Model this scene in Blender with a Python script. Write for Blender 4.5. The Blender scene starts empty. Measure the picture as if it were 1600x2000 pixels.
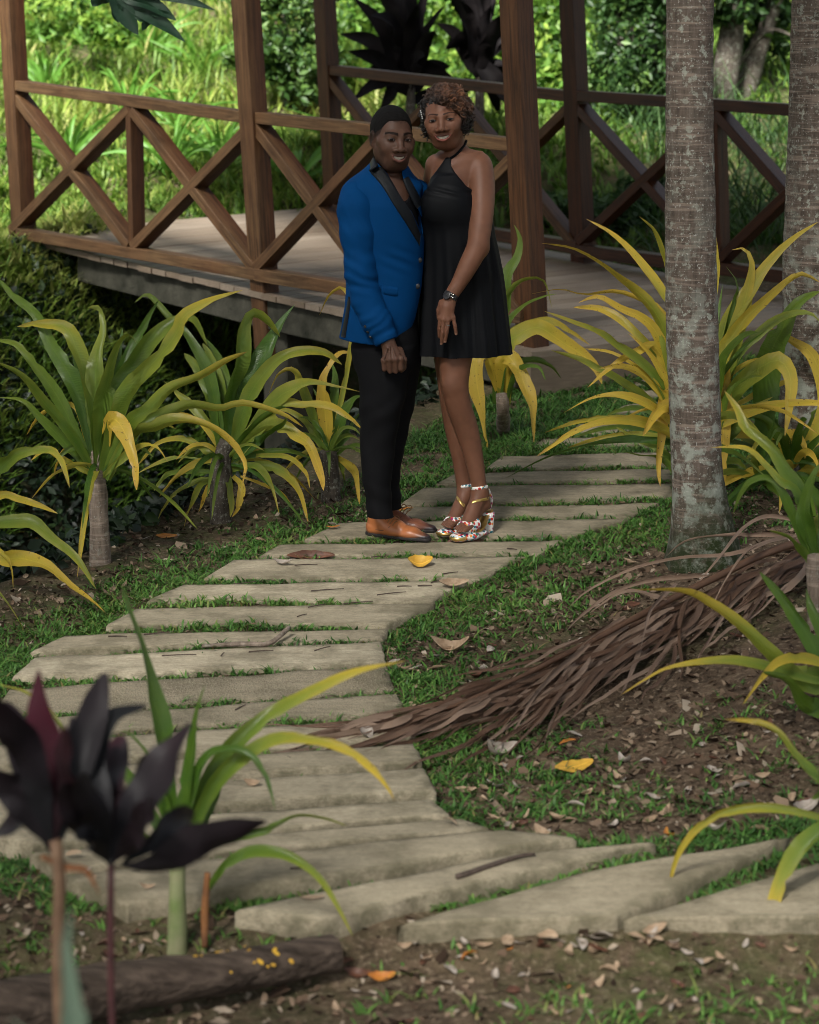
import bpy, bmesh, math, random
import numpy as np
from mathutils import Vector, Matrix
random.seed(7); RNG = np.random.default_rng(11)
SC = bpy.context.scene
COL = SC.collection
FPX = 4300.0; PITCH = math.radians(12.0); CAMZ = 1.955
CP, SP = math.cos(PITCH), math.sin(PITCH)

# ------------------------------------------------------------------ camera geometry
def ray(px, py):
    u = (np.asarray(px, float)-800)/FPX; v = (np.asarray(py, float)-1000)/FPX
    return u, CP - v*SP, -SP - v*CP
def P(px, py, Y):
    a, b, c = ray(px, py); t = Y/b
    return np.array([a*t, Y+0*a, CAMZ+c*t]).T if np.ndim(px) else np.array([a*t, Y, CAMZ+c*t])

# ------------------------------------------------------------------ noise
def _h(ix, iy, iz, s):
    n = (ix*374761393 + iy*668265263 + iz*2147483647 + s*1274126177) & 0xffffffff
    n = ((n ^ (n >> 13))*1274126177) & 0xffffffff
    n = n ^ (n >> 16)
    return (n & 0xffff)/32767.5 - 1.0
def vn(x, y, z=0.0, s=0):
    x, y, z = np.broadcast_arrays(np.asarray(x, float), np.asarray(y, float), np.asarray(z, float))
    xi = np.floor(x).astype(np.int64); yi = np.floor(y).astype(np.int64); zi = np.floor(z).astype(np.int64)
    fx, fy, fz = x-xi, y-yi, z-zi
    fx = fx*fx*(3-2*fx); fy = fy*fy*(3-2*fy); fz = fz*fz*(3-2*fz)
    r = 0
    for dx in (0, 1):
        for dy in (0, 1):
            for dz in (0, 1):
                w = (fx if dx else 1-fx)*(fy if dy else 1-fy)*(fz if dz else 1-fz)
                r = r + w*_h(xi+dx, yi+dy, zi+dz, s)
    return r
def sst(a, b, x):
    t = np.clip((x-a)/(b-a), 0, 1); return t*t*(3-2*t)

# ------------------------------------------------------------------ terrain height
def LL(x, y): return (x+1.27)*-.901 + (y-6.9)*.433
def H0(x, y):
    x = np.asarray(x, float); y = np.asarray(y, float)
    z = np.interp(y, [2, 4, 5, 6.2, 7.4, 8.7, 11, 13, 20, 60], [-.13, -.13, -.14, -.13, -.07, 0, .12, .24, .6, 2.4])
    z = z + .24*np.exp(-((x-1.75)**2/.7 + (y-7.0)**2/1.7))
    L = LL(x, y)
    fade = sst(7.2, 8.6, y + .6*np.clip(-1.3-x, 0, 2))
    t = sst(.72, 1.75, L)*fade*(1-sst(3.2, 5.5, x)*.7)
    z = z*(1-t) - 1.25*t
    t2 = sst(2.7, 4.9, L)
    z = z*(1-t2) + (.62+.02*(y-15))*t2
    t3 = sst(15.4, 18.2, y + .2*x)
    zh = .62 + .2*np.clip(y-16.8, 0, 99) + .006*np.clip(y-24, 0, 99)**2
    z = z*(1-t3) + zh*t3
    z = z - .055*sst(5.0, 4.84, y)
    return z
def H(x, y):
    n = .5*vn(x*1.7, y*1.7, 0, 3) + .3*vn(x*4.5, y*4.5, 0, 4)+.2*vn(x*13, y*13, 0, 5)
    far = sst(13, 18, y)
    return H0(x, y) + n*(.035 + .25*far) - .012
_YS = np.concatenate([np.arange(3.2, 14, .01), np.arange(14, 60, .05)])
def G(px, py, off=0.0, f=H0):
    a, b, c = ray(px, py)
    x = a/b*_YS; z = CAMZ + c/b*_YS
    d = z - f(x, _YS) - off
    i = int(np.argmax(d < 0)) if (d < 0).any() else len(_YS)-1
    i = max(i, 1); t = d[i-1]/(d[i-1]-d[i]+1e-9)
    Y = _YS[i-1] + t*(_YS[i]-_YS[i-1])
    return np.array([a/b*Y, Y, CAMZ + c/b*Y])

# ------------------------------------------------------------------ objects
def thing(name, label, cat, loc=(0, 0, 0), group=None):
    o = bpy.data.objects.new(name, None); COL.objects.link(o); o.location = Vector(loc); o.empty_display_size = .1
    return tag(o, label, cat, group)
def tag(o, label=None, cat=None, group=None, kind=None):
    if label: o['label'] = label
    if cat: o['category'] = cat
    if group: o['group'] = group
    if kind: o['kind'] = kind
    return o
def world_loc(p):
    l = Vector((0, 0, 0))
    while p is not None: l = l + p.location; p = p.parent
    return l
def obj(name, V, F, mat, parent=None, smooth=True, attrs=None, loc=None, tris=None, fmat=None):
    """V (n,3) in world metres, F list of faces or (m,4) array"""
    V = np.asarray(V, np.float32).reshape(-1, 3)
    base = world_loc(parent) if parent is not None else Vector((0, 0, 0))
    own = Vector(loc)-base if loc is not None else Vector((0, 0, 0))
    V = V - np.array(base+own, np.float32)
    me = bpy.data.meshes.new(name)
    if isinstance(F, np.ndarray) and F.ndim == 2:
        n = F.shape[1]; m = F.shape[0]
        T = tris if tris is not None else np.zeros((0, 3), int)
        me.vertices.add(len(V)); me.vertices.foreach_set('co', V.ravel())
        me.loops.add(m*n+len(T)*3)
        me.loops.foreach_set('vertex_index', np.concatenate([F.ravel(), T.ravel()]).astype(np.int32))
        me.polygons.add(m+len(T))
        me.polygons.foreach_set('loop_start', np.concatenate([np.arange(m)*n, m*n+np.arange(len(T))*3]).astype(np.int32))
        me.update(calc_edges=True); me.validate()
    else:
        me.from_pydata([tuple(map(float, v)) for v in V], [], [tuple(int(i) for i in f) for f in F])
    if smooth: me.polygons.foreach_set('use_smooth', np.ones(len(me.polygons), bool))
    for k, a in (attrs or {}).items():
        a = np.asarray(a, np.float32)
        if a.ndim == 2:
            at = me.attributes.new(k, 'FLOAT_COLOR', 'POINT')
            if a.shape[1] == 3: a = np.hstack([a, np.ones((len(a), 1), np.float32)])
            at.data.foreach_set('color', a.ravel())
        else:
            at = me.attributes.new(k, 'FLOAT', 'POINT'); at.data.foreach_set('value', a)
    for m_ in (mat if isinstance(mat, (list, tuple)) else [mat]): me.materials.append(m_)
    if fmat is not None: me.polygons.foreach_set('material_index', np.asarray(fmat, np.int32))
    me.update()
    o = bpy.data.objects.new(name, me); COL.objects.link(o)
    o.parent = parent; o.location = own
    return o
class MB:
    """collects pieces into one mesh"""
    def __init__(s): s.V = []; s.F = []; s.n = 0; s.A = {}; s.fm = []
    def add(s, V, F, fm=0, **at):
        V = np.asarray(V, float).reshape(-1, 3)
        s.V.append(V); s.F += [tuple(int(i)+s.n for i in f) for f in F]; s.fm += [fm]*len(F)
        for k, a in at.items(): s.A.setdefault(k, []).append(np.broadcast_to(np.asarray(a, float), (len(V),)) if np.ndim(a) < 2 else np.asarray(a))
        s.n += len(V); return s
    def build(s, name, mat, parent=None, smooth=True, loc=None):
        return obj(name, np.vstack(s.V), s.F, mat, parent, smooth, {k: np.concatenate(a) for k, a in s.A.items()}, loc, fmat=s.fm)
def nrm(v):
    v = np.asarray(v, float); return v/(np.linalg.norm(v, axis=-1, keepdims=True)+1e-12)
def crom(pts, n):
    """catmull-rom through pts, n samples"""
    p = np.asarray(pts, float); k = len(p)
    if k == 2: 
        t = np.linspace(0, 1, n)[:, None]; return p[0]*(1-t)+p[1]*t
    q = np.vstack([2*p[0]-p[1], p, 2*p[-1]-p[-2]])
    seg = np.linalg.norm(np.diff(p, axis=0), axis=1); c = np.concatenate([[0], np.cumsum(seg)])
    s = np.linspace(0, c[-1], n); i = np.clip(np.searchsorted(c, s, 'right')-1, 0, k-2)
    t = ((s-c[i])/(seg[i]+1e-12))[:, None]
    a, b, d, e = q[i], q[i+1], q[i+2], q[i+3]
    return .5*((2*b)+(-a+d)*t+(2*a-5*b+4*d-e)*t*t+(-a+3*b-3*d+e)*t**3)
def tube(pts, rad, ns=8, n=None, cap=True, noise=0.0, seed=0, nf=.35):
    p = crom(pts, n) if n else np.asarray(pts, float)
    m = len(p); r = np.interp(np.linspace(0, 1, m), np.linspace(0, 1, len(np.atleast_1d(rad))), np.atleast_1d(rad)) if np.ndim(rad) else np.full(m, rad)
    T = nrm(np.gradient(p, axis=0)); up = np.array([0., 0, 1]) if abs(T[0][2]) < .9 else np.array([1., 0, 0])
    a = nrm(np.cross(T[0], up)); V = []
    for i in range(m):
        a = nrm(a - T[i]*np.dot(a, T[i])); b = np.cross(T[i], a)
        th = np.arange(ns)*2*np.pi/ns
        rr = r[i]*(1+noise*vn(np.cos(th)*1.3+i*nf, np.sin(th)*1.3, seed))
        V.append(p[i] + np.outer(np.cos(th)*rr, a) + np.outer(np.sin(th)*rr, b))
    V = np.vstack(V); F = []
    for i in range(m-1):
        for j in range(ns):
            F.append((i*ns+j, i*ns+(j+1) % ns, (i+1)*ns+(j+1) % ns, (i+1)*ns+j))
    if cap:
        F.append(tuple(range(ns))[::-1]); F.append(tuple((m-1)*ns+j for j in range(ns)))
    return V, F
def beam(a, b, w, h, side, bev=.006):
    """square-section timber from a to b; side = direction of width w"""
    a = np.asarray(a, float); b = np.asarray(b, float); t = nrm(b-a)
    s = nrm(np.asarray(side, float)-t*np.dot(side, t)); u = np.cross(t, s)
    c = []
    for x, y in ((-1, -1), (1, -1), (1, 1), (-1, 1)):
        X, Y = x*w/2, y*h/2
        if x*y > 0: c += [(X, Y-y*bev), (X-x*bev, Y)]
        else: c += [(X-x*bev, Y), (X, Y-y*bev)]
    V = []; nseg = max(2, int(np.linalg.norm(b-a)/.25))
    for i in range(nseg+1):
        p = a+(b-a)*i/nseg
        V += [p+s*x+u*y for x, y in c]
    n = len(c); F = []
    for i in range(nseg):
        for j in range(n): F.append((i*n+j, i*n+(j+1) % n, (i+1)*n+(j+1) % n, (i+1)*n+j))
    F.append(tuple(range(n))[::-1]); F.append(tuple(nseg*n+j for j in range(n)))
    return np.array(V), F

# ------------------------------------------------------------------ materials
class NT:
    def __init__(s, name):
        s.m = bpy.data.materials.new(name); s.m.use_nodes = True; s.t = s.m.node_tree; s.t.nodes.clear()
        s.out = s.n('ShaderNodeOutputMaterial')
    def n(s, typ, **k):
        x = s.t.nodes.new(typ)
        for a, b in k.items():
            if a.startswith('i_'):
                key = a[2:]; key = int(key) if key.isdigit() else key.replace('_', ' ')
                s.set(x, key, b)
            else: setattr(x, a, b)
        return x
    def set(s, node, key, v):
        if hasattr(v, 'outputs'): v = v.outputs[0]
        if isinstance(v, bpy.types.NodeSocket): s.t.links.new(v, node.inputs[key])
        else:
            sock = node.inputs[key]
            if sock.type == 'RGBA' and len(v) == 3: v = (*v, 1)
            sock.default_value = v
    def attr(s, name): return s.n('ShaderNodeAttribute', attribute_name=name)
    def coord(s, which='Object', scale=(1, 1, 1)):
        c = s.n('ShaderNodeTexCoord'); m = s.n('ShaderNodeMapping'); s.t.links.new(c.outputs[which], m.inputs['Vector'])
        m.inputs['Scale'].default_value = scale; return m
    def pos(s, scale=(1, 1, 1)):
        c = s.n('ShaderNodeNewGeometry'); m = s.n('ShaderNodeMapping'); s.t.links.new(c.outputs['Position'], m.inputs['Vector'])
        m.inputs['Scale'].default_value = scale; return m
    def noise(s, vec, scale, detail=4, rough=.55, dist=0):
        x = s.n('ShaderNodeTexNoise'); s.set(x, 'Vector', vec); s.set(x, 'Scale', scale); s.set(x, 'Detail', detail); s.set(x, 'Roughness', rough); s.set(x, 'Distortion', dist); return x
    def ramp(s, f, stops):
        r = s.n('ShaderNodeValToRGB'); s.set(r, 0, f); e = r.color_ramp.elements
        while len(e) < len(stops): e.new(.5)
        for el, (p, c) in zip(e, stops):
            el.position = p; el.color = (*c, 1) if np.ndim(c) else (c, c, c, 1)
        return r
    def mix(s, f, a, b, mode='MIX'):
        x = s.n('ShaderNodeMix', data_type='RGBA', blend_type=mode)
        s.set(x, 0, f); s.set(x, 6, a); s.set(x, 7, b); return x.outputs[2]
    def math(s, op, a, b=0.0, clamp=False):
        x = s.n('ShaderNodeMath', operation=op, use_clamp=clamp); s.set(x, 0, a); s.set(x, 1, b); return x
    def bump(s, h, strength=.3, dist=.01):
        b = s.n('ShaderNodeBump'); s.set(b, 'Height', h); s.set(b, 'Strength', strength); s.set(b, 'Distance', dist); return b
    def bsdf(s, col, rough=.7, spec=.5, normal=None, **k):
        b = s.n('ShaderNodeBsdfPrincipled'); s.set(b, 'Base Color', col); s.set(b, 'Roughness', rough); s.set(b, 'Specular IOR Level', spec)
        if normal is not None: s.set(b, 'Normal', normal)
        for a, v in k.items(): s.set(b, a.replace('_', ' '), v)
        s.t.links.new(b.outputs[0], s.out.inputs[0]); return b
    def translucent(s, bs, col, f):
        t = s.n('ShaderNodeBsdfTranslucent'); s.set(t, 'Color', col)
        m = s.n('ShaderNodeMixShader'); s.set(m, 0, f); s.set(m, 1, bs.outputs[0]); s.set(m, 2, t.outputs[0])
        s.t.links.new(m.outputs[0], s.out.inputs[0])
def simple(name, c1, c2=None, scale=20, rough=.7, spec=.4, bump=0, bscale=None, bd=.005, stretch=(1, 1, 1), **k):
    n = NT(name); co = n.coord('Object', stretch)
    nz = n.noise(co, scale)
    col = n.mix(n.ramp(nz.outputs[0], [(.3, 0.), (.7, 1.)]), c1, c2 or tuple(x*.7 for x in c1))
    nb = n.bump(n.noise(co, bscale or scale*3).outputs[0], bump, bd) if bump else None
    n.bsdf(col, rough, spec, nb, **k); return n.m
# ================================================================== GROUND
def soil_mat():
    n = NT('soil'); p = n.pos()
    a = n.noise(p, 9, 6, .65); b = n.noise(p, 55, 4, .7); c = n.noise(p, 2.2, 3)
    col = n.mix(n.ramp(a.outputs[0], [(.3, 0.), (.7, 1.)]), (.045, .029, .017), (.15, .103, .066))
    col = n.mix(n.ramp(b.outputs[0], [(.52, 0.), (.68, 1.)]), col, (.25, .19, .13))
    col = n.mix(n.ramp(n.noise(p, 30, 5, .7).outputs[0], [(.5, 0.), (.68, .8)]), col, (.03, .019, .011))
    g = n.attr('green')
    gm = n.math('MULTIPLY', n.ramp(n.noise(p, 14, 5, .7).outputs[0], [(.35, 0.), (.6, 1.)]), g.outputs['Fac'], True)
    col = n.mix(gm, col, n.mix(n.ramp(c.outputs[0], [(.35, 0.), (.65, 1.)]), (.035, .06, .014), (.07, .1, .022)))
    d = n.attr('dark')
    col = n.mix(d.outputs['Fac'], col, (.022, .024, .012))  # darkened soil colour stands in for shade down in the ditch
    h = n.math('ADD', n.math('MULTIPLY', b, .5), n.math('MULTIPLY', a, .8))
    n.bsdf(col, .92, .2, n.bump(h, .9, .03)); return n.m
def build_ground():
    ys = np.concatenate([np.arange(3.0, 10, .045), np.arange(10, 17, .08), np.arange(17, 30, .3), np.arange(30, 61, 1.5)])
    xs = np.concatenate([np.arange(-22, -3, .6), np.arange(-3, 3.2, .045), np.arange(3.2, 24, .6)])
    X, Y = np.meshgrid(xs, ys); Z = H(X, Y)
    V = np.stack([X, Y, Z], -1).reshape(-1, 3); nx = len(xs); ny = len(ys)
    i = np.arange(ny*nx).reshape(ny, nx)
    F = np.stack([i[:-1, :-1], i[:-1, 1:], i[1:, 1:], i[1:, :-1]], -1).reshape(-1, 4)
    L = LL(X, Y)
    green = np.clip(sst(14, 17, Y)+sst(3.0, 3.8, L)+.5*sst(.1, .4, L)*(1-sst(.6, .9, L))+.45*(L < 0)*sst(.3, -.2, vn(X*1.5, Y*1.5, 0, 9)), 0, 1)
    dark = sst(.8, 1.3, L)*(1-sst(3.2, 4.2, L))*(1-sst(15.5, 17, Y))*.95  # mask of the ditch, whose shade is painted into the soil
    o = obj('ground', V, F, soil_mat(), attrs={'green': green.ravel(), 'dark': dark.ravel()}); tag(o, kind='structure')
build_ground()

# ------------------------------------------------------------------ slabs : back-left, back-right, front-right, front-left in photo pixels
SLABS = [
 (1218, 792, 1310, 782, 1310, 801, 1196, 806), (1131, 826, 1312, 816, 1312, 839, 1105, 846),
 (1060, 856, 1314, 846, 1314, 868, 1036, 873), (978, 889, 1316, 883, 1318, 910, 944, 917),
 (890, 922, 1318, 915, 1318, 939, 850, 946), (826, 950, 1320, 943, 1318, 974, 780, 985),
 (800, 991, 1290, 982, 1235, 1008, 745, 1013), (660, 1020, 1225, 1011, 1120, 1048, 600, 1050),
 (545, 1063, 1105, 1054, 1060, 1081, 510, 1083), (455, 1091, 1030, 1086, 945, 1130, 400, 1127),
 (358, 1140, 915, 1133, 838, 1174, 288, 1172), (265, 1187, 848, 1176, 757, 1220, 205, 1221),
 (125, 1240, 752, 1227, 744, 1247, 60, 1270), (66, 1283, 746, 1251, 756, 1291, 18, 1324),
 (14, 1345, 758, 1299, 776, 1346, -20, 1398), (-30, 1410, 778, 1352, 792, 1388, -45, 1447),
 (-50, 1458, 796, 1396, 804, 1440, -60, 1498), (-60, 1512, 812, 1452, 822, 1485, -70, 1547),
 (-70, 1562, 830, 1497, 852, 1541, -60, 1608), (-40, 1622, 846, 1561, 884, 1591, 60, 1648),
 (60, 1664, 905, 1596, 958, 1615, 120, 1694), (120, 1706, 980, 1621, 1130, 1634, 245, 1768),
 (455, 1777, 1000, 1668, 1285, 1640, 630, 1792), (780, 1803, 1122, 1708, 1535, 1634, 1205, 1790),
 (1222, 1790, 1600, 1685, 1900, 1690, 1700, 1792),
 (1228, 766, 1322, 757, 1320, 773, 1212, 780), (1250, 741, 1335, 733, 1332, 748, 1236, 755)]
SLAB_LABEL = [
 'third farthest concrete path slab, a short one left of the mottled palm trunk',
 'fourth farthest concrete path slab, left of the mottled palm trunk',
 'fifth farthest concrete path slab, reaching right behind the mottled palm trunk',
 'long concrete path slab beside the tips of the hanging yellow leaves',
 'narrow concrete path slab level with the lower calves of the woman',
 'long concrete path slab level with the ankle straps of the woman',
 'concrete path slab just behind the laced brown shoe of the man',
 'concrete path slab that the couple stands on',
 'narrow concrete path slab just in front of the tan shoe, brown leaf at its edge',
 'concrete path slab with the folded yellow leaf lying on it',
 'pale concrete path slab next one nearer after the slab with the yellow leaf',
 'concrete path slab between the pale slab and the one with the curved stick',
 'narrow concrete path slab with the curved grey stick along its front edge',
 'palest concrete path slab, just in front of the curved grey stick',
 'rough pebbly concrete path slab just in front of the palest slab',
 'rough concrete path slab between the pebbly slab and the brown palm frond tip',
 'concrete path slab under the thin tip of the dry palm frond',
 'concrete path slab immediately in front of the dry palm frond tip',
 'thick concrete path slab with its front face showing, one with a curled leaf on it',
 'concrete path slab second one nearer after the dry palm frond tip slab',
 'short tapered concrete path slab where the path starts to fan out',
 'long tapered concrete path slab where the path fans out to the right',
 'long concrete path slab with a dark twig lying on it, where the path fans out',
 'wedge shaped concrete path slab with a bare front face in front',
 'nearest and rightmost wedge shaped concrete path slab with the thickest front face',
 'second farthest concrete path slab, half hidden by yellow leaves', 'farthest concrete path slab, half hidden by yellow leaves near the deck end']
def slab_mat():
    n = NT('concrete_slab'); p = n.pos(); r = n.n('ShaderNodeObjectInfo')
    st = n.pos((1.2, 9, 3))
    a = n.noise(st, 3.2, 9, .72); b = n.noise(p, 150, 5, .8); c = n.noise(p, 5, 5, .65)
    tone = n.attr('tone')
    base = n.mix(tone.outputs['Fac'], (.31, .26, .175), (.68, .585, .42))
    col = n.mix(n.ramp(a.outputs[0], [(.3, 0.), (.75, 1.)]), n.mix(.55, base, (.13, .105, .065)), base)
    col = n.mix(n.ramp(c.outputs[0], [(.45, 0.), (.62, .6)]), col, (.14, .12, .075))
    gr = n.noise(n.pos((3, 14, 14)), 16, 6, .75); col = n.mix(n.math('MULTIPLY', n.ramp(gr.outputs[0], [(.45, 0.), (.62, 1.)]), .45), col, (.1, .085, .055))
    ag = n.attr('pebbly')
    v = n.n('ShaderNodeTexVoronoi', i_Vector=p, i_Scale=150.0)
    col = n.mix(n.math('MULTIPLY', n.ramp(v.outputs['Distance'], [(.15, 1.), (.4, 0.)]), n.math('MULTIPLY', ag.outputs['Fac'], .75)), col, (.5, .42, .3))
    col = n.mix(n.math('MULTIPLY', n.ramp(b.outputs[0], [(.55, 0.), (.72, 1.)]), .5), col, (.08, .065, .045))
    e = n.attr('edge')
    em = n.math('MULTIPLY', n.ramp(n.noise(p, 16, 5, .7).outputs[0], [(.38, 0.), (.6, 1.)]), e.outputs['Fac'], True)
    col = n.mix(em, col, (.065, .06, .03))
    h = n.math('ADD', n.math('MULTIPLY', a, .35), n.math('MULTIPLY', b, .45))
    h = n.math('ADD', h, n.math('MULTIPLY', n.math('MULTIPLY', v.outputs['Distance'], -1.0), ag.outputs['Fac']))
    n.bsdf(col, .9, .25, n.bump(h, .6, .012)); return n.m
M_SLAB = slab_mat()
SLABQ = []
def build_slabs():
    tones = [.3, .35, .3, .35, .3, .35, .3, .35, .45, .6, .85, .55, .55, 1, .3, .35, .6, .4, .6, .65, .5, .4, .5, .38, .5, .3, .3]
    for k, s in enumerate(SLABS):
        q = [G(s[2*i], s[2*i+1], .012+.024*float(sst(1380, 1560, s[2*i+1]))) for i in range(4)]
        SLABQ.append([(c[0], c[1]) for c in q])
        nx, ny = 40, 9
        us = np.linspace(0, 1, nx); vs = np.linspace(0, 1, ny)
        us = np.concatenate([[0], us*.985+.0075, [1]]); vs = np.concatenate([[0], vs*.92+.04, [1]])
        U, W = np.meshgrid(us, vs); U = U[..., None]; W = W[..., None]
        T = (q[0]*(1-U)+q[1]*U)*(1-W) + (q[3]*(1-U)+q[2]*U)*W
        eU = np.minimum(U, 1-U)[..., 0]; eW = np.minimum(W, 1-W)[..., 0]
        jit = vn(T[..., 0]*9, T[..., 1]*9, k, 21)*.008 + vn(T[..., 0]*30, T[..., 1]*30, k, 22)*.004
        T[..., 1] += np.where(eW < .001, jit, 0); T[..., 0] += np.where(eU < .001, jit*1.5, 0)
        T[..., 2] += -.008*((eU < .001) | (eW < .001)) + vn(T[..., 0]*6, T[..., 1]*6, k, 23)*.004
        V = [T.reshape(-1, 3)]; ny2, nx2 = len(vs), len(us); idx = np.arange(ny2*nx2).reshape(ny2, nx2)
        F = np.stack([idx[1:, :-1], idx[1:, 1:], idx[:-1, 1:], idx[:-1, :-1]], -1).reshape(-1, 4).tolist()
        per = list(idx[0, :]) + list(idx[1:, -1]) + list(idx[-1, -2::-1]) + list(idx[-2:0:-1, 0])
        Tp = T.reshape(-1, 3)[per]
        edge = list(np.clip(1-np.minimum(eU*14, eW*7.0), 0, 1).ravel()*.6)
        n0 = ny2*nx2
        for lv, (dz) in enumerate((.05, .13)):
            Q = Tp.copy(); Q[:, 2] -= dz; Q[:, :2] += vn(Q[:, 0]*20, Q[:, 2]*20, k, 24)[:, None]*.004
            V.append(Q); edge += [.6+.3*lv]*len(per)
        m = len(per)
        prev = per
        for lv in range(2):
            cur = [n0+lv*m+i for i in range(m)]
            for i in range(m): F.append((prev[i], prev[(i+1) % m], cur[(i+1) % m], cur[i]))
            prev = cur
        V = np.vstack(V); c = (q[0]+q[1]+q[2]+q[3])/4
        o = obj('concrete_paver', V, F, M_SLAB, attrs={'tone': np.full(len(V), tones[k]), 'edge': edge, 'pebbly': np.full(len(V), 1. if k == 14 else (.6 if k == 15 else 0.))}, loc=(c[0], c[1], c[2]-.13))
        tag(o, SLAB_LABEL[k], 'paving slab', 'concrete slabs of the garden path')
build_slabs()
def slab_off(y): return .012+.024*float(sst(6.6, 5.7, y))
def in_slab(x, y, pad=0.0):
    r = np.zeros(len(x), bool)
    for q in SLABQ:
        ins = np.ones(len(x), bool)
        for i in range(4):
            ax, ay = q[i]; bx, by = q[(i+1) % 4]; l = math.hypot(bx-ax, by-ay)+1e-9
            d = ((bx-ax)*(y-ay)-(by-ay)*(x-ax))/l       # left of edge >0 ; quad is clockwise from above -> inside <0
            ins &= d < pad
        r |= ins
    return r
def slab_dist(x, y):
    """approx distance outside the whole path outline (0 inside the path band)"""
    d = np.full(len(x), 9.0)
    for q in SLABQ:
        m = np.full(len(x), -9.0)
        for i in range(4):
            ax, ay = q[i]; bx, by = q[(i+1) % 4]; l = math.hypot(bx-ax, by-ay)+1e-9
            m = np.maximum(m, ((bx-ax)*(y-ay)-(by-ay)*(x-ax))/l)
        d = np.minimum(d, m)
    return d

# ------------------------------------------------------------------ blades
def grass_mat(name, stops, tr=.3, rough=.55):
    n = NT(name); t = n.attr('tint'); p = n.pos()
    col = n.ramp(t.outputs['Fac'], stops)
    col = n.mix(n.ramp(n.noise(p, 1.3, 3).outputs[0], [(.35, 0.), (.7, .55)]), col, n.mix(1.0, col, (.55, .6, .5), 'MULTIPLY'))
    b = n.bsdf(col, rough, .35); n.translucent(b, col, tr); return n.m
def blades(name, x, y, z, L, W, tint, lean, mat, kind='stuff', az=None, nseg=3, rng=RNG, droop=1.0):
    n = len(x); az = rng.uniform(0, 2*np.pi, n) if az is None else az
    dx, dy = np.cos(az), np.sin(az); sx, sy = -dy, dx
    ts = np.linspace(0, 1, nseg+1)
    V = np.zeros((n, 2*nseg+1, 3), np.float32)
    for i, t in enumerate(ts):
        out = lean*(t**1.6)*L; up = L*(t - droop*.5*lean*t*t)
        cx, cy, cz = x+dx*out, y+dy*out, z+up
        w = W*(1-t**1.5)*.5*(.6+.8*min(t*2.5, 1))
        if i < nseg:
            V[:, 2*i] = np.stack([cx-sx*w, cy-sy*w, cz], -1); V[:, 2*i+1] = np.stack([cx+sx*w, cy+sy*w, cz], -1)
        else: V[:, 2*nseg] = np.stack([cx, cy, cz], -1)
    b = (np.arange(n)*(2*nseg+1))[:, None]
    Q = np.concatenate([b+np.array([[2*i, 2*i+1, 2*i+3, 2*i+2]]) for i in range(nseg-1)], 0) if nseg > 1 else np.zeros((0, 4), int)
    T = b+np.array([[2*nseg-2, 2*nseg-1, 2*nseg]])
    o = obj(name, V.reshape(-1, 3), Q, mat, attrs={'tint': np.repeat(tint, 2*nseg+1)}, tris=T)
    return tag(o, kind=kind) if kind else o
M_TURF = grass_mat('turf', [(0, (.04, .11, .02)), (.5, (.085, .21, .035)), (.85, (.16, .31, .06)), (1, (.26, .22, .08))], .25)
M_HILL = grass_mat('meadow_grass', [(0, (.05, .115, .018)), (.5, (.13, .235, .03)), (.8, (.27, .345, .062)), (1, (.38, .36, .13))], .4)
M_DARKG = grass_mat('tall_grass_blades', [(0, (.02, .05, .015)), (.6, (.05, .11, .03)), (1, (.16, .2, .1))], .25)  # deep to pale greens of the tall grass
def turf():
    N = 130000
    x = RNG.uniform(-2.3, 2.7, N); y = 4.2 + 8.3*RNG.uniform(0, 1, N)**1.0
    d = slab_dist(x, y); L = LL(x, y); ns = vn(x*2.2, y*2.2, 0, 31); n2 = vn(x*7, y*7, 0, 32)
    ins = in_slab(x, y, -.005)
    gap = (d < .1)*(.85+.5*n2+.3*ns)*1.5
    right = (L < -.2)*(y > 5.75)
    dens = np.where((d < .12) & (y > 5.12), gap, 0)
    rb = right*(d >= .0)*(1-sst(.2, .7, d))*(.7+.6*ns)
    rb2 = right*(d >= .3)*np.clip(.10+1.2*(ns-.3), 0, 1)*.35
    left = (L > -.3)*(y > 6.6)*(1-sst(.10, .42, d))*(.8+.6*ns)*(1-sst(.6, .85, L))
    far = (y > 10.2)*(d < 1.6)*(L < .45)*.8
    front = (y <= 5.75)*np.clip(.03+1.3*(ns-.35), 0, 1)*.4*(d > .02)
    dens = np.maximum.reduce([dens, rb, rb2, left, far, front])*(~ins)
    k = RNG.uniform(0, 1, N) < dens*.5
    x, y, d, ns = x[k], y[k], d[k], ns[k]
    nb = 6; n = len(x)
    big = RNG.uniform(.6, 1.25, n)*np.where(d < .05, .8, 1.05)*(1+.5*(RNG.uniform(0, 1, n) > .93))*np.where(y > 10, 1.35, 1)
    X = np.repeat(x, nb)+RNG.normal(0, .012, n*nb); Y = np.repeat(y, nb)+RNG.normal(0, .012, n*nb)
    Z = H(X, Y)-.004+np.repeat(np.where(d < .04, .006, 0), nb)
    Ls = np.repeat(big, nb)*RNG.uniform(.020, .050, n*nb)
    t = np.clip(np.repeat(.45+.3*ns, nb)+RNG.normal(0, .26, n*nb), 0, .93); t[RNG.uniform(0, 1, len(t)) > .975] = 1
    blades('turf_grass', X, Y, Z, Ls, RNG.uniform(.0042, .0085, n*nb), t, RNG.uniform(.5, 1.35, n*nb), M_TURF)
    print('turf blades', n*nb)
turf()
def on_deck(x, y):
    s = (x+2.74)*.695-(y-15.2)*.719; t = (x+2.74)*.719+(y-15.2)*.695
    return (s > -.35) & (s < 5.3) & (t > -.12) & (t < 2.95)
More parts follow.
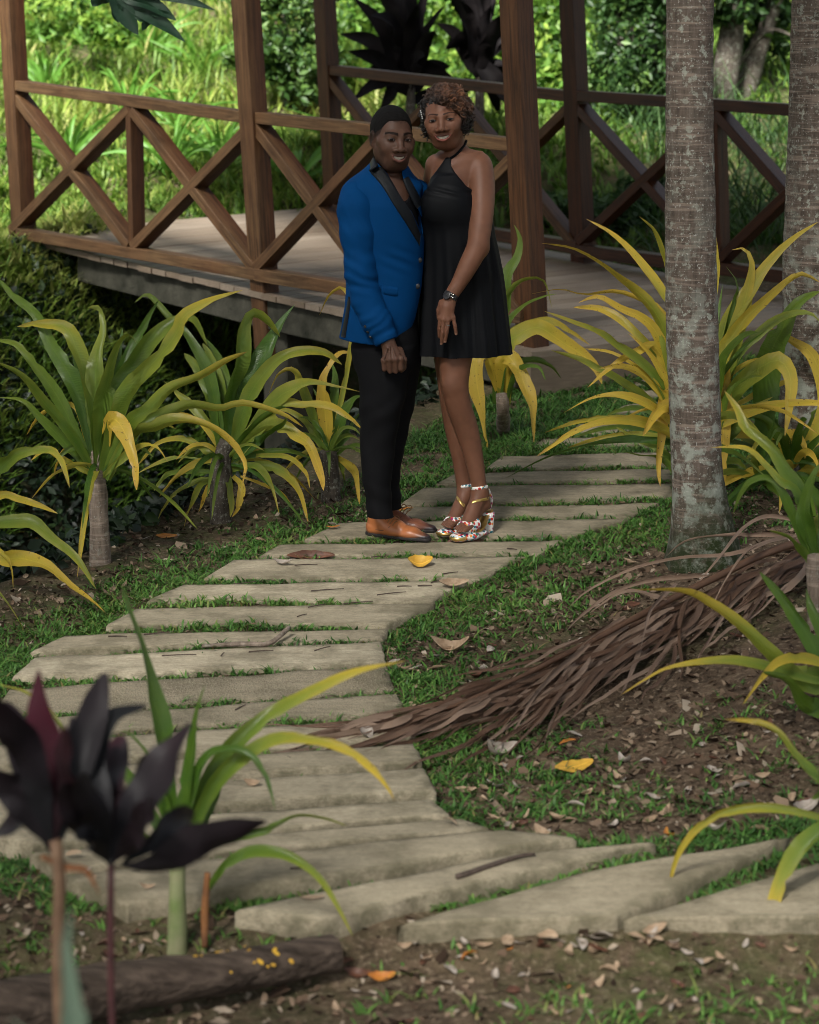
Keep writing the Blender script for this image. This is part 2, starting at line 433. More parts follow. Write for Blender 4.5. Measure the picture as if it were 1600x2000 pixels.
def hill():
    # tall bright meadow on the slope behind the bridge, and the left bank
    N = 70000
    x = RNG.uniform(-7.5, 7, N); y = 14.5+15*RNG.uniform(0, 1, N)**1.5
    L = LL(x, y)
    inview = np.abs(x) < y*.2+.8
    ok = inview & ((y > 16.0) | (L > 3.4)) & ~on_deck(x, y)
    x, y = x[ok], y[ok]; z = H(x, y)-.02; ns = vn(x*.8, y*.8, 0, 41)
    n = len(x)
    tall = np.clip(.16+.20*ns+.028*(y-16), .07, .55)*RNG.uniform(.6, 1.5, n)
    t = np.clip(.5+.3*vn(x*.5, y*.5, 0, 42)+RNG.normal(0, .17, n)+.02*(y-18) - .22*sst(1.0, 2.5, x), 0, .93); t[RNG.uniform(0, 1, n) > .985] = 1
    blades('meadow_grass', x, y, z, tall, RNG.uniform(.012, .034, n), t, RNG.uniform(.3, 1.25, n), M_HILL, nseg=4)
    N = 42000
    x = RNG.uniform(-5.2, 3.6, N); y = RNG.uniform(14.6, 19.5, N); L = LL(x, y); ok = (np.abs(x) < y*.2+.5) & (L > 2.9) & ~on_deck(x, y)
    x, y = x[ok], y[ok]; n = len(x); ns = vn(x*.9, y*.9, 0, 48)
    t = np.clip(.45+.25*ns+RNG.normal(0, .16, n)-.3*sst(.2, 1.6, x), 0, .95)
    blades('meadow_grass', x, y, H(x, y)-.02, np.clip(.14+.1*ns, .06, .4)*RNG.uniform(.6, 1.5, n), RNG.uniform(.012, .026, n), t, RNG.uniform(.4, 1.3, n), M_HILL, nseg=4)
    # left bank below the bridge end
    N = 26000
    x = RNG.uniform(-4.2, -.8, N); y = RNG.uniform(11.5, 16.2, N); L = LL(x, y); ns = vn(x*2, y*2, 0, 45)
    ok = (L > 3.3+.45*ns) & (np.abs(x) < y*.2+.4)
    x, y, L, ns = x[ok], y[ok], L[ok], ns[ok]; n = len(x)
    t = np.clip(.42+.36*sst(3.6, 4.6, L)+.2*ns+RNG.normal(0, .13, n), 0, .92)
    blades('bank_grass', x, y, H(x, y)-.02, RNG.uniform(.09, .26, n), RNG.uniform(.01, .026, n), t, RNG.uniform(.4, 1.3, n), M_HILL, nseg=4)
hill()

def crumbs():
    rng = np.random.default_rng(9); N = 46000
    x = rng.uniform(-2.0, 2.4, N); y = rng.uniform(4.1, 9.6, N); d = slab_dist(x, y); L = LL(x, y); ns = vn(x*3, y*3, 0, 71)
    k = (d > .01) & (L < .7) & (rng.uniform(0, 1, N) < np.where(d < .1, .3, .7+.6*ns)); x, y = x[k], y[k]; n = len(x)
    C = np.stack([x, y, H(x, y)+.004], -1); s = rng.uniform(.003, .014, n)*np.where(rng.uniform(0, 1, n) > .9, 2.1, 1)
    Nn = nrm(rng.normal(size=(n, 3))*[.5, .5, .2]+[0, 0, 1]); A = nrm(np.cross(Nn, rng.normal(size=(n, 3)))); B = np.cross(Nn, A)
    V = []
    for i in range(5):
        a = i*2*np.pi/5; r = (s*rng.uniform(.5, 1.2, n))[:, None]; V.append(C+A*r*math.cos(a)*1.3+B*r*math.sin(a)*.7+np.array([0, 0, 1.])*r*.3*(i % 2))
    V = np.stack(V, 1).reshape(-1, 3); b = (np.arange(n)*5)[:, None]; T = np.concatenate([b+[[0, 1, 2]], b+[[0, 2, 3]], b+[[0, 3, 4]]])
    m = NT('soil_crumbs'); m.bsdf(m.ramp(m.attr('tint').outputs['Fac'], [(0, (.025, .014, .008)), (.45, (.13, .085, .055)), (.8, (.24, .175, .12)), (1, (.36, .30, .23))]), .9, .2)
    tag(obj('leaf_litter', V, np.zeros((0, 4), int), m.m, None, True, {'tint': np.repeat(rng.uniform(0, 1, n)**1.3, 5)}, tris=T), kind='stuff')
crumbs()
# ================================================================== BRIDGE
CR = np.array([math.sin(math.radians(46)), math.cos(math.radians(46)), 0])      # across the deck, away from the camera
AX = np.array([math.cos(math.radians(46)), -math.sin(math.radians(46)), -.06])  # along the deck, towards the path
def wood_mat():
    n = NT('varnished_wood'); a = n.attr('faded'); g = n.attr('grain')
    u = n.n('ShaderNodeAttribute', attribute_name='wuv')
    m = n.n('ShaderNodeMapping'); n.t.links.new(u.outputs['Color'], m.inputs['Vector']); m.inputs['Scale'].default_value = (1.5, 26, 26)
    f = n.noise(m, 2.2, 6, .6, .6); m2 = n.pos()
    b = n.noise(m2, 3.5, 4)
    red = n.mix(n.ramp(f.outputs[0], [(.32, 0.), (.68, 1.)]), (.010, .003, .0011), (.085, .025, .006))
    red = n.mix(n.ramp(b.outputs[0], [(.35, 0.), (.7, .6)]), red, (.06, .024, .012))
    pale = n.mix(n.ramp(f.outputs[0], [(.32, 0.), (.68, 1.)]), (.042, .021, .008), (.155, .095, .044))
    pale = n.mix(n.ramp(b.outputs[0], [(.4, 0.), (.75, .6)]), pale, (.12, .052, .02))
    fm = n.math('MULTIPLY', a.outputs['Fac'], n.ramp(n.noise(m2, 7, 5, .65).outputs[0], [(.28, .55), (.6, 1.)]))
    col = n.mix(fm, red, pale)
    col = n.mix(g.outputs['Fac'], col, n.mix(1.0, col, (.5, .42, .4), 'MULTIPLY'))
    ro = n.math('ADD', n.math('MULTIPLY', a.outputs['Fac'], .3), .4)
    n.bsdf(col, ro, .28, n.bump(f, .35, .006)); return n.m
def deck_mat():
    n = NT('deck_wood'); u = n.attr('wuv'); t = n.attr('tone'); p = n.pos()
    m = n.n('ShaderNodeMapping'); n.t.links.new(u.outputs['Color'], m.inputs['Vector']); m.inputs['Scale'].default_value = (1.2, 24, 24)
    f = n.noise(m, 2.5, 6, .6, .4)
    col = n.mix(f.outputs[0], (.125, .1, .075), (.33, .265, .2))
    col = n.mix(t.outputs['Fac'], col, n.mix(1.0, col, (.62, .56, .5), 'MULTIPLY'))
    col = n.mix(n.ramp(n.noise(p, 2.2, 4).outputs[0], [(.4, 0.), (.7, .5)]), col, (.1, .075, .05))
    n.bsdf(col, .55, .4, n.bump(f, .3, .004)); return n.m
M_WOOD = wood_mat(); M_DECK = deck_mat()
M_BEAM = simple('stained_concrete', (.07, .066, .05), (.02, .021, .014), 7, .9, .2, .5, 40, .01)
def lerpY(px, a, b):
    t = (px-a[0])/(b[0]-a[0]); return 1/((1-t)/a[1]+t/b[1])
NP = [(35, 15.2), (505, 13.3), (1022, 11.6)]; FP = [(645, 17.1), (1128, 15.2), (1690, 13.2)]
def onl(line, px, py):
    i = 0 if px < line[1][0] else 1
    return P(px, py, lerpY(px, line[i], line[i+1]))
def timber(name, parent, a, b, w, h, side, faded=0.0, grain=0.0, bev=.003):
    V, F = beam(a, b, w, h, side, bev)
    L = np.linalg.norm(np.asarray(b)-a); t = nrm(np.asarray(b, float)-a)
    s = nrm(np.asarray(side, float)-t*np.dot(side, t)); u = np.cross(t, s); D = V-np.asarray(a)
    wuv = np.stack([D@t + RNG.uniform(0, 50), D@s+RNG.uniform(0, 9), D@u], -1)
    fd = np.clip(-((V-(np.asarray(a)+np.outer(D@t, t)))@CR)/(.3*max(w, h))-.25, 0, 1)*faded + .12*faded
    return obj(name, V, F, M_WOOD, parent, False, {'faded': np.clip(fd, 0, 1), 'grain': np.full(len(V), grain), 'wuv': wuv})
def bridge():
    base = P(505, 640, 13.3)
    br = thing('wooden_footbridge', 'dark red wooden footbridge with crossed railing braces and tall posts', 'footbridge', base)
    S = .125
    def post(line, i, x0, x1, y1, ybot, fd, gr=0.):
        Y = line[i][1]; a = P(x0, 0, Y); b = P(x1, y1, Y); d = b-a
        top = a - d*(1.5*380/y1*1.0) if True else a
        bot = a + d*((ybot)/y1)
        timber('post', br, bot, top, S, S, CR, fd, gr)
    post(NP, 0, 22, 46, 430, 490, .55, .1); post(NP, 1, 480, 517, 560, 712, .6); post(NP, 2, 1008, 1037, 600, 770, .25)
    post(FP, 0, 634, 653, 360, 440, .12); post(FP, 1, 1117, 1138, 480, 520, 0, .5); post(FP, 2, 1680, 1700, 480, 640, 0, .5)
    def rail(name, line, a, b, h, fd, d=.12, gr=0.):
        timber(name, br, onl(line, *a), onl(line, *b), d, h, CR, fd, gr)
    rail('top_rail', NP, (35, 166), (503, 231), .066, 1); rail('top_rail', NP, (503, 229), (1022, 284), .066, 1)
    rail('bottom_rail', NP, (45, 455), (512, 535), .07, .9); rail('bottom_rail', NP, (512, 536), (1032, 618), .075, .9)
    rail('top_rail', FP, (640, 135), (1124, 189), .072, .25, gr=.3); rail('top_rail', FP, (1124, 186), (1690, 224), .07, .1, gr=.6)
    rail('bottom_rail', FP, (650, 408), (1136, 483), .08, .2, gr=.2); rail('bottom_rail', FP, (1136, 489), (1700, 560), .08, .1, gr=.5)
    def panel(line, x0, yt0, yb0, x1, yt1, yb1, fd, gr):
        """one X brace between two uprights ; pixel centre lines"""
        timber('brace', br, onl(line, x0, yt0), onl(line, x1, yb1), .115, .064, CR, fd, gr)
        timber('brace', br, onl(line, x0, yb0), onl(line, x1, yt1), .110, .064, CR, fd, gr)
    panel(NP, 30, 178, 450, 262, 212, 480, .75, 0); panel(NP, 268, 216, 482, 505, 240, 522, .75, 0)
    panel(NP, 505, 243, 528, 748, 268, 565, .7, 0); panel(NP, 755, 270, 566, 1022, 298, 608, .7, 0)
    panel(FP, 645, 148, 405, 872, 172, 440, .45, 0); panel(FP, 880, 174, 442, 1126, 202, 474, .55, 0)
    panel(FP, 1130, 204, 478, 1402, 222, 508, .0, .4); panel(FP, 1408, 224, 510, 1690, 238, 545, .0, .4)
    for line, x0, y0, x1, y1, fd, gr in ((NP, 262, 205, 268, 480, .4, .2), (NP, 750, 262, 755, 570, .4, .2), (FP, 872, 165, 880, 440, .1, 0), (FP, 1404, 214, 1412, 515, 0, 0)):
        Y = lerpY(x0, line[0] if x0 < line[1][0] else line[1], line[1] if x0 < line[1][0] else line[2])
        timber('upright', br, P(x1, y1, Y), P(x0, y0, Y), .105, .05, CR, fd, gr)
    # deck
    A = [P(66, 469, 15.1), P(512, 573, 13.2), P(1040, 687, 11.4)]; B = [P(655, 414, 17.35), P(1160, 505, 15.4), P(1700, 612, 13.05)]
    A[0] = A[0]-AX*.3; B[0] = B[0]-AX*.3
    mb = MB(); n1, n2 = 20, 17
    for seg in (0, 1):
        n = (n1, n2)[seg]
        for i in range(n):
            g = .02
            c = []
            for t in ((i+g)/n, (i+1-g)/n):
                c.append((A[seg]*(1-t)+A[seg+1]*t, B[seg]*(1-t)+B[seg+1]*t))
            (a0, b0), (a1, b1) = c
            j = RNG.normal(0, .006, 2); dz = RNG.normal(0, .0015)
            a0 = a0-CR*j[0]; a1 = a1-CR*j[0]; b0 = b0+CR*j[1]; b1 = b1+CR*j[1]
            up = np.array([0, 0, dz]); dn = np.array([0, 0, -.036]); V = []; ns = 8
            for k in range(ns+1):
                s = k/ns; p, q = a0*(1-s)+b0*s, a1*(1-s)+b1*s; d = nrm(q-p)
                V += [p+up+dn, p+up-[0, 0, .004], p+up+d*.004, q+up-d*.004, q+up-[0, 0, .004], q+up+dn]
            F = [tuple(range(6)), tuple(6*ns+k for k in range(5, -1, -1))]
            for k in range(ns):
                for e in range(6): F.append((6*k+e, 6*k+6+e, 6*k+6+(e+1) % 6, 6*k+(e+1) % 6))
            V = np.array(V); D = V-a0
            wuv = np.stack([D@CR+RNG.uniform(0, 60), D@AX, D[:, 2]], -1)
            mb.add(V, F, 0, tone=np.full(len(V), RNG.uniform(0, 1)), wuv=wuv)
    mb.build('deck', M_DECK, br, False)
    # side beams under the deck, and the end board
    for pts, off in (((A[0]+AX*.75, A[1], A[2]-AX*.15), .11), ((B[0]+AX*.5, B[1], B[2]-AX*.15), -.11)):
        for k in (0, 1):
            a, b = np.array(pts[k])+CR*off-[0, 0, .045+.09], np.array(pts[k+1])+CR*off-[0, 0, .045+.09]
            V, F = beam(a, b, .14, .18, CR, .008); obj('side_beam', V, F, M_BEAM, br, False)
    for s in (.5,):
        a, b = (A[0]+B[0])/2+AX*1.2-[0, 0, .16], (A[2]+B[2])/2-AX*.3-[0, 0, .16]
        V, F = beam(a, b, .14, .2, CR, .008); obj('middle_beam', V, F, M_BEAM, br, False)
    a, b = A[2]-[0, 0, .036+.125]-AX*.03, B[2]-[0, 0, .036+.125]-AX*.03
    mb = MB(); V, F = beam(a, b, .04, .25, AX, .004); D = V-a
    obj('end_board', V, F, M_DECK, br, False, {'tone': np.full(len(V), .8), 'wuv': np.stack([D@CR, D@AX, D[:, 2]], -1)})
    # roof on the posts, above the picture
    top = [P(x, 0, Y)+(P(x, 0, Y)-P(x2, 500, Y))*k for (x, x2, Y, k) in ((22, 50, 15.2, .9), (480, 515, 13.3, .9), (1008, 1036, 11.6, .9), (634, 660, 17.1, .9), (1117, 1140, 15.2, .9), (1680, 1700, 13.2, .9))]
    zt = max(p[2] for p in top)
    e0, e1, f0, f1 = top[0], top[2], top[3], top[5]
    for p in (e0, e1, f0, f1): p[2] = zt
    ov = .45; d_ = nrm(e1-e0); c_ = nrm(f0-e0); r0, r1 = (e0+f0)/2+[0, 0, 1.0]-d_*ov, (e1+f1)/2+[0, 0, 1.0]+d_*ov
    A0, A1, B0, B1 = e0-d_*ov-c_*ov-[0, 0, .3], e1+d_*ov-c_*ov-[0, 0, .3], f0-d_*ov+c_*ov-[0, 0, .3], f1+d_*ov+c_*ov-[0, 0, .3]
    th = np.array([0, 0, .08]); V = [A0, A1, r1, r0, B0, B1, A0+th, A1+th, r1+th, r0+th, B0+th, B1+th]
    obj('roof', V, [(0, 3, 2, 1), (3, 4, 5, 2), (6, 7, 8, 9), (9, 8, 11, 10), (0, 1, 7, 6), (4, 10, 11, 5), (0, 6, 9, 3), (3, 9, 10, 4), (1, 2, 8, 7), (2, 5, 11, 8)], M_BEAM, br, False)
    # piers down to the ditch
    for q, x in ((A[1]+CR*.2, 0), (B[1]-CR*.3, 0)):
        V, F = beam(q-[0, 0, .24], q-[0, 0, 1.9], .22, .22, CR, .01); obj('pier', V, F, M_BEAM, br, False)
bridge()
# ================================================================== PLANTS
def strap_mat():
    n = NT('strap_leaf'); y = n.attr('yel'); u = n.attr('uu'); s = n.attr('along'); p = n.pos()
    nz = n.noise(p, 16, 4, .6)
    yy = n.math('ADD', y.outputs['Fac'], n.math('MULTIPLY', n.math('SUBTRACT', nz, .5), .22), True)
    col = n.ramp(yy, [(0, (.055, .13, .014)), (.22, (.14, .215, .026)), (.45, (.28, .31, .04)), (.7, (.58, .43, .05)), (1, (.70, .44, .06))])
    st = n.n('ShaderNodeTexWave', wave_type='BANDS', bands_direction='X'); st.inputs['Scale'].default_value = 3.4; st.inputs['Distortion'].default_value = .4; st.inputs['Detail'].default_value = 1
    cv = n.n('ShaderNodeCombineXYZ'); n.set(cv, 0, u.outputs['Fac']); n.set(cv, 1, n.math('MULTIPLY', s.outputs['Fac'], .35)); n.set(st, 'Vector', cv)
    col = n.mix(n.math('MULTIPLY', st, .45), col, n.mix(1.0, col, (.55, .62, .5), 'MULTIPLY'))
    mid = n.ramp(n.math('ABSOLUTE', u.outputs['Fac']), [(0, 1.), (.09, 0.)])
    col = n.mix(n.math('MULTIPLY', mid, .4), col, n.mix(1.0, col, (1.5, 1.45, 1.5), 'MULTIPLY'))
    sp = n.noise(n.pos((1, 1, 1)), 75, 2, .5)
    spm = n.math('MULTIPLY', n.ramp(sp.outputs[0], [(.67, 0.), (.70, 1.)]), n.ramp(yy, [(.6, 0.), (.85, .8)]))
    col = n.mix(spm, col, (.05, .02, .008))
    b2 = n.noise(p, 30, 3, .7); tip = n.math('MULTIPLY', n.ramp(s.outputs['Fac'], [(.9, 0.), (1., 1.)]), n.ramp(b2.outputs[0], [(.4, 0.), (.6, .8)]))
    col = n.mix(n.math('MULTIPLY', tip, n.ramp(yy, [(.3, 0.), (.7, 1.)])), col, (.22, .12, .05))
    b = n.bsdf(col, .32, .5, n.bump(st, .45, .003)); n.translucent(b, col, .28); return n.m
M_STRAP = strap_mat()
def ti_mat():
    n = NT('dark_purple_leaf'); t = n.attr('yel'); u = n.attr('uu'); p = n.pos()
    col = n.mix(t.outputs['Fac'], (.009, .007, .010), (.075, .010, .022))
    col = n.mix(n.math('MULTIPLY', n.noise(p, 9, 3).outputs[0], .6), col, (.02, .024, .022))
    b = n.bsdf(col, .5, .14); return n.m
M_TI = ti_mat()
M_TIF = simple('black_leaf', (.004, .0035, .004), (.009, .007, .007), 9, .65, .08)
def bark_mat(name, c1, c2, lich=.0, moss=0., ring=0.):
    n = NT(name); p = n.coord('Object'); g = n.pos()
    a = n.noise(g, 9, 6, .65); f = n.noise(n.pos((14, 14, 2)), 5, 5, .6); r = n.noise(n.pos((3, 3, 46)), 1.6, 5, .6, .3)
    col = n.mix(n.ramp(f.outputs[0], [(.3, 0.), (.7, 1.)]), c1, c2)
    col = n.mix(n.math('MULTIPLY', n.ramp(r.outputs[0], [(.50, 0.), (.62, 1.)]), ring), col, tuple(min(1, x*2.3) for x in c2))
    if lich:
        l1 = n.ramp(n.noise(g, 34, 5, .62).outputs[0], [(.56, 0.), (.61, 1.)]); l2 = n.ramp(a.outputs[0], [(.36, .3), (.62, 1.)])
        at = n.attr('lichen')
        l3 = n.ramp(n.noise(g, 16, 6, .6).outputs[0], [(.49, 0.), (.59, 1.)])
        col = n.mix(n.math('MULTIPLY', n.math('MULTIPLY', l1, l2), lich), col, (.33, .35, .29))
        col = n.mix(n.math('MULTIPLY', l3, at.outputs['Fac']), col, (.29, .31, .26))
        sp = n.ramp(n.noise(g, 120, 2, .5).outputs[0], [(.64, 0.), (.68, 1.)]); col = n.mix(n.math('MULTIPLY', sp, .7*lich), col, (.45, .45, .41))
    if moss:
        mt = n.attr('moss'); col = n.mix(n.math('MULTIPLY', n.ramp(n.noise(g, 26, 4, .7).outputs[0], [(.3, .35), (.55, 1.)]), mt.outputs['Fac']), col, (.018, .026, .008))
    h = n.math('ADD', n.math('MULTIPLY', f, .5), n.math('MULTIPLY', r, .9*max(ring, .2)))
    n.bsdf(col, .9, .2, n.bump(h, .7, .012)); return n.m
M_PALM = bark_mat('palm_bark', (.058, .044, .034), (.14, .11, .088), .8, 1, .5)
M_STEM = bark_mat('plant_stem_bark', (.10, .075, .055), (.24, .19, .15), .35, 0, .3)
M_DARKBARK = bark_mat('dark_bark', (.03, .024, .018), (.09, .075, .06), .5, 0, .1)
M_LOG = simple('log_bark', (.024, .017, .012), (.105, .077, .058), 5, .9, .2, .8, 7, .025, (1.6, 9, 9))
def leaf(mb, pts, Y0, wpx, y0, y1, dy=0.0, fold=.35, tw0=None, tw1=None, wave=.5, n=26, shape='strap', seed=None, pts3=None, wm=None):
    rng = np.random.default_rng(int(abs(hash((round(pts[0][0]), round(pts[-1][0]), round(pts[-1][1]))))) % 99991 if seed is None and pts is not None else (seed or 1))
    if pts3 is None:
        k = len(pts); pts3 = [P(x, y, Y0+dy*(i/(k-1))**1.2) for i, (x, y) in enumerate(pts)]; wm = wpx*1.1*Y0/FPX/.97
    p = crom(pts3, n); T = nrm(np.gradient(p, axis=0)); t = np.linspace(0, 1, n)
    if shape == 'strap': w = wm/2*np.minimum(1, .42+1.5*t)*np.power(np.clip(1-t, 0, 1), .55)*1.12; w = np.minimum(w, wm/2)*(1-.12*np.sin(t*9+rng.uniform(0, 6)))
    elif shape == 'obov': w = wm/2*np.power(np.sin(np.pi*np.clip(t*.96+.02, 0, 1)**1.25), .7)*np.where(t < .2, .3+t*3.5, 1)
    elif shape == 'broad': w = wm/2*np.power(np.sin(np.pi*np.clip(t*.97+.03, 0, 1)**.8), .75)*np.where(t < .12, .25+t*5, 1)
    else: w = wm/2*np.power(np.clip(1-t, 0, 1), .5)*np.minimum(1, .4+4*t)
    w = np.maximum(w, wm*.012)
    rag = rng.uniform(0, 1, (n, 2)); rag = 1-.10*rng.uniform(0, 1, (n, 2))-.38*(rag > .965); rag[0] = 1
    view = nrm(p-np.array([0, 0, CAMZ])); side = nrm(np.cross(T, view))
    # keep side continuous
    for i in range(1, n):
        if side[i]@side[i-1] < 0: side[i] *= -1
    for _ in range(3):
        side[1:-1] = side[:-2]+2*side[1:-1]+side[2:]; side = nrm(side-T*np.sum(side*T, 1)[:, None])
    a0 = rng.uniform(-.5, .5) if tw0 is None else tw0; a1 = rng.uniform(-1.3, 1.3) if tw1 is None else tw1
    ang = a0+(a1-a0)*t+.3*np.sin(t*5+rng.uniform(0, 6))
    nn = np.cross(side, T); S = side*np.cos(ang)[:, None]+nn*np.sin(ang)[:, None]; N = np.cross(S, T)
    N = np.where((N@np.array([0, 0, 1.])+.25*(N@np.array([0, -1., 0])))[:, None] < 0, -N, N)
    ph, fr = rng.uniform(0, 6), rng.uniform(9, 15); V = []; uu = []; vs = (-1, -.55, 0, .55, 1)
    for v in vs:
        wav = wave*.6*np.sin(fr*t+ph+(1.7 if v > 0 else 0))*abs(v)*np.sin(np.pi*np.clip(t*1.05, 0, 1))
        V.append(p+S*(w*v*math.cos(fold*.6)*(rag[:, int(v > 0)] if abs(v) == 1 and shape == 'strap' else 1))[:, None]+N*(w*(fold*abs(v)+wav)-w*fold*.4)[:, None]); uu.append(np.full(n, v))
    V = np.stack(V, 1).reshape(-1, 3); m = len(vs)
    F = [(i*m+j, i*m+j+1, (i+1)*m+j+1, (i+1)*m+j) for i in range(n-1) for j in range(m-1)]
    tt = np.repeat(t, m); yl = y0+(y1-y0)*sst(.15, 1, tt)+.12*(np.abs(np.stack(uu, 1).ravel())-.5)*(y1 > .3)
    mb.add(V, F, 0, yel=np.clip(yl, 0, 1), uu=np.stack(uu, 1).ravel(), along=tt)
def plant(name, label, cat, base, Y, leaves, group=None, mat=None, stem=None, dyr=.28, extra=None, part='foliage', shape='strap'):
    root = thing(name, label, cat, base, group); mb = MB(); rng = np.random.default_rng(int(abs(base[0]*1000)+7))
    for L in leaves:
        pts, w, y0, y1 = L[:4]; dy = L[4] if len(L) > 4 else rng.uniform(-dyr, dyr)
        leaf(mb, pts, Y, w, y0, y1, dy, shape=shape)
    if extra: extra(mb, rng)
    mb.build(part, mat or M_STRAP, root)
    if stem:
        for s in stem:
            V, F = tube(s[0], s[1], 12, max(8, len(s[0])*6), noise=.18); obj('stem', V, F, s[2] if len(s) > 2 else M_STEM, root)
    return root
def rosette(mb, rng, c, n, ln, wd, y, up=(.2, 1.3), droop=.9, sh='strap', az=(0, 6.283)):
    """leaves arching out of a crown"""
    for i in range(n):
        a = rng.uniform(*az); e = rng.uniform(*up); L = ln*rng.uniform(.7, 1.15); d = np.array([math.cos(a), math.sin(a), 0])
        t = np.linspace(0, 1, 6)[:, None]; g = droop*rng.uniform(.6, 1.3)
        p = c+d*L*(math.cos(e)*t+.12*t*t)+np.array([0, 0, 1.])*L*(math.sin(e)*t-g*.75*t**2.2)
        yy = rng.choice(y); leaf(mb, None, 0, 0, max(0, yy-.2), yy, pts3=p, wm=wd*rng.uniform(.7, 1.2), seed=int(rng.integers(1e6)), shape=sh, n=18)
GRP = 'strap leaved plants along the garden path'
def plants():
    # A
    YA = G(195, 1098)[1]; b = G(195, 1098)
    LA = [([(182, 930), (125, 862), (75, 812), (45, 783), (0, 776)], 22, .12, .3), ([(185, 925), (140, 850), (90, 790), (45, 735), (-8, 706)], 26, .15, .38), ([(188, 925), (150, 850), (110, 770), (65, 710), (30, 672), (-25, 662)], 30, .15, .3),
          ([(195, 920), (186, 800), (168, 730), (150, 680), (128, 640), (80, 632), (34, 638)], 44, .15, .6), ([(190, 915), (150, 760), (100, 675), (70, 615), (28, 580), (-5, 543)], 38, .05, .22, .3), ([(193, 915), (186, 745), (192, 690), (203, 645), (195, 605), (172, 601)], 44, .2, .42, .2),
          ([(196, 920), (203, 800), (212, 730), (232, 675), (252, 655), (268, 672)], 50, .14, .35, -.1), ([(198, 920), (222, 790), (250, 700), (275, 650), (290, 618), (311, 585)], 34, .02, .1, .25), ([(200, 925), (228, 770), (262, 710), (302, 655), (350, 624), (378, 622), (405, 675)], 44, .05, .35),
          ([(202, 928), (232, 800), (262, 745), (308, 700), (345, 650), (360, 615), (420, 585), (474, 567)], 42, .2, .65), ([(205, 935), (250, 830), (290, 800), (330, 760), (390, 735), (440, 705), (483, 687)], 34, .2, .62, -.2),
          ([(210, 870), (212, 822), (230, 824), (250, 860), (263, 905), (267, 957)], 36, .8, .95, -.2), ([(185, 920), (150, 800), (110, 795), (75, 815), (52, 850)], 14, .7, .85, .3), ([(205, 925), (240, 850), (262, 810), (290, 812), (345, 838)], 18, .4, .6, .3),
          ([(205, 935), (270, 835), (330, 805), (375, 790), (430, 797), (475, 787), (550, 808), (592, 834)], 30, .25, .7, .1), ([(208, 935), (258, 850), (300, 832), (340, 820), (390, 826), (432, 845), (467, 880), (481, 910), (473, 948)], 34, .3, .95, -.1),
          ([(188, 930), (130, 900), (90, 880), (60, 900)], 16, .5, .8, -.1), ([(200, 930), (260, 880), (300, 870), (330, 905)], 18, .4, .75, -.15), ([(194, 910), (178, 760), (165, 700), (160, 660)], 34, .02, .1, .2), ([(196, 905), (210, 780), (232, 700), (240, 640)], 32, .02, .08, .3), ([(192, 900), (160, 740), (148, 690), (140, 650)], 26, .05, .1, .35), ([(186, 930), (150, 890), (128, 880), (112, 905), (105, 930)], 12, .8, .95, .1)]
    plant('crinum_plant', 'tall green and yellow strap leaved plant on a bare pale trunk', 'plant', b, YA-.02, LA, GRP, extra=lambda mb, rng: rosette(mb, rng, P(193, 915, YA), 12, .42, .034, (.1, .25, .4, .75), (-.2, 1.2), .9), stem=[([b-[0, 0, .05], P(193, 1010, YA), P(191, 930, YA), P(194, 880, YA)], [.046, .038, .036, .03])])
    # B
    b = G(432, 1012); YB = b[1]
    LB = [([(450, 890), (470, 780), (500, 720), (528, 670), (550, 630), (577, 594)], 54, .02, .06, .2), ([(446, 890), (455, 760), (470, 700), (478, 640), (495, 612), (520, 625), (547, 658)], 50, .06, .4, .1), ([(436, 890), (410, 740), (370, 660), (330, 622), (290, 577), (262, 592)], 32, .08, .3, .3),
          ([(452, 890), (480, 790), (507, 740), (545, 700), (590, 685), (635, 688), (668, 712)], 36, .25, .55), ([(455, 880), (505, 835), (545, 828), (580, 850), (605, 870), (628, 930), (632, 958)], 34, .35, 1, -.25), ([(436, 905), (400, 880), (361, 857), (310, 865), (270, 908)], 15, .45, .75),
          ([(436, 915), (375, 895), (320, 900), (268, 925)], 15, .3, .6), ([(432, 922), (380, 920), (330, 925), (310, 945), (293, 973)], 13, .2, .45), ([(432, 935), (385, 940), (340, 965), (318, 995), (307, 1020)], 13, .35, .6, -.1), ([(430, 940), (395, 945), (372, 985), (358, 1036)], 15, .4, .7, -.2),
          ([(437, 910), (446, 940), (452, 985), (450, 1010)], 19, .3, .55, -.1), ([(455, 930), (472, 950), (465, 990), (453, 1010)], 17, .7, .95, -.1), ([(450, 910), (505, 908), (550, 920), (585, 960), (602, 1020)], 21, .3, .85, -.1), ([(452, 895), (500, 888), (560, 880), (610, 895)], 17, .05, .25),
          ([(500, 890), (560, 892), (595, 920), (606, 955)], 13, .5, .8), ([(450, 920), (500, 910), (530, 950), (545, 1003)], 15, .3, .65), ([(440, 940), (410, 950), (395, 985), (388, 1000)], 15, .8, .95, .1), ([(470, 930), (545, 960), (580, 1003)], 9, .8, 1, .1),
          ([(452, 900), (530, 790), (570, 760), (610, 748), (665, 757), (706, 766)], 34, .3, .6, -.1), ([(455, 905), (540, 800), (590, 792), (640, 792), (680, 815), (707, 838)], 34, .35, .8, -.15), ([(442, 890), (420, 790), (385, 720), (360, 690)], 40, .1, .35, .2), ([(440, 890), (430, 780), (410, 700), (396, 670)], 36, .15, .4, .25), ([(446, 885), (440, 780), (425, 700), (400, 660)], 40, .1, .2, .3),
          ([(448, 890), (500, 830), (540, 800), (560, 795)], 26, .05, .15), ([(455, 900), (520, 850), (552, 830), (560, 815)], 22, .02, .1), ([(444, 900), (400, 820), (350, 770), (320, 745)], 26, .35, .5, .2)]
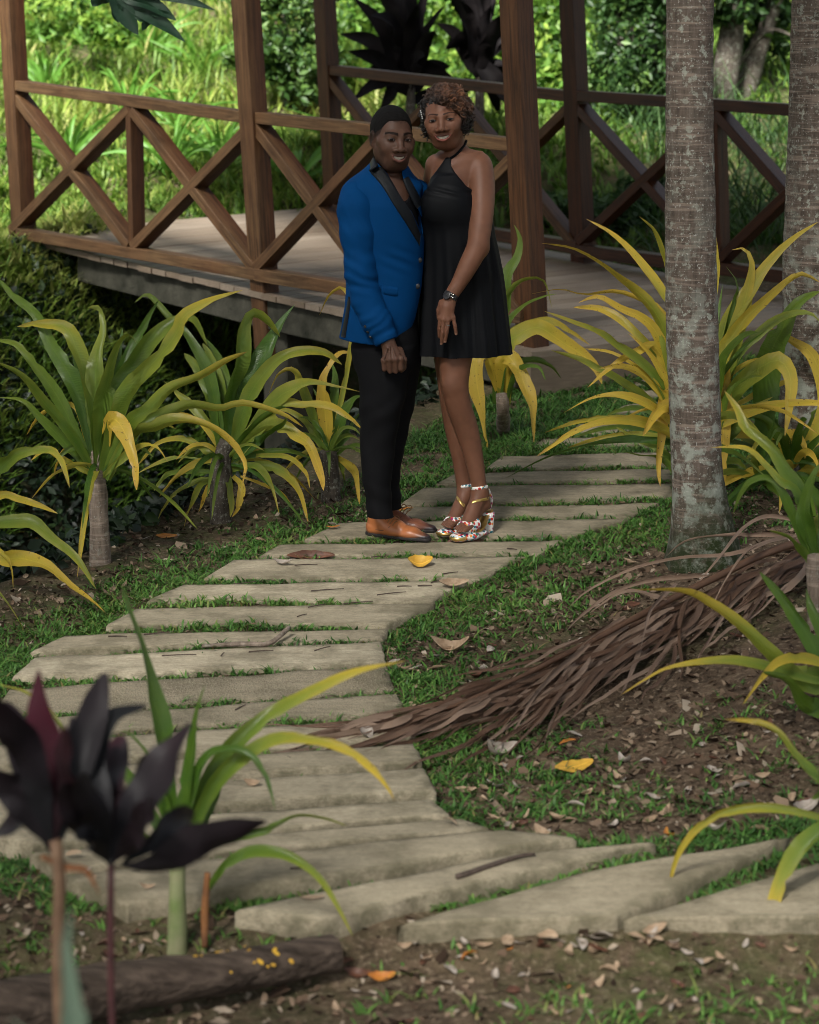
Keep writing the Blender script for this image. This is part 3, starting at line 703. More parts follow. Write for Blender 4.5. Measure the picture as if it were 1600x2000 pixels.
    plant('crinum_plant', 'low bushy strap leaved plant with many narrow drooping lower leaves', 'plant', b, YB, LB, GRP, extra=lambda mb, rng: rosette(mb, rng, P(440, 905, YB), 18, .4, .03, (.1, .3, .5, .8), (-.2, 1.2), .95), stem=[([b-[0, 0, .05], P(430, 960, YB), P(434, 905, YB), P(444, 860, YB)], [.05, .045, .045, .03], M_DARKBARK)])
    # C
    b = G(645, 972); YC = b[1]
    LC = [([(640, 880), (650, 790), (655, 740), (648, 708)], 24, .08, .15), ([(642, 880), (632, 760), (645, 715), (665, 690), (690, 690)], 34, .8, 1, .1), ([(632, 880), (600, 780), (575, 725), (545, 730), (525, 770)], 20, .25, .75), ([(648, 880), (670, 810), (690, 780), (708, 772)], 26, .05, .12), ([(650, 885), (680, 840), (710, 798)], 22, .03, .1),
          ([(645, 880), (632, 800), (612, 758)], 20, .1, .2), ([(636, 885), (610, 840), (570, 805), (540, 800)], 20, .35, .6), ([(650, 890), (668, 900), (670, 930)], 13, .2, .35), ([(655, 890), (690, 920), (703, 985)], 18, .7, .95), ([(628, 890), (640, 925), (655, 960), (658, 1000)], 10, .4, .65), ([(650, 870), (690, 640), (674, 566), (645, 575), (624, 616)], 14, .5, .85, .2),
          ([(640, 885), (620, 820), (590, 780)], 18, .2, .5), ([(655, 890), (690, 870), (720, 880)], 14, .1, .3), ([(648, 885), (660, 820), (676, 780)], 22, .02, .1, .2)]
    plant('crinum_plant', 'small strap leaved plant with a torn orange leaf tip close behind the man', 'plant', b, YC+.05, LC, GRP, extra=lambda mb, rng: rosette(mb, rng, P(643, 885, YC), 12, .34, .03, (.1, .2, .4, .7), (-.1, 1.3), .9), stem=[([b-[0, 0, .05], P(645, 930, YC), P(642, 880, YC)], [.045, .04, .035], M_DARKBARK)])
    # D
    Y = 8.0; b = P(-62, 1095, Y); b[2] = float(H0(b[0], Y))
    LD = [([(-55, 1010), (-10, 930), (30, 890), (70, 879), (105, 881), (122, 905), (136, 952)], 28, .12, .65), ([(-55, 1015), (0, 968), (40, 975), (80, 988), (113, 1003)], 20, .6, .75), ([(-55, 1020), (0, 1020), (60, 1018), (100, 1050), (140, 1080), (165, 1110), (188, 1150)], 30, .3, .5, G(188, 1150)[1]-Y-.12), ([(-55, 1025), (0, 1087), (40, 1090), (95, 1106), (140, 1145), (180, 1175), (206, 1197)], 34, .65, .92, G(206, 1197)[1]-Y-.10),
          ([(-55, 1040), (-20, 1130), (20, 1185), (48, 1232)], 7, .4, .55, G(48, 1232)[1]-Y-.03), ([(-55, 1010), (-60, 900), (-40, 820), (-20, 790)], 40, .1, .2), ([(-55, 1030), (5, 1080), (22, 1110), (26, 1150)], 8, .6, .8, -.3)]
    plant('crinum_plant', 'strap leaved plant at the left edge with a long yellow leaf drooping to the path', 'plant', b, Y, LD, GRP, stem=[([b-[0, 0, .05], P(-58, 1010, Y)], [.045, .035])])
    # E
    b = G(985, 838); Y = b[1]-.25
    LE = [([(972, 790), (985, 600), (990, 540), (1012, 500), (1016, 465), (1005, 440)], 36, .05, .25, .1), ([(975, 790), (985, 610), (1000, 565), (1030, 546), (1062, 550), (1078, 602)], 24, .08, .5), ([(975, 790), (985, 650), (1020, 600), (1060, 580), (1088, 574)], 15, .08, .25), ([(975, 760), (950, 690), (930, 703), (932, 760), (945, 820), (953, 888)], 46, .8, .95, -.2),
          ([(985, 770), (985, 700), (1000, 703), (1022, 740), (1036, 790), (1043, 864)], 44, .75, .95, -.2), ([(985, 800), (1000, 720), (1040, 702), (1075, 715), (1096, 739)], 17, .08, .2), ([(985, 800), (1010, 725), (1050, 716), (1066, 742)], 13, .05, .15), ([(983, 800), (970, 730), (960, 700)], 22, .03, .1), ([(986, 800), (1000, 740), (1010, 706)], 20, .03, .1),
          ([(985, 790), (990, 680), (1010, 655), (1050, 638), (1095, 665), (1140, 695), (1165, 720), (1176, 750)], 46, .45, .85, -.1), ([(985, 790), (985, 680), (1010, 645), (1065, 626), (1110, 645), (1152, 674)], 26, .35, .75, .1)]
    plant('crinum_plant', 'strap leaved plant behind the woman with two broad yellow leaves hanging straight down', 'plant', b, Y, LE, GRP, stem=[([b-[0, 0, .05], P(982, 800, Y), P(980, 770, Y)], [.04, .032, .03])])
    # F behind the trunk
    b = G(1345, 985); YF = b[1]+.1
    LF = [([(1335, 900), (1318, 640), (1296, 580), (1262, 527), (1232, 490), (1195, 456), (1146, 428)], 34, .3, .85), ([(1335, 900), (1310, 700), (1285, 617), (1244, 569), (1210, 542), (1176, 516), (1120, 486), (1058, 475)], 28, .3, .85), ([(1335, 880), (1310, 560), (1294, 490), (1277, 449), (1249, 423)], 20, .25, .6),
          ([(1335, 900), (1320, 690), (1292, 610), (1255, 588), (1202, 570), (1142, 576), (1094, 565), (1039, 574)], 24, .7, .95), ([(1338, 905), (1325, 800), (1300, 715), (1247, 655), (1210, 621), (1170, 602), (1120, 600)], 32, .15, .85), ([(1338, 900), (1320, 740), (1285, 655), (1255, 621), (1210, 602), (1169, 580), (1131, 591)], 32, .6, .9),
          ([(1340, 910), (1300, 770), (1255, 711), (1210, 677), (1169, 647), (1120, 629), (1064, 608)], 24, .2, .6), ([(1335, 900), (1290, 690), (1240, 688), (1190, 720), (1148, 757)], 24, .6, .9), ([(1340, 915), (1305, 775), (1285, 752), (1240, 715), (1195, 689), (1142, 681)], 20, .5, .85), ([(1335, 905), (1318, 800), (1295, 795), (1275, 815), (1255, 852)], 38, .8, .9, -.2),
          ([(1330, 890), (1300, 802), (1260, 800), (1213, 820)], 14, .65, .85), ([(1330, 900), (1310, 770), (1295, 790), (1290, 850), (1286, 920), (1290, 950)], 34, .85, 1, -.1), ([(1335, 930), (1290, 880), (1245, 860), (1204, 834)], 19, .2, .5), ([(1335, 940), (1290, 895), (1250, 890), (1218, 882)], 14, .15, .35),
          ([(1338, 900), (1318, 720), (1290, 640), (1275, 600)], 30, .1, .3), ([(1340, 900), (1316, 660), (1306, 600), (1292, 560)], 28, .2, .4),
          ([(1355, 900), (1400, 700), (1432, 618), (1470, 560), (1500, 515), (1545, 470), (1597, 434)], 42, .3, .7, .1), ([(1365, 900), (1440, 640), (1462, 560), (1468, 515), (1455, 487), (1430, 488)], 42, .25, .7, .1), ([(1360, 900), (1400, 720), (1446, 635), (1490, 590), (1530, 555), (1565, 535), (1602, 552)], 36, .45, .8),
          ([(1355, 880), (1398, 560), (1400, 500), (1396, 450)], 24, .5, .7), ([(1370, 930), (1430, 770), (1490, 715), (1525, 705), (1545, 740), (1540, 800), (1533, 852)], 46, .2, .8, -.2), ([(1360, 900), (1395, 760), (1420, 690), (1455, 655), (1482, 650)], 36, .08, .2), ([(1360, 930), (1430, 720), (1480, 655), (1530, 620), (1580, 612), (1612, 640)], 36, .15, .45),
          ([(1365, 900), (1405, 720), (1414, 780), (1414, 860), (1410, 930), (1405, 992)], 42, .8, .95, -.1), ([(1370, 900), (1420, 640), (1440, 560), (1418, 520)], 30, .04, .15), ([(1370, 900), (1400, 650), (1412, 556)], 26, .03, .12), ([(1375, 920), (1440, 820), (1490, 790), (1530, 800)], 24, .1, .35), ([(1370, 930), (1430, 850), (1470, 800), (1510, 775)], 22, .1, .5), ([(1372, 920), (1420, 780), (1460, 740), (1490, 735)], 28, .1, .3),
          ([(1360, 930), (1400, 860), (1430, 830), (1470, 840)], 18, .3, .6), ([(1360, 920), (1420, 900), (1450, 910), (1470, 960)], 16, .2, .5)]
    def exF(mb, rng): rosette(mb, rng, P(1345, 870, YF), 26, .8, .05, (.1, .3, .5, .7, .85, .9), (.2, 1.4), .6)
    plant('crinum_plant', 'large mostly yellow strap leaved plant spreading both sides of the mottled palm trunk', 'plant', b, YF, LF, GRP, extra=exF, stem=[([b-[0, 0, .05], P(1340, 930, YF), P(1345, 880, YF)], [.05, .045, .04], M_DARKBARK)])
    # G
    b = G(1545, 965); YG = b[1]+.05
    LG = [([(1550, 940), (1610, 800), (1590, 700), (1550, 668), (1502, 640)], 38, .6, .85), ([(1490, 930), (1500, 720), (1530, 640), (1560, 590), (1604, 568)], 60, .05, .25), ([(1545, 940), (1530, 870), (1550, 848), (1570, 870), (1572, 896)], 32, .75, .95, -.2), ([(1545, 940), (1500, 860), (1475, 870), (1470, 900)], 16, .3, .6), ([(1545, 940), (1580, 830), (1600, 800), (1640, 790)], 24, .1, .3)]
    def exG(mb, rng):
        rosette(mb, rng, P(1545, 930, YG), 30, .66, .055, (.05, .1, .25, .5, .8, .9), (.2, 1.3), .75); rosette(mb, rng, P(1480, 940, YG-.1), 9, .4, .04, (.1, .3, .5, .85), (.1, 1.1), .9)
    plant('crinum_plant', 'green leafier strap leaved plant at the right edge in front of the far palm trunk', 'plant', b, YG, LG, GRP, extra=exG, stem=[([b-[0, 0, .05], P(1545, 900, YG)], [.05, .04], M_DARKBARK)])
    # H
    b = G(1598, 1215); Y = b[1]
    LH = [([(1590, 1080), (1565, 965), (1535, 920), (1512, 880), (1480, 852), (1455, 832), (1440, 797), (1415, 763)], 36, .05, .6, .2), ([(1588, 1080), (1555, 965), (1525, 940), (1495, 908), (1455, 876), (1388, 874)], 24, .04, .8, .1), ([(1585, 1090), (1520, 950), (1470, 940), (1442, 975), (1432, 1003)], 24, .08, .2), ([(1592, 1110), (1570, 1080), (1540, 1050), (1503, 1036)], 18, .15, .35), ([(1590, 1090), (1600, 1020), (1640, 960)], 30, .3, .6),
          ([(1592, 1090), (1612, 1010), (1590, 960), (1570, 940)], 30, .05, .1, .2), ([(1592, 1085), (1570, 1000), (1590, 930), (1620, 890)], 34, .05, .2)]
    plant('crinum_plant', 'young green strap leaved plant on the bank above the dry frond', 'plant', b, Y, LH, GRP, stem=[([b-[0, 0, .05], P(1594, 1150, Y), P(1590, 1080, Y)], [.036, .032, .026])])
    # I, J  right foreground
    b = G(1690, 1420); Y = b[1]
    LI = [([(1680, 1330), (1600, 1345), (1560, 1325), (1500, 1270), (1440, 1215), (1390, 1180), (1340, 1155), (1238, 1152)], 38, .25, .85, -.1), ([(1680, 1330), (1610, 1290), (1570, 1230), (1530, 1170), (1484, 1117)], 42, .02, .1, .1), ([(1680, 1340), (1600, 1330), (1480, 1298), (1400, 1291), (1310, 1303), (1260, 1328), (1211, 1359)], 24, .2, .85, -.2), ([(1680, 1335), (1590, 1290), (1530, 1288), (1490, 1320), (1450, 1377)], 24, .55, .8, -.2),
          ([(1680, 1340), (1620, 1375), (1580, 1380), (1540, 1330), (1490, 1312)], 42, .05, .2, -.15), ([(1680, 1340), (1610, 1320), (1560, 1310), (1535, 1290)], 36, .2, .4), ([(1680, 1340), (1620, 1260), (1590, 1200), (1575, 1150)], 40, .03, .1)]
    plant('crinum_plant', 'strap leaved plant at the right edge with yellow tips over the dry frond', 'plant', b, Y, LI, GRP, stem=[([b-[0, 0, .05], P(1685, 1330, Y)], [.04, .034])])
    b = G(1730, 1760); Y = b[1]
    LJ = [([(1700, 1560), (1610, 1525), (1560, 1480), (1520, 1430), (1470, 1408), (1416, 1405)], 27, .1, .75, .1), ([(1700, 1620), (1600, 1595), (1500, 1576), (1420, 1585), (1360, 1620), (1320, 1680), (1302, 1767)], 23, .4, .75, .1), ([(1700, 1560), (1620, 1610), (1560, 1660), (1525, 1720), (1505, 1790), (1479, 1872)], 48, .12, .85, -.1), ([(1700, 1570), (1630, 1545), (1585, 1560)], 34, .1, .2)]
    plant('crinum_plant', 'blurred strap leaved plant at the lower right with a leaf over the nearest slab', 'plant', b, Y, LJ, GRP, stem=[([b-[0, 0, .05], P(1705, 1560, Y)], [.04, .034])])
    # K  left foreground
    b = G(345, 1840); Y = b[1]
    LK = [([(345, 1660), (330, 1560), (318, 1440), (300, 1340), (280, 1270), (255, 1200), (235, 1133)], 50, .02, .14, .1), ([(350, 1660), (365, 1520), (378, 1440), (388, 1380), (401, 1338)], 38, .03, .1), ([(355, 1660), (400, 1540), (450, 1460), (520, 1400), (600, 1355), (690, 1315), (792, 1291)], 42, .08, .7, .1), ([(355, 1670), (420, 1530), (500, 1460), (560, 1440), (640, 1450), (700, 1480), (745, 1520), (771, 1564)], 36, .15, .8, -.1),
          ([(350, 1660), (390, 1500), (440, 1463), (490, 1475), (520, 1520), (538, 1584)], 28, .02, .08, -.1), ([(380, 1660), (520, 1620), (580, 1594), (630, 1598), (677, 1613)], 20, .06, .45, .1), ([(405, 1740), (440, 1690), (490, 1663), (560, 1670), (620, 1710), (660, 1770), (689, 1828)], 26, .12, .5, -.15), ([(345, 1660), (300, 1500), (260, 1440), (238, 1428)], 28, .04, .15), ([(340, 1670), (280, 1560), (240, 1500), (225, 1470)], 30, .04, .15),
          ([(340, 1680), (200, 1560), (120, 1420), (60, 1358), (-5, 1336)], 26, .2, .55, .2), ([(360, 1670), (420, 1560), (440, 1500)], 26, .05, .12)]
    plant('crinum_plant', 'green strap leaved plant behind the log with one tall upright leaf', 'plant', b, Y, LK, GRP, stem=[([b-[0, 0, .05], P(346, 1760, Y), P(348, 1650, Y)], [.026, .021, .017], simple('pale_green_stem', (.14, .19, .06), (.26, .25, .14), 14, .6)), ([G(400, 1850), P(400, 1780, Y), P(406, 1705, Y)], [.008, .010, .007], simple('dry_sheath', (.24, .1, .03), (.12, .05, .02), 20, .8))])
plants()
def ti_plants():
    Y = 3.55; b = P(112, 1700, Y); b[2] = H0(b[0], Y)
    red = [([(110, 1660), (97, 1500), (82, 1400), (77, 1308)], 60, .7, .95), ([(112, 1660), (150, 1500), (180, 1400), (206, 1314)], 64, 0, .1), ([(105, 1660), (60, 1500), (20, 1420), (-22, 1360)], 68, 0, .15), ([(100, 1660), (40, 1560), (0, 1520), (-45, 1500)], 62, .05, .1), ([(108, 1650), (62, 1530), (38, 1440), (8, 1372)], 62, 0, .2), ([(115, 1650), (140, 1540), (165, 1465), (200, 1420)], 58, 0, 0), ([(110, 1640), (120, 1540), (122, 1470), (128, 1420)], 56, .3, .6), ([(104, 1650), (80, 1590), (30, 1600), (-20, 1640)], 54, 0, .1), ([(108, 1670), (90, 1560), (60, 1470), (45, 1400)], 66, 0, .1, .2), ([(112, 1670), (130, 1560), (150, 1480), (140, 1400)], 66, 0, .1, .2), ([(106, 1680), (70, 1600), (20, 1550), (-10, 1500)], 60, 0, .1, .25)]
    two = [([(215, 1690), (212, 1560), (222, 1490), (236, 1436)], 64, .1, .5), ([(220, 1690), (285, 1550), (340, 1465), (374, 1412)], 82, .0, .15), ([(215, 1680), (200, 1560), (185, 1480), (215, 1405), (287, 1378)], 44, 0, 0), ([(225, 1690), (300, 1690), (400, 1640), (522, 1603)], 68, .05, .1, -.15), ([(210, 1680), (160, 1600), (125, 1530)], 62, 0, .1), ([(216, 1700), (235, 1590), (270, 1510), (300, 1480)], 58, 0, .15, .2), ([(212, 1690), (190, 1570), (205, 1500)], 60, .1, .4, .2), ([(220, 1700), (300, 1640), (350, 1600), (380, 1590)], 50, 0, .1, .2), ([(212, 1680), (195, 1600), (165, 1545), (150, 1520)], 62, 0, .1), ([(214, 1690), (245, 1600), (262, 1540)], 64, 0, .3), ([(218, 1690), (270, 1620), (300, 1560)], 56, .1, .1), ([(214, 1690), (180, 1640), (150, 1640)], 44, 0, 0)]
    r = plant('ti_plant', 'blurred dark purple ti plant on two thin stems in front of the log', 'plant', b, Y, red+two, None, M_TI, shape='obov',
              stem=[([b-[0, 0, .05], P(116, 1900, Y), P(118, 1720, Y), P(108, 1640, Y)], [.013, .0125, .012, .01], simple('tan_cane', (.11, .06, .033), (.2, .12, .07), 30, .7)), ([P(216, 1990, Y)*[1, 1, 0]+[0, 0, H0(0, Y)-.05], P(217, 1900, Y), P(218, 1690, Y)], [.007, .006, .006], simple('red_cane', (.09, .03, .03), (.05, .02, .02), 30, .6))])
    mb = MB(); leaf(mb, [(80, 1672), (125, 1690), (170, 1702), (196, 1752)], Y, 22, 1, 1, 0); mb.build('dry_leaf', simple('dry_orange_leaf', (.22, .085, .03), (.12, .05, .02), 30, .8), r)
    # a pale blade very close to the lens
    Yn = 2.35; c = P(140, 1900, Yn); c[2] = H0(c[0], Yn); r = thing('blurred_plant', 'soft out of focus grey green leaf at the bottom left corner, nearest the viewer', 'plant', c)
    mb = MB(); leaf(mb, None, 0, 0, .02, .02, pts3=[c-[0, 0, .02], P(150, 2150, Yn), P(140, 1960, Yn), P(128, 1830, Yn), P(138, 1772, Yn)], wm=.062, seed=3, tw0=0, tw1=.2, shape='broad')
    leaf(mb, None, 0, 0, .02, .02, pts3=[c, P(190, 2200, Yn), P(80, 2040, Yn), P(20, 1990, Yn)], wm=.04, seed=5)
    mb.build('leaves', simple('grey_green_leaf', (.11, .17, .11), (.16, .21, .15), 20, .6), r)
    # black-leaved ti plants behind the far railing
    for (sx, sy, dep, tips, lab) in ((800, 215, 18.6, [(664, 66), (690, -5), (720, -40), (760, -50), (800, -60), (872, 8), (840, -30), (830, 110), (700, 150), (690, 195), (742, 222), (880, 130), (905, 180), (760, 60), (800, 40), (850, 60), (725, 30), (780, 90), (900, 215), (815, 10), (680, 100)], 'near black ti plant behind the far railing, left of the woman\'s hair'),
                                 (935, 200, 18.9, [(852, 45), (880, -20), (900, -60), (940, -70), (985, -30), (1010, 20), (1020, 80), (1000, 130), (870, 95), (880, 0), (960, 10), (920, 40), (990, 60), (900, 120), (1030, 185), (960, 90), (850, 220), (975, 225), (1010, 215), (890, -50), (960, -50)], 'near black ti plant behind the far railing, above the woman\'s shoulder')):
        rng = np.random.default_rng(sx); c = P(sx, sy, dep); g = c.copy(); g[2] = H0(c[0], dep)
        r = thing('ti_plant', lab, 'plant', g); mb = MB()
        for k, (tx, ty) in enumerate(tips):
            by = sy-20-rng.uniform(0, 110); mx, my = sx+(tx-sx)*.5, by+(ty-by)*.62-16
            leaf(mb, [(sx+rng.uniform(-6, 6), by), (mx, my), (tx, ty)], dep, rng.uniform(24, 36), 0, .05 if k != 7 else .9, rng.uniform(-.5, .5), shape='broad', n=14)
        mb.build('foliage', M_TIF, r)
        V, F = tube([g-[0, 0, .1], P(sx+2, sy-40, dep), P(sx-2, sy-150, dep)], [.05, .04, .02], 8, 12); obj('stem', V, F, M_DARKBARK, r)
ti_plants()
# ------------------------------------------------------------------ trunks
def trunk(name, label, rows, depth, base_y, cat='palm tree', yext=-2600, lich=True):
    ys = np.array([r[0] for r in rows], float); n = 150; m = 40
    yy = np.concatenate([np.linspace(yext, ys[0], 30)[:-1], np.linspace(ys[0], ys[-1], n)])
    Lx = np.interp(yy, ys, [r[1] for r in rows]); Rx = np.interp(yy, ys, [r[2] for r in rows])
    k = np.hanning(11); k /= k.sum(); Lx = np.convolve(np.pad(Lx, 5, 'edge'), k, 'valid'); Rx = np.convolve(np.pad(Rx, 5, 'edge'), k, 'valid')
    V = []; moss = []; li = []
    zb = P((Lx[-1]+Rx[-1])/2, ys[-1], depth)[2]
    for y, l, r in zip(yy, Lx, Rx):
        c = P((l+r)/2, y, depth); R = (P(r, y, depth)[0]-P(l, y, depth)[0])/2; th = np.arange(m)*2*np.pi/m
        h = c[2]-zb; ring = .0022*abs(math.sin(h*34+2*vn(h*5, 0, 0, 3)))
        rr = R*(1+.03*vn(np.cos(th)*1.5, np.sin(th)*1.5, h*3, 7)+.012*vn(np.cos(th)*5, np.sin(th)*5, h*22, 8)+.10*np.exp(-h*9)*np.sin(th*5+1))+ring
        V.append(np.stack([c[0]+rr*np.cos(th), c[1]+rr*np.sin(th), c[2]+0*th], -1))
        moss.append(np.clip(sst(.46, .10, h+.10*vn(np.cos(th)*2, np.sin(th)*2, h*9, 12)-.12*np.cos(th)), 0, 1)); li.append(np.full(m, .9*sst(1.7, .2, h)+.06))
    N = len(yy); V = np.vstack(V); i = np.arange(N*m).reshape(N, m); j = np.roll(i, -1, 1)
    F = np.stack([i[1:], j[1:], j[:-1], i[:-1]], -1).reshape(-1, 4)
    r = thing(name, label, cat, P((Lx[-1]+Rx[-1])/2, ys[-1], depth))
    obj('trunk', V, F, M_PALM, r, attrs={'moss': np.concatenate(moss), 'lichen': np.concatenate(li)}); return r
b = G(1376, 1092)
PALM1 = trunk('palm_tree', 'grey brown palm trunk mottled with pale lichen, mossy foot, right of the path', [(-100, 1303, 1392), (0, 1303, 1393), (250, 1300, 1394), (500, 1300, 1399), (700, 1303, 1403), (900, 1311, 1409), (950, 1313, 1416), (1000, 1313, 1426), (1050, 1308, 1438), (1095, 1300, 1450), (1120, 1292, 1458)], b[1], 1095)
b = G(1590, 930)
PALM2 = trunk('palm_tree', 'reddish brown palm trunk with white specks at the right edge of the view', [(-100, 1550, 1648), (0, 1548, 1650), (300, 1538, 1650), (520, 1530, 1652), (700, 1528, 1656), (930, 1515, 1668), (960, 1510, 1672)], b[1], 930)
def crown(root, c, n, L, seed):
    rng = np.random.default_rng(seed); mb = MB()
    for k in range(n):
        a = k*2.4+rng.uniform(-.2, .2); e = rng.uniform(.0, .9); d = np.array([math.cos(a), math.sin(a), 0])
        t = np.linspace(0, 1, 22); p = c+d*(L*t*math.cos(e*.7))[:, None]+np.array([0, 0, 1.])*(L*(math.sin(e)*t-.75*t**2))[:, None]
        for i in range(2, 22):
            for sg in (-1, 1):
                per = nrm(np.cross(d, [0, 0, 1]))*sg; l = .75*math.sin(math.pi*(.12+.86*t[i])); tp = p[i]+per*l*.8+d*l*.45-np.array([0, 0, l*.45])
                w = d*.05; m_ = (p[i]+tp)/2+[0, 0, .05]; mb.add([p[i]-w, p[i]+w, m_+w*1.3, m_-w*1.3, tp], [(0, 1, 2, 3), (3, 2, 4)], 0, tint=rng.uniform(.2, .7))
    mb.build('crown', M_CROWN, root)
def shade():  # unseen tree, added so its canopy shades the path and couple
    rng = np.random.default_rng(5)
    g = np.array([-3.6, 4.2, float(H0(-3.6, 4.2))]); r = thing('tree', 'broad shade tree added outside the view at the left of the path', 'tree', g)
    V, F = tube([g-[0, 0, .2], g+[.1, .1, 2.5], g+[.5, .2, 5.2]], [.28, .22, .16], 14, 30, noise=.12); obj('trunk', V, F, M_DARKBARK, r)
    N = 26000; C = np.stack([rng.uniform(-10.5, 4.5, N), rng.uniform(-5.5, 10.2, N), 6.4+rng.normal(0, .45, N)], -1); k = C[:, 1] < 99  # leaf layer spread and thinned to set how much sun passes
    C = C[k]; C[:, 2] += .8*vn(C[:, 0]*.6, C[:, 1]*.6, 0, 78); leaves_mesh('crown', C, rng.uniform(.10, .19, len(C)), rng.uniform(.2, .8, len(C)), M_CROWN, r, rng, 1.6)
# ------------------------------------------------------------------ log
def log():
    a, c = G(-60, 2035), G(655, 1888); ra, rc = .068, .043
    pts = crom([a+[0, 0, ra*.8], (a*.6+c*.4)+[0, .01, ra*.75], (a*.3+c*.7)+[0, -.008, .04], c+[0, 0, rc*.85]], 60)
    V, F = tube(pts, np.linspace(ra, rc, 60)*(1+.05*np.sin(np.linspace(0, 7, 60))), 26, noise=.16, cap=False, nf=.07)
    m = 26; V = V+np.outer(vn(V[:, 0]*16, V[:, 1]*40, V[:, 2]*40, 5), [0, 0, .005])
    o = obj('fallen_log', V, F, M_LOG, None, loc=(a+c)/2); tag(o, 'dark fallen log with yellow specks lying across the bottom left corner', 'log')
    E = V[-m:]; ct = E.mean(0); d = nrm(pts[-1]-pts[-2])
    mb = MB(); VV = [ct+d*.003]
    for f in (.5, .88, 1.0): VV += list(ct+(E-ct)*f+d*(.003 if f < 1 else 0))
    FF = [(0, 1+j, 1+(j+1) % m) for j in range(m)]+[(1+k*m+j, 1+(k+1)*m+j, 1+(k+1)*m+(j+1) % m, 1+k*m+(j+1) % m) for k in (0, 1) for j in range(m)]
    mb.add(VV, FF); mb.build('cut_end', simple('cut_wood', (.17, .11, .06), (.36, .24, .08), 40, .9, bump=.4), o)
    mb = MB(); rng = np.random.default_rng(3)
    for k in range(42):
        i = int(rng.choice([rng.integers(30, 58), rng.integers(38, 50)])); j = int(rng.integers(0, m)); p = V[i*m+j]; nn = nrm(p-pts[i])
        if nn[2] < .25: continue
        s = rng.uniform(.002, .007); T = nrm(np.cross(nn, rng.normal(size=3))); B = np.cross(nn, T)
        ring = [p+nn*.0035+(T*math.cos(t)*s*1.6+B*math.sin(t)*s)*rng.uniform(.6, 1.2) for t in np.linspace(0, 6.28, 7)[:-1]]
        mb.add([p+nn*.006]+ring, [(0, 1+q_, 1+(q_+1) % 6) for q_ in range(6)])
    FU = mb.build('yellow_fungus', simple('yellow_fungus', (.6, .36, .03), (.45, .24, .03), 60, .8), o); FU['kind'] = 'stuff'
log()
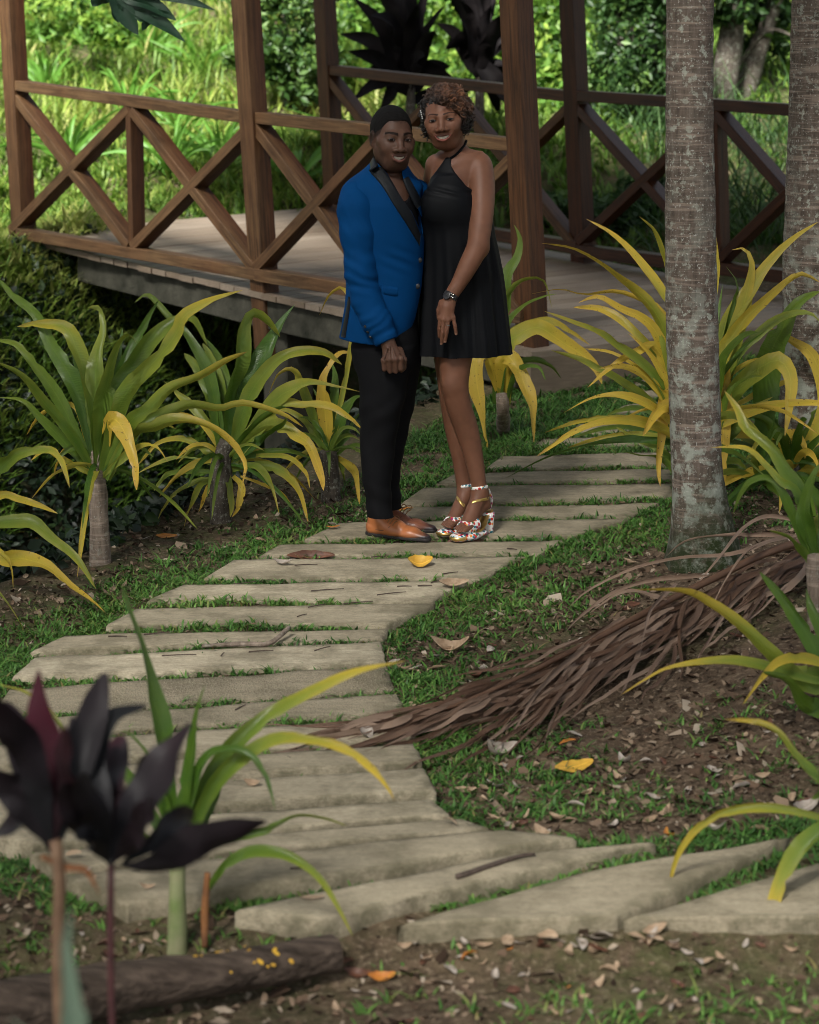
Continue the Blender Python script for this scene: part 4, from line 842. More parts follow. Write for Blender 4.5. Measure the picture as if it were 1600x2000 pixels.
# ------------------------------------------------------------------ dry palm frond
def frond_mat():
    n = NT('dry_frond'); t = n.attr('yel'); u = n.attr('uu'); p = n.pos()
    col = n.mix(n.noise(p, 22, 4, .6).outputs[0], (.045, .021, .011), (.15, .08, .046))
    col = n.mix(t.outputs['Fac'], col, n.mix(n.noise(p, 9, 3).outputs[0], (.19, .12, .08), (.36, .26, .19)))
    cv = n.n('ShaderNodeCombineXYZ'); n.set(cv, 0, u.outputs['Fac'])
    w = n.n('ShaderNodeTexWave', wave_type='BANDS', bands_direction='X', i_Vector=cv); w.inputs['Scale'].default_value = 3.0
    col = n.mix(n.math('MULTIPLY', w, .35), col, n.mix(1.0, col, (.5, .45, .42), 'MULTIPLY'))
    b = n.bsdf(col, .55, .35, n.bump(w, .4, .004)); return n.m
M_FROND = frond_mat()
def frond():
    rng = np.random.default_rng(21)
    sp = [(1600, 1078, .12), (1500, 1110, .13), (1380, 1165, .12), (1250, 1230, .11), (1120, 1295, .09), (1000, 1350, .07), (880, 1395, .045), (760, 1418, .03), (650, 1425, .02), (570, 1422, .012)]
    S = crom([G(x, y+h*300, 0)+[0, 0, h] for x, y, h in sp], 80)
    root = thing('palm_frond', 'dead brown palm frond fallen across the bank and onto the path', 'palm frond', G(1000, 1380))
    V, F = tube(S, np.linspace(.016, .004, 80), 8, noise=.2); obj('midrib', V, F, M_FROND, root)
    mb = MB()
    tan = nrm(np.gradient(S, axis=0))
    for k in range(210):
        i = int(np.clip(rng.beta(1.0, 1.1)*72, 0, 72)); p0 = S[i]; t = tan[i]; per = nrm(np.cross(t, [0, 0, 1])); per = per if per[1] < 0 else -per
        big = np.interp(i, [0, 15, 45, 72], [.55, 1, .95, .35]); L = rng.uniform(.38, .80)*np.interp(i, [0, 50, 72], [1, .95, .5]); side = rng.normal(.06, .12)*big; pts = []
        off = rng.normal(.02, .06)*big; top = rng.uniform(0, 1); wig = rng.normal(0, .022)
        for f in np.linspace(0, 1, 8):
            q_ = p0+t*L*f+per*(off+side*f**.9+wig*math.sin(f*5)); gz = H0(q_[0], q_[1]); ax = 1-min(1, abs((q_-p0)@per)/.22)**2
            hg = (.015+.07*top)*np.interp(i+f*25, [0, 20, 60, 95], [.9, 1, .6, .1])*(.35+.65*ax)
            q_[2] = gz+.012+hg*(1-.75*f**2)+.005*rng.normal()
            pts.append(q_)
        pale = rng.uniform(0, 1) < .10+.16*top
        leaf(mb, None, 0, 0, .85 if pale else rng.choice([0, .12, .3]), .95 if pale else rng.choice([0, .1, .5]), pts3=pts, wm=rng.uniform(.012, .027), seed=int(rng.integers(1e7)), fold=.3, wave=.5, n=16, shape='frond')
    Y = lambda x, y, h: G(x, y+h*260, 0)+[0, 0, h]
    for L in ([(1545, 1082, .14), (1420, 1090, .17), (1340, 1098, .16), (1300, 1112, .1)], [(1570, 1062, .15), (1500, 1060, .2), (1450, 1085, .2), (1400, 1140, .17), (1345, 1190, .1)], [(1520, 1090, .15), (1430, 1130, .17), (1330, 1128, .14), (1240, 1130, .08), (1150, 1160, .03), (1110, 1190, .01)], [(1560, 1085, .15), (1470, 1120, .18), (1420, 1170, .15), (1385, 1220, .08)],
              [(1380, 1165, .14), (1280, 1165, .12), (1200, 1175, .07), (1130, 1215, .03), (1105, 1240, .02)], [(1300, 1210, .13), (1220, 1190, .12), (1150, 1215, .06)], [(1320, 1180, .14), (1270, 1230, .13), (1250, 1290, .07)], [(1220, 1240, .12), (1130, 1300, .09), (1085, 1360, .04)], [(1500, 1150, .14), (1420, 1220, .10), (1370, 1290, .04)], [(1150, 1290, .1), (1060, 1360, .07), (1000, 1440, .02)]):
        leaf(mb, None, 0, 0, .75, .95, pts3=[Y(*a) for a in L], wm=rng.uniform(.018, .026), seed=int(rng.integers(1e7)), fold=.6, n=20, shape='frond')
    mb.build('leaflets', M_FROND, root)
frond()
# ------------------------------------------------------------------ dry leaves, twigs
def dleaf_mat(name, c1, c2, rough=.7):
    n = NT(name); u = n.attr('uu'); s = n.attr('along'); p = n.coord('Object')
    col = n.mix(n.ramp(n.noise(p, 30, 4, .65).outputs[0], [(.3, 0.), (.7, 1.)]), c1, c2)
    mid = n.ramp(n.math('ABSOLUTE', u.outputs['Fac']), [(0, 1.), (.1, 0.)]); col = n.mix(n.math('MULTIPLY', mid, .5), col, tuple(min(1, x*1.6) for x in c2))
    n.bsdf(col, rough, .3); return n.m
DL = {'tan': dleaf_mat('tan_dry_leaf', (.22, .145, .085), (.42, .31, .21)), 'grey': dleaf_mat('grey_dry_leaf', (.22, .18, .145), (.44, .385, .33)), 'brown': dleaf_mat('brown_dry_leaf', (.06, .025, .015), (.15, .065, .038), .5), 'yellow': dleaf_mat('yellow_fallen_leaf', (.5, .27, .03), (.62, .38, .06), .5), 'orange': dleaf_mat('orange_fallen_leaf', (.35, .11, .02), (.5, .22, .04), .55)}
def dleaf_mesh(rng, L, W, curl, cup):
    n, m = 13, 7; V = []; uu = []; al = []
    for i in range(n):
        t = i/(n-1); w = W*math.sin(math.pi*min(1, t*.96+.02))**.75*(1+.06*math.sin(t*23))
        for j in range(m):
            v = -1+2*j/(m-1); a = cup*v
            x = (t-.5)*L; V.append([x, w*math.sin(a)/max(.2, abs(cup)) if cup else w*v, w*(1-math.cos(a))*1.2+curl*L*(t-.5)**2*2.2+.05*W*math.sin(v*5+t*9)]); uu.append(v); al.append(t)
    F = [(i*m+j, i*m+j+1, (i+1)*m+j+1, (i+1)*m+j) for i in range(n-1) for j in range(m-1)]
    V = np.array(V); V[:, 2] -= V[:, 2].min(); return V, F, uu, al
def ground_top(x, y):
    z = float(H(x, y)); s = in_slab(np.array([x]), np.array([y]), 0.0)[0]
    return max(z, float(H0(x, y))+slab_off(y)+.002) if s else z
def dryleaf(kind, x, y, L, W, yaw, curl, cup, label, group, rng, tilt=(0, 0), lift=.004):
    V, F, uu, al = dleaf_mesh(rng, L, W, curl, cup)
    R = np.array(Matrix.Rotation(yaw, 3, 'Z')@Matrix.Rotation(tilt[0], 3, 'X')@Matrix.Rotation(tilt[1], 3, 'Y')); V = V@R.T
    V[:, 2] -= V[:, 2].min()
    c = np.array([x, y, ground_top(x, y)+lift]); o = obj('dry_leaf', V+c, F, DL[kind], None, True, {'uu': uu, 'along': al}, loc=c); return tag(o, label, 'fallen leaf', group)
def litter():
    rng = np.random.default_rng(77)
    def at(px, py, kind, Lpx, yaw, curl, cup, label, group=None, ratio=.42, tilt=(0, 0), lift=.004):
        g = G(px, py, .012+.024*float(sst(1380, 1560, py))); L = Lpx*g[1]/FPX; dryleaf(kind, g[0], g[1], L, L*ratio*.5*1.0, yaw, curl, cup, label, group, rng, tilt, lift)
    at(820, 1106, 'yellow', 50, .15, .5, .8, 'folded yellow leaf lying on a slab in front of the couple', None, .8, (.5, .0))
    at(607, 1084, 'brown', 96, .02, .12, 1.0, 'long shiny brown leaf at the front edge of the slab left of the tan shoe', None, .32, (.55, 0))
    at(553, 1104, 'grey', 38, -.2, .5, .9, 'small dark curled leaf on the slab below the long brown leaf', None, .5, (.2, 0))
    at(908, 1056, 'brown', 82, .22, -.15, .8, 'curved brown leaf lying against the floral sandal', None, .42, (.5, 0), .006)
    at(800, 990, 'orange', 46, -.1, .2, .6, 'orange leaf on the path just behind the couple\'s feet', None, .5, (.5, 0))
    at(650, 1033, 'orange', 30, .3, .2, .6, 'small brown orange leaf at the left end of the slab behind the shoes', None, .5)
    at(886, 1146, 'tan', 60, .1, .3, .9, 'curled tan leaf on the right end of the pale slab', None, .5, (.4, 0))
    at(1120, 1478, 'yellow', 96, .55, .15, .5, 'large pale yellow leaf lying below the dry frond on the bank', None, .42, (.35, 0))
    at(965, 1452, 'grey', 74, .4, .9, 1.3, 'large grey curled leaf just below the dry frond', None, .6, (.5, .3))
    at(712, 1440, 'grey', 44, 1.2, .5, .8, 'grey rounded leaf beside the frond tip on the path', None, .75, (.6, 0))
    at(495, 1535, 'tan', 36, -.4, .6, .9, 'curled tan leaf on the thick slab in the middle foreground', None, .6, (.5, 0))
    at(910, 1510, 'tan', 44, -.1, .3, .6, 'pale flat leaf at the right end of the thick slab', None, .5, (.3, 0))
    at(880, 1578, 'grey', 46, -.15, .3, .6, 'pale leaf lying where the path begins to fan out', None, .45, (.3, 0))
    at(610, 1758, 'tan', 52, .1, .1, .4, 'flat pale leaf on the long slab near the front', None, .4)
    at(745, 1872, 'orange', 60, .1, .4, .8, 'orange leaf on the soil right of the log end', None, .5, (.4, 0))
    at(700, 1862, 'brown', 60, -.3, .5, .9, 'red brown leaf on the soil touching the log end', None, .5, (.4, 0))
    at(1570, 1550, 'grey', 70, .6, .5, .9, 'grey curled leaf on the bank at the right edge', None, .5, (.4, 0))
    at(640, 1022, 'orange', 46, -.05, .1, .5, 'orange leaf on the ground left of the bushy plant', None, .45) if False else None
    at(325, 1036, 'orange', 44, -.1, .1, .5, 'orange leaf on the earth between the two left plants', None, .45, (.3, 0))
    at(1145, 1520, 'tan', 40, .8, .4, .8, 'small tan leaf beneath the large pale yellow leaf', None, .5)
    at(880, 1260, 'tan', 78, -.1, .8, 1.1, 'large curled tan leaf in the grass at the edge of the pale slab', None, .5, (.4, 0))
    # the scattered ones
    zones = [('right', 'dry leaf in the grass right of the path', 42, lambda: G(rng.uniform(770, 960), rng.uniform(1250, 1400))), ('bank', 'dry leaf on the bare bank below the frond', 82, lambda: G(rng.uniform(860, 1580), rng.uniform(1420, 1640))),
             ('front', 'dry leaf on the soil in front of the nearest slabs', 45, lambda: G(rng.uniform(640, 1560), rng.uniform(1830, 1995))), ('left', 'dry leaf on the soil at the left behind the log', 26, lambda: G(rng.uniform(0, 330), rng.uniform(1690, 1900))), ('edge', 'dry leaf on the earth under the left plants', 30, lambda: G(rng.uniform(10, 700), rng.uniform(1010, 1180))), ('tree', 'dry leaf on the bank above the frond', 20, lambda: G(rng.uniform(1000, 1580), rng.uniform(1090, 1250)))]
    zones.append(('strip', 'dry leaf along the front face of the nearest slabs', 26, lambda: G(rng.uniform(770, 1330), rng.uniform(1826, 1866))))
    for zn, lab, num, f in zones:
        for k in range(num):
            g = f(); kind = rng.choice(['tan', 'grey', 'brown', 'orange'], p=[.42, .36, .18, .04])
            if zn in ('edge', 'right') and in_slab(np.array([g[0]]), np.array([g[1]]), -.02)[0]: continue
            L = rng.uniform(.026, .064)*(.8 if zn in ('front', 'left') else 1.15 if zn == 'strip' else 1); dryleaf(kind, g[0], g[1], L, L*rng.uniform(.2, .32), rng.uniform(0, 6.28), rng.uniform(-.3, .8), rng.uniform(.3, 1.3), '%s %s' % ({'tan': 'tan', 'grey': 'greyish', 'brown': 'dark brown', 'orange': 'orange'}[kind], lab), '%s leaves: %s' % (kind, lab), rng, (rng.uniform(-.5, .5), rng.uniform(-.3, .3)))
    mt = simple('twig_bark', (.045, .03, .022), (.09, .065, .05), 60, .9)
    tw = [(598, 1106, 46, .0), (448, 1137, 110, -.08), (640, 1155, 66, .05), (765, 1162, 60, .1), (620, 1186, 40, .2), (590, 1205, 22, .25), (790, 1018+130, 30, -.1), (510, 1275, 50, .02), (435, 1281, 16, .9), (630, 1270, 38, .3), (650, 1060, 64, .02), (880, 1122, 32, .1), (860, 1137, 40, .2), (830, 1147, 30, -.1), (700, 1160+20, 60, .08), (310, 1240, 60, .08), (230, 1246, 40, -.1), (1000, 1075, 26, -.4), (560, 1480, 24, -.4), (590, 1700, 50, -.05), (470, 1385, 30, .5), (350, 1283, 70, .0), (740, 1090, 30, 0)]
    for x, y, L, a in tw:
        g = G(x, y, .014+.024*float(sst(1380, 1560, y))); l = L*g[1]/FPX; d = np.array([math.cos(a), math.sin(a)*2.2, 0]); d = nrm(d)
        p = [g-d*l/2, g+[0, .004, .003], g+d*l/2]; p = [np.array([c[0], c[1], ground_top(c[0], c[1])+.004+.002*i]) for i, c in enumerate(p)]
        V, F = tube(crom(p, 8), [.0026, .0022, .0016], 6, noise=.2); o = obj('twig', V, F, mt, None, loc=g); tag(o, 'short thin dark twig lying on a path slab', 'twig', 'thin twigs scattered on the path slabs')
    p = [(395, 1262), (470, 1258), (520, 1258), (545, 1250), (565, 1238)]
    q_ = [G(x, y, .022)+[0, 0, .012*(i > 2)+.012*(i > 3)] for i, (x, y) in enumerate(p)]; V, F = tube(crom(q_, 20), [.006, .009, .009, .008, .008], 8, noise=.2)
    o = obj('stick', V, F, M_STEM, None, loc=q_[2]); tag(o, 'curved pale grey stick lying on the narrow slab', 'stick')
    p = [(893, 1713), (960, 1690), (1015, 1672), (1045, 1668)]; q_ = [G(x, y, .045) for x, y in p]; V, F = tube(crom(q_, 16), [.008, .008, .006, .004], 8, noise=.3)
    o = obj('stick', V, F, mt, None, loc=q_[1]); tag(o, 'dark forked twig lying on the long slab near the front', 'stick')
litter()
# ------------------------------------------------------------------ background foliage
def cloud_mat(name, a, b, c, tr=.35, rough=.5):
    n = NT(name); t = n.attr('tint'); col = n.ramp(t.outputs['Fac'], [(0, a), (.55, b), (1, c)]); bb = n.bsdf(col, rough, .4); n.translucent(bb, col, tr); return n.m
M_LEAFD = cloud_mat('dark_green_leaves', (.012, .035, .008), (.035, .085, .018), (.1, .18, .035))
M_LEAFB = cloud_mat('bright_green_leaves', (.04, .10, .015), (.10, .22, .03), (.26, .38, .06), .45)
M_IVY = cloud_mat('ground_ivy_leaves', (.004, .010, .004), (.010, .026, .008), (.045, .085, .02), .15)  # near-black greens, with the ditch's shade put into the leaf colour
def leaves_mesh(name, C, size, tint, mat, parent=None, rng=RNG, up=.5, kind=None, asp=.5):
    n = len(C); N = nrm(rng.normal(size=(n, 3))+np.array([0, -.35, up])); A = nrm(np.cross(N, rng.normal(size=(n, 3)))); B = np.cross(N, A); s = size[:, None]; w = s*asp
    V = np.stack([C-A*s, C+B*w*.9-A*s*.1+N*w*.25, C+A*s-N*s*.15, C-B*w*.9-A*s*.1+N*w*.25], 1).reshape(-1, 3)
    b = (np.arange(n)*4)[:, None]; T = np.concatenate([b+[[0, 1, 2]], b+[[0, 2, 3]]]); 
    o = obj(name, V, np.zeros((0, 4), int).reshape(0, 4), mat, parent, True, {'tint': np.repeat(tint, 4)}, tris=T)
    if kind: tag(o, kind=kind)
    return o
def bush(name, label, cat, base, blobs, n, size, mat, group=None, stems=(), bias=.45):
    """leaf clumps on branch ends ; blobs (centre, radii)"""
    r = thing(name, label, cat, base, group); rng = np.random.default_rng(int(abs(base[0]*977+base[1]*131)))
    C = []; T = []; w = np.array([np.prod(b[1])**.67 for b in blobs]); w /= w.sum()
    for (c, R), f in zip(blobs, w):
        c = np.asarray(c); R = np.asarray(R); m = max(20, int(n*f)); k = max(6, m//26)
        cl = nrm(rng.normal(size=(k, 3)))*rng.uniform(.35, 1, (k, 1))**.6; i = rng.integers(0, k, m)
        p = cl[i]+rng.normal(size=(m, 3))*.17; C.append(c+p*R); T.append(np.clip(bias+.25*rng.normal(size=k)[i]+rng.normal(size=m)*.15+.12*p[:, 2], 0, 1))
    C = np.vstack(C); T = np.concatenate(T); leaves_mesh('foliage', C, size*rng.uniform(.6, 1.3, len(C)), T, mat, r, rng)
    for pts, rad in stems:
        V, F = tube(pts, rad, 10, 24, noise=.15); obj('stem' if cat != 'tree' else 'trunk', V, F, M_DARKBARK, r)
    return r
def background():
    Pm = lambda x, y, Y: P(x, y, Y)
    def b_at(x, y, Y, rx, rz, ry=None): 
        k = Y/FPX/.97; return (P(x, y, Y), (rx*k, (ry or rx)*k*.8, rz*k))
    def gr(x, Y): c = P(x, 300, Y); return np.array([c[0], Y, H0(c[0], Y)])
    # left : bright shrub next to the second post, a dry brown weed, and broad leaved weeds
    bush('shrub', 'mid green small leaved shrub behind the bridge, between the two left posts\' tops', 'shrub', gr(560, 20.5), [b_at(560, 40, 20.5, 90, 70), b_at(500, 110, 20.2, 60, 45), b_at(600, 140, 20.3, 70, 50), b_at(540, -50, 20.8, 110, 60)], 6500, .045, M_LEAFD, stems=[([gr(560, 20.5), P(560, 120, 20.5), P(555, 0, 20.5)], [.05, .03, .02])], bias=.6)
    bush('shrub', 'bright yellow green shrub on the slope at the top left corner', 'shrub', gr(120, 22), [b_at(110, 30, 22, 80, 45), b_at(210, 60, 21.5, 60, 35)], 1500, .05, M_LEAFB, bias=.6)
    bush('shrub', 'bright green shrub behind the black ti plants', 'shrub', gr(820, 22.5), [b_at(760, 60, 22.5, 110, 110), b_at(900, 20, 23, 120, 110), b_at(860, 180, 21.5, 140, 70), b_at(700, 180, 21, 60, 70), b_at(1000, 150, 22, 90, 120)], 11000, .055, M_LEAFB, stems=[([gr(820, 22.5), P(830, 60, 22.5)], [.05, .02])], bias=.5)
    bush('shrub', 'bright leafy shrub between the two right bridge posts', 'shrub', gr(1080, 22), [b_at(1080, 60, 22, 70, 130), b_at(1120, 180, 21, 80, 80), b_at(1060, 250, 20.5, 60, 60)], 6000, .055, M_LEAFB, bias=.55)
    bush('tree', 'dark leaning multi stemmed tree right behind the mottled palm trunk', 'tree', gr(1400, 21), [b_at(1400, -30, 21, 130, 60), b_at(1500, 40, 21.5, 80, 60), b_at(1330, -60, 21, 120, 60)], 5200, .06, M_LEAFD, stems=[([gr(1385, 21), P(1400, 250, 21), P(1425, 90, 21), P(1440, -60, 21)], [.17, .14, .11, .09]), ([gr(1415, 21.2), P(1430, 300, 21.2), P(1470, 130, 21.2), P(1535, -60, 21.2)], [.15, .12, .09, .06]), ([P(1440, 130, 21.2), P(1500, 60, 21.1), P(1560, 75, 21)], [.03, .02, .012])], bias=.45)
    bush('shrub', 'dark green bush with thin upright stems left of the mottled palm trunk', 'shrub', gr(1235, 20), [b_at(1240, 60, 20, 75, 110), b_at(1190, 170, 19.8, 60, 80), b_at(1280, 200, 20, 60, 100), b_at(1215, 320, 19.5, 75, 60), b_at(1260, -40, 20, 90, 60)], 9500, .042, M_LEAFD, stems=[([gr(1225+i*16, 20), P(1222+i*18, 230, 20), P(1205+i*24, -30, 20)], [.05, .035, .02]) for i in range(5)], bias=.42)
    bush('shrub', 'low dark fern like shrub below the far railing by the palm trunk', 'shrub', gr(1230, 17.8), [b_at(1200, 415, 17.6, 90, 42), b_at(1280, 400, 17.8, 70, 60), b_at(1080, 420, 17.7, 70, 40)], 5200, .05, M_LEAFD, bias=.35)
    bush('shrub', 'sunlit yellow green thicket at the top right', 'shrub', gr(1500, 25), [b_at(1480, 80, 25, 160, 130), b_at(1560, 200, 24, 110, 110), b_at(1400, 200, 24.5, 110, 90), b_at(1250, 40, 25, 150, 130)], 8000, .07, M_LEAFB, bias=.45)
    bush('shrub', 'sunlit leafy thicket filling the top behind the palm trunk', 'shrub', gr(1150, 27), [b_at(1100, -20, 27, 220, 120), b_at(800, -60, 27, 220, 90), b_at(1350, -20, 27, 220, 120)], 6500, .08, M_LEAFB, bias=.5)
    # long thin pale grass at the right
    N = 1500; x = RNG.uniform(1.9, 4.6, N); y = RNG.uniform(15.6, 19.5, N); blades('tall_grass', x, y, H(x, y)-.03, RNG.uniform(.5, 1.25, N), RNG.uniform(.008, .016, N), np.clip(RNG.normal(.45, .2, N), 0, .8), RNG.uniform(.5, 1.3, N), M_DARKG, nseg=6)
    # weeds on the hill : broad bladed tufts
    for (px, Y, k) in ((95, 21, 9), (250, 20, 10), (175, 24, 8), (355, 19.5, 11), (430, 18.5, 9), (390, 22, 8), (130, 18.6, 8), (300, 23, 8), (580, 18, 7), (700, 19, 8), (330, 18.2, 8)):
        c = gr(px, Y); r = thing('grass_tuft', 'tuft of broad bright green blades standing in the meadow behind the bridge', 'grass tuft', c, 'broad bladed tufts in the meadow'); mb = MB()
        rosette(mb, np.random.default_rng(px), c, k*2, .75, .06, (.1, .2, .3), (.6, 1.45), .55)
        mb.build('blades', M_TUFT, r)
    # creeper in the ditch and on its far bank, leaves darkened for ditch shade
    N = 60000; x = RNG.uniform(-4.0, 1.4, N); y = RNG.uniform(8.2, 15.6, N); L = LL(x, y); ok = (L > .66) & (L < 4.5+.4*vn(x*2, y*2, 0, 61)) & (np.abs(x) < y*.2+.3) & (RNG.uniform(0, 1, N) < np.where((x > -.9) & (L < 2.6), .45, 1))
    x, y, L = x[ok], y[ok], L[ok]; tint = np.clip(.3+.3*vn(x*2.5, y*2.5, 0, 62)+RNG.normal(0, .17, len(x))+.2*sst(3.2, 4.4, L), 0, 1)
    leaves_mesh('ditch_creeper', np.stack([x, y, H(x, y)+RNG.uniform(.0, .10, len(x))], -1), RNG.uniform(.02, .048, len(x)), tint, M_IVY, None, RNG, 1.0, 'stuff', .6)
    # small fern by the log, low weeds
    papaya()
M_TUFT = cloud_mat('tuft_blades', (.1, .24, .03), (.1, .24, .03), (.1, .24, .03), .4)
def papaya():
    Y = 7.4; r = thing('papaya_leaf', 'dark green deeply lobed leaf hanging into the top left of the view', 'leaf', P(215, -120, Y))
    mb = MB(); k = Y/FPX/.97
    for pts, w in (([(215, -15), (240, 20), (270, 68)], 36), ([(215, -15), (265, 10), (310, 40), (362, 82)], 30), ([(225, -15), (290, 5), (345, 40)], 30), ([(215, -15), (285, -15), (350, -5), (420, 20)], 22), ([(215, -15), (190, 0), (180, 12)], 30), ([(262, 20), (285, 40), (278, 60)], 22), ([(240, 10), (225, 25), (232, 45)], 16), ([(290, 25), (325, 28), (335, 35)], 14), ([(215, -15), (160, -30), (110, -40)], 30)):
        leaf(mb, pts, Y, w, .02, .04, 0, shape='broad', n=14, tw0=.1, tw1=.25, wave=.2)
    mb.build('blade', simple('papaya_green', (.012, .04, .02), (.02, .06, .028), 30, .5), r)
    V, F = tube([P(215, -15, Y), P(190, -200, Y+.1), P(100, -600, Y+.3)], .006, 8, 12); obj('leaf_stalk', V, F, M_STEM, r)
background()
M_CROWN = cloud_mat('crown_leaves', (.02, .05, .012), (.04, .09, .02), (.08, .15, .03), .2)
crown(PALM1, P(1348, -2600, PALM1.location[1]), 13, 2.3, 3); crown(PALM2, P(1598, -2600, PALM2.location[1]), 13, 2.3, 4)
shade()
# ================================================================== PEOPLE : signed-distance modelling
YP = 8.67
def q(px, py, dy=0.0): return P(px, py, YP+dy)
PXM = YP/(CP-SP*0)/FPX
class Grid:
    def __init__(s, lo, hi, h):
        s.lo = np.array(lo, float); s.h = h; s.n = np.ceil((np.array(hi)-s.lo)/h).astype(int)+1
        s.ax = [s.lo[i]+h*np.arange(s.n[i]) for i in range(3)]
        s.d = np.full(tuple(s.n), .3, np.float32)
    def _sl(s, lo, hi, m):
        a = np.maximum(np.floor((np.array(lo)-m-s.lo)/s.h).astype(int), 0); b = np.minimum(np.ceil((np.array(hi)+m-s.lo)/s.h).astype(int)+1, s.n)
        return tuple(slice(x, max(x, y)) for x, y in zip(a, b))
    def pts(s, sl): 
        return s.ax[0][sl[0]][:, None, None], s.ax[1][sl[1]][None, :, None], s.ax[2][sl[2]][None, None, :]
    def add(s, prim, k=.012, op='u'):
        fn, lo, hi = prim; sl = s._sl(lo, hi, k*1.5+2*s.h); X, Y, Z = s.pts(sl)
        if min(x.stop-x.start for x in sl) < 1: return s
        v = fn(X, Y, Z).astype(np.float32); d = s.d[sl]
        if op == 'u':
            h = np.clip(.5+.5*(d-v)/k, 0, 1); s.d[sl] = d*(1-h)+v*h-k*h*(1-h)
        elif op == 'sub':
            h = np.clip(.5-.5*(d+v)/k, 0, 1); s.d[sl] = d*(1-h)-v*h+k*h*(1-h)
        elif op == 'int': s.d[sl] = np.maximum(d, v)
        return s
    def whole(s, fn, op='max'):
        X, Y, Z = s.pts((slice(None),)*3); v = fn(X, Y, Z)
        s.d = np.maximum(s.d, v) if op == 'max' else (s.d+v).astype(np.float32)
        return s
    def sample(s, p):
        p = np.asarray(p, float); f = (p-s.lo)/s.h; f = np.clip(f, 0, s.n-1.001); i = f.astype(int); t = f-i; r = 0
        for a in (0, 1):
            for b in (0, 1):
                for c in (0, 1):
                    w = (t[..., 0] if a else 1-t[..., 0])*(t[..., 1] if b else 1-t[..., 1])*(t[..., 2] if c else 1-t[..., 2])
                    r = r+w*s.d[i[..., 0]+a, i[..., 1]+b, i[..., 2]+c]
        return r
    def mesh(s):
        d = s.d; mn = None
        for a in (0, 1):
            for b in (0, 1):
                for c in (0, 1):
                    x = d[a:d.shape[0]-1+a, b:d.shape[1]-1+b, c:d.shape[2]-1+c]
                    mn = x if mn is None else np.minimum(mn, x); mx = x if (a, b, c) == (0, 0, 0) else np.maximum(mx, x)
        idx = np.argwhere((mn < 0) & (mx >= 0)); N = len(idx)
        cid = np.full(mn.shape, -1, np.int32); cid[tuple(idx.T)] = np.arange(N)
        acc = np.zeros((N, 3)); cnt = np.zeros(N)
        for ax in range(3):
            o = [i for i in range(3) if i != ax]
            for u in (0, 1):
                for v in (0, 1):
                    a = idx.copy(); a[:, o[0]] += u; a[:, o[1]] += v; b = a.copy(); b[:, ax] += 1
                    da, db = d[tuple(a.T)], d[tuple(b.T)]; m = (da < 0) != (db < 0)
                    t = np.where(m, da/(da-db+1e-12), 0); p = a.astype(float); p[:, ax] += t
                    acc[m] += p[m]; cnt[m] += 1
        V = acc/np.maximum(cnt, 1)[:, None]*s.h + s.lo
        Q = []
        for ax in range(3):
            o = [(ax+1) % 3, (ax+2) % 3]
            sl0 = [slice(None)]*3; sl1 = [slice(None)]*3; sl0[ax] = slice(0, -1); sl1[ax] = slice(1, None)
            a = d[tuple(sl0)] < 0; b = d[tuple(sl1)] < 0
            e = np.argwhere(a != b); ins = a[tuple(e.T)]
            ok = (e[:, o[0]] > 0) & (e[:, o[1]] > 0) & (e[:, o[0]] < d.shape[o[0]]-1) & (e[:, o[1]] < d.shape[o[1]]-1)
            e, ins = e[ok], ins[ok]
            c = []
            for u, v in ((0, 0), (-1, 0), (-1, -1), (0, -1)):
                f = e.copy(); f[:, o[0]] += u; f[:, o[1]] += v; c.append(cid[tuple(f.T)])
            f = np.stack(c, -1); f[~ins] = f[~ins][:, ::-1]; Q.append(f)
        Q = np.concatenate(Q); Q = Q[(Q >= 0).all(1)]
        return V, Q
def smoothV(V, Q, it=2, f=.5):
    for _ in range(it):
        a = np.zeros_like(V); c = np.zeros(len(V))
        for i in range(4):
            for j in ((i+1) % 4, (i+3) % 4):
                for k in range(3): a[:, k] += np.bincount(Q[:, i], V[Q[:, j], k], len(V))
                c += np.bincount(Q[:, i], minlength=len(V))
        V = V*(1-f)+f*a/np.maximum(c, 1)[:, None]
    return V
def cap(a, b, ra, rb, sc=(1, 1, 1)):
    a = np.asarray(a, float); b = np.asarray(b, float); sc = np.asarray(sc, float); r = max(ra, rb)
    A, B = a/sc, b/sc; D = B-A; L = D@D+1e-12; ms = sc.min()
    def fn(X, Y, Z):
        x, y, z = X/sc[0]-A[0], Y/sc[1]-A[1], Z/sc[2]-A[2]
        t = np.clip((x*D[0]+y*D[1]+z*D[2])/L, 0, 1)
        return (np.sqrt((x-t*D[0])**2+(y-t*D[1])**2+(z-t*D[2])**2)-(ra+(rb-ra)*t))*ms
    return fn, np.minimum(a, b)-r*sc, np.maximum(a, b)+r*sc
def ell(c, r, R=np.eye(3)):
    c = np.asarray(c, float); r = np.asarray(r, float); R = np.asarray(R); m = r.min()
    ext = np.sqrt(((R*r)**2).sum(1))
    def fn(X, Y, Z):
        x, y, z = X-c[0], Y-c[1], Z-c[2]
        u = (R[0, 0]*x+R[1, 0]*y+R[2, 0]*z)/r[0]; v = (R[0, 1]*x+R[1, 1]*y+R[2, 1]*z)/r[1]; w = (R[0, 2]*x+R[1, 2]*y+R[2, 2]*z)/r[2]
        k0 = np.sqrt(u*u+v*v+w*w); k1 = np.sqrt((u/r[0])**2+(v/r[1])**2+(w/r[2])**2)+1e-9
        return k0*(k0-1)/k1
    return fn, c-ext, c+ext
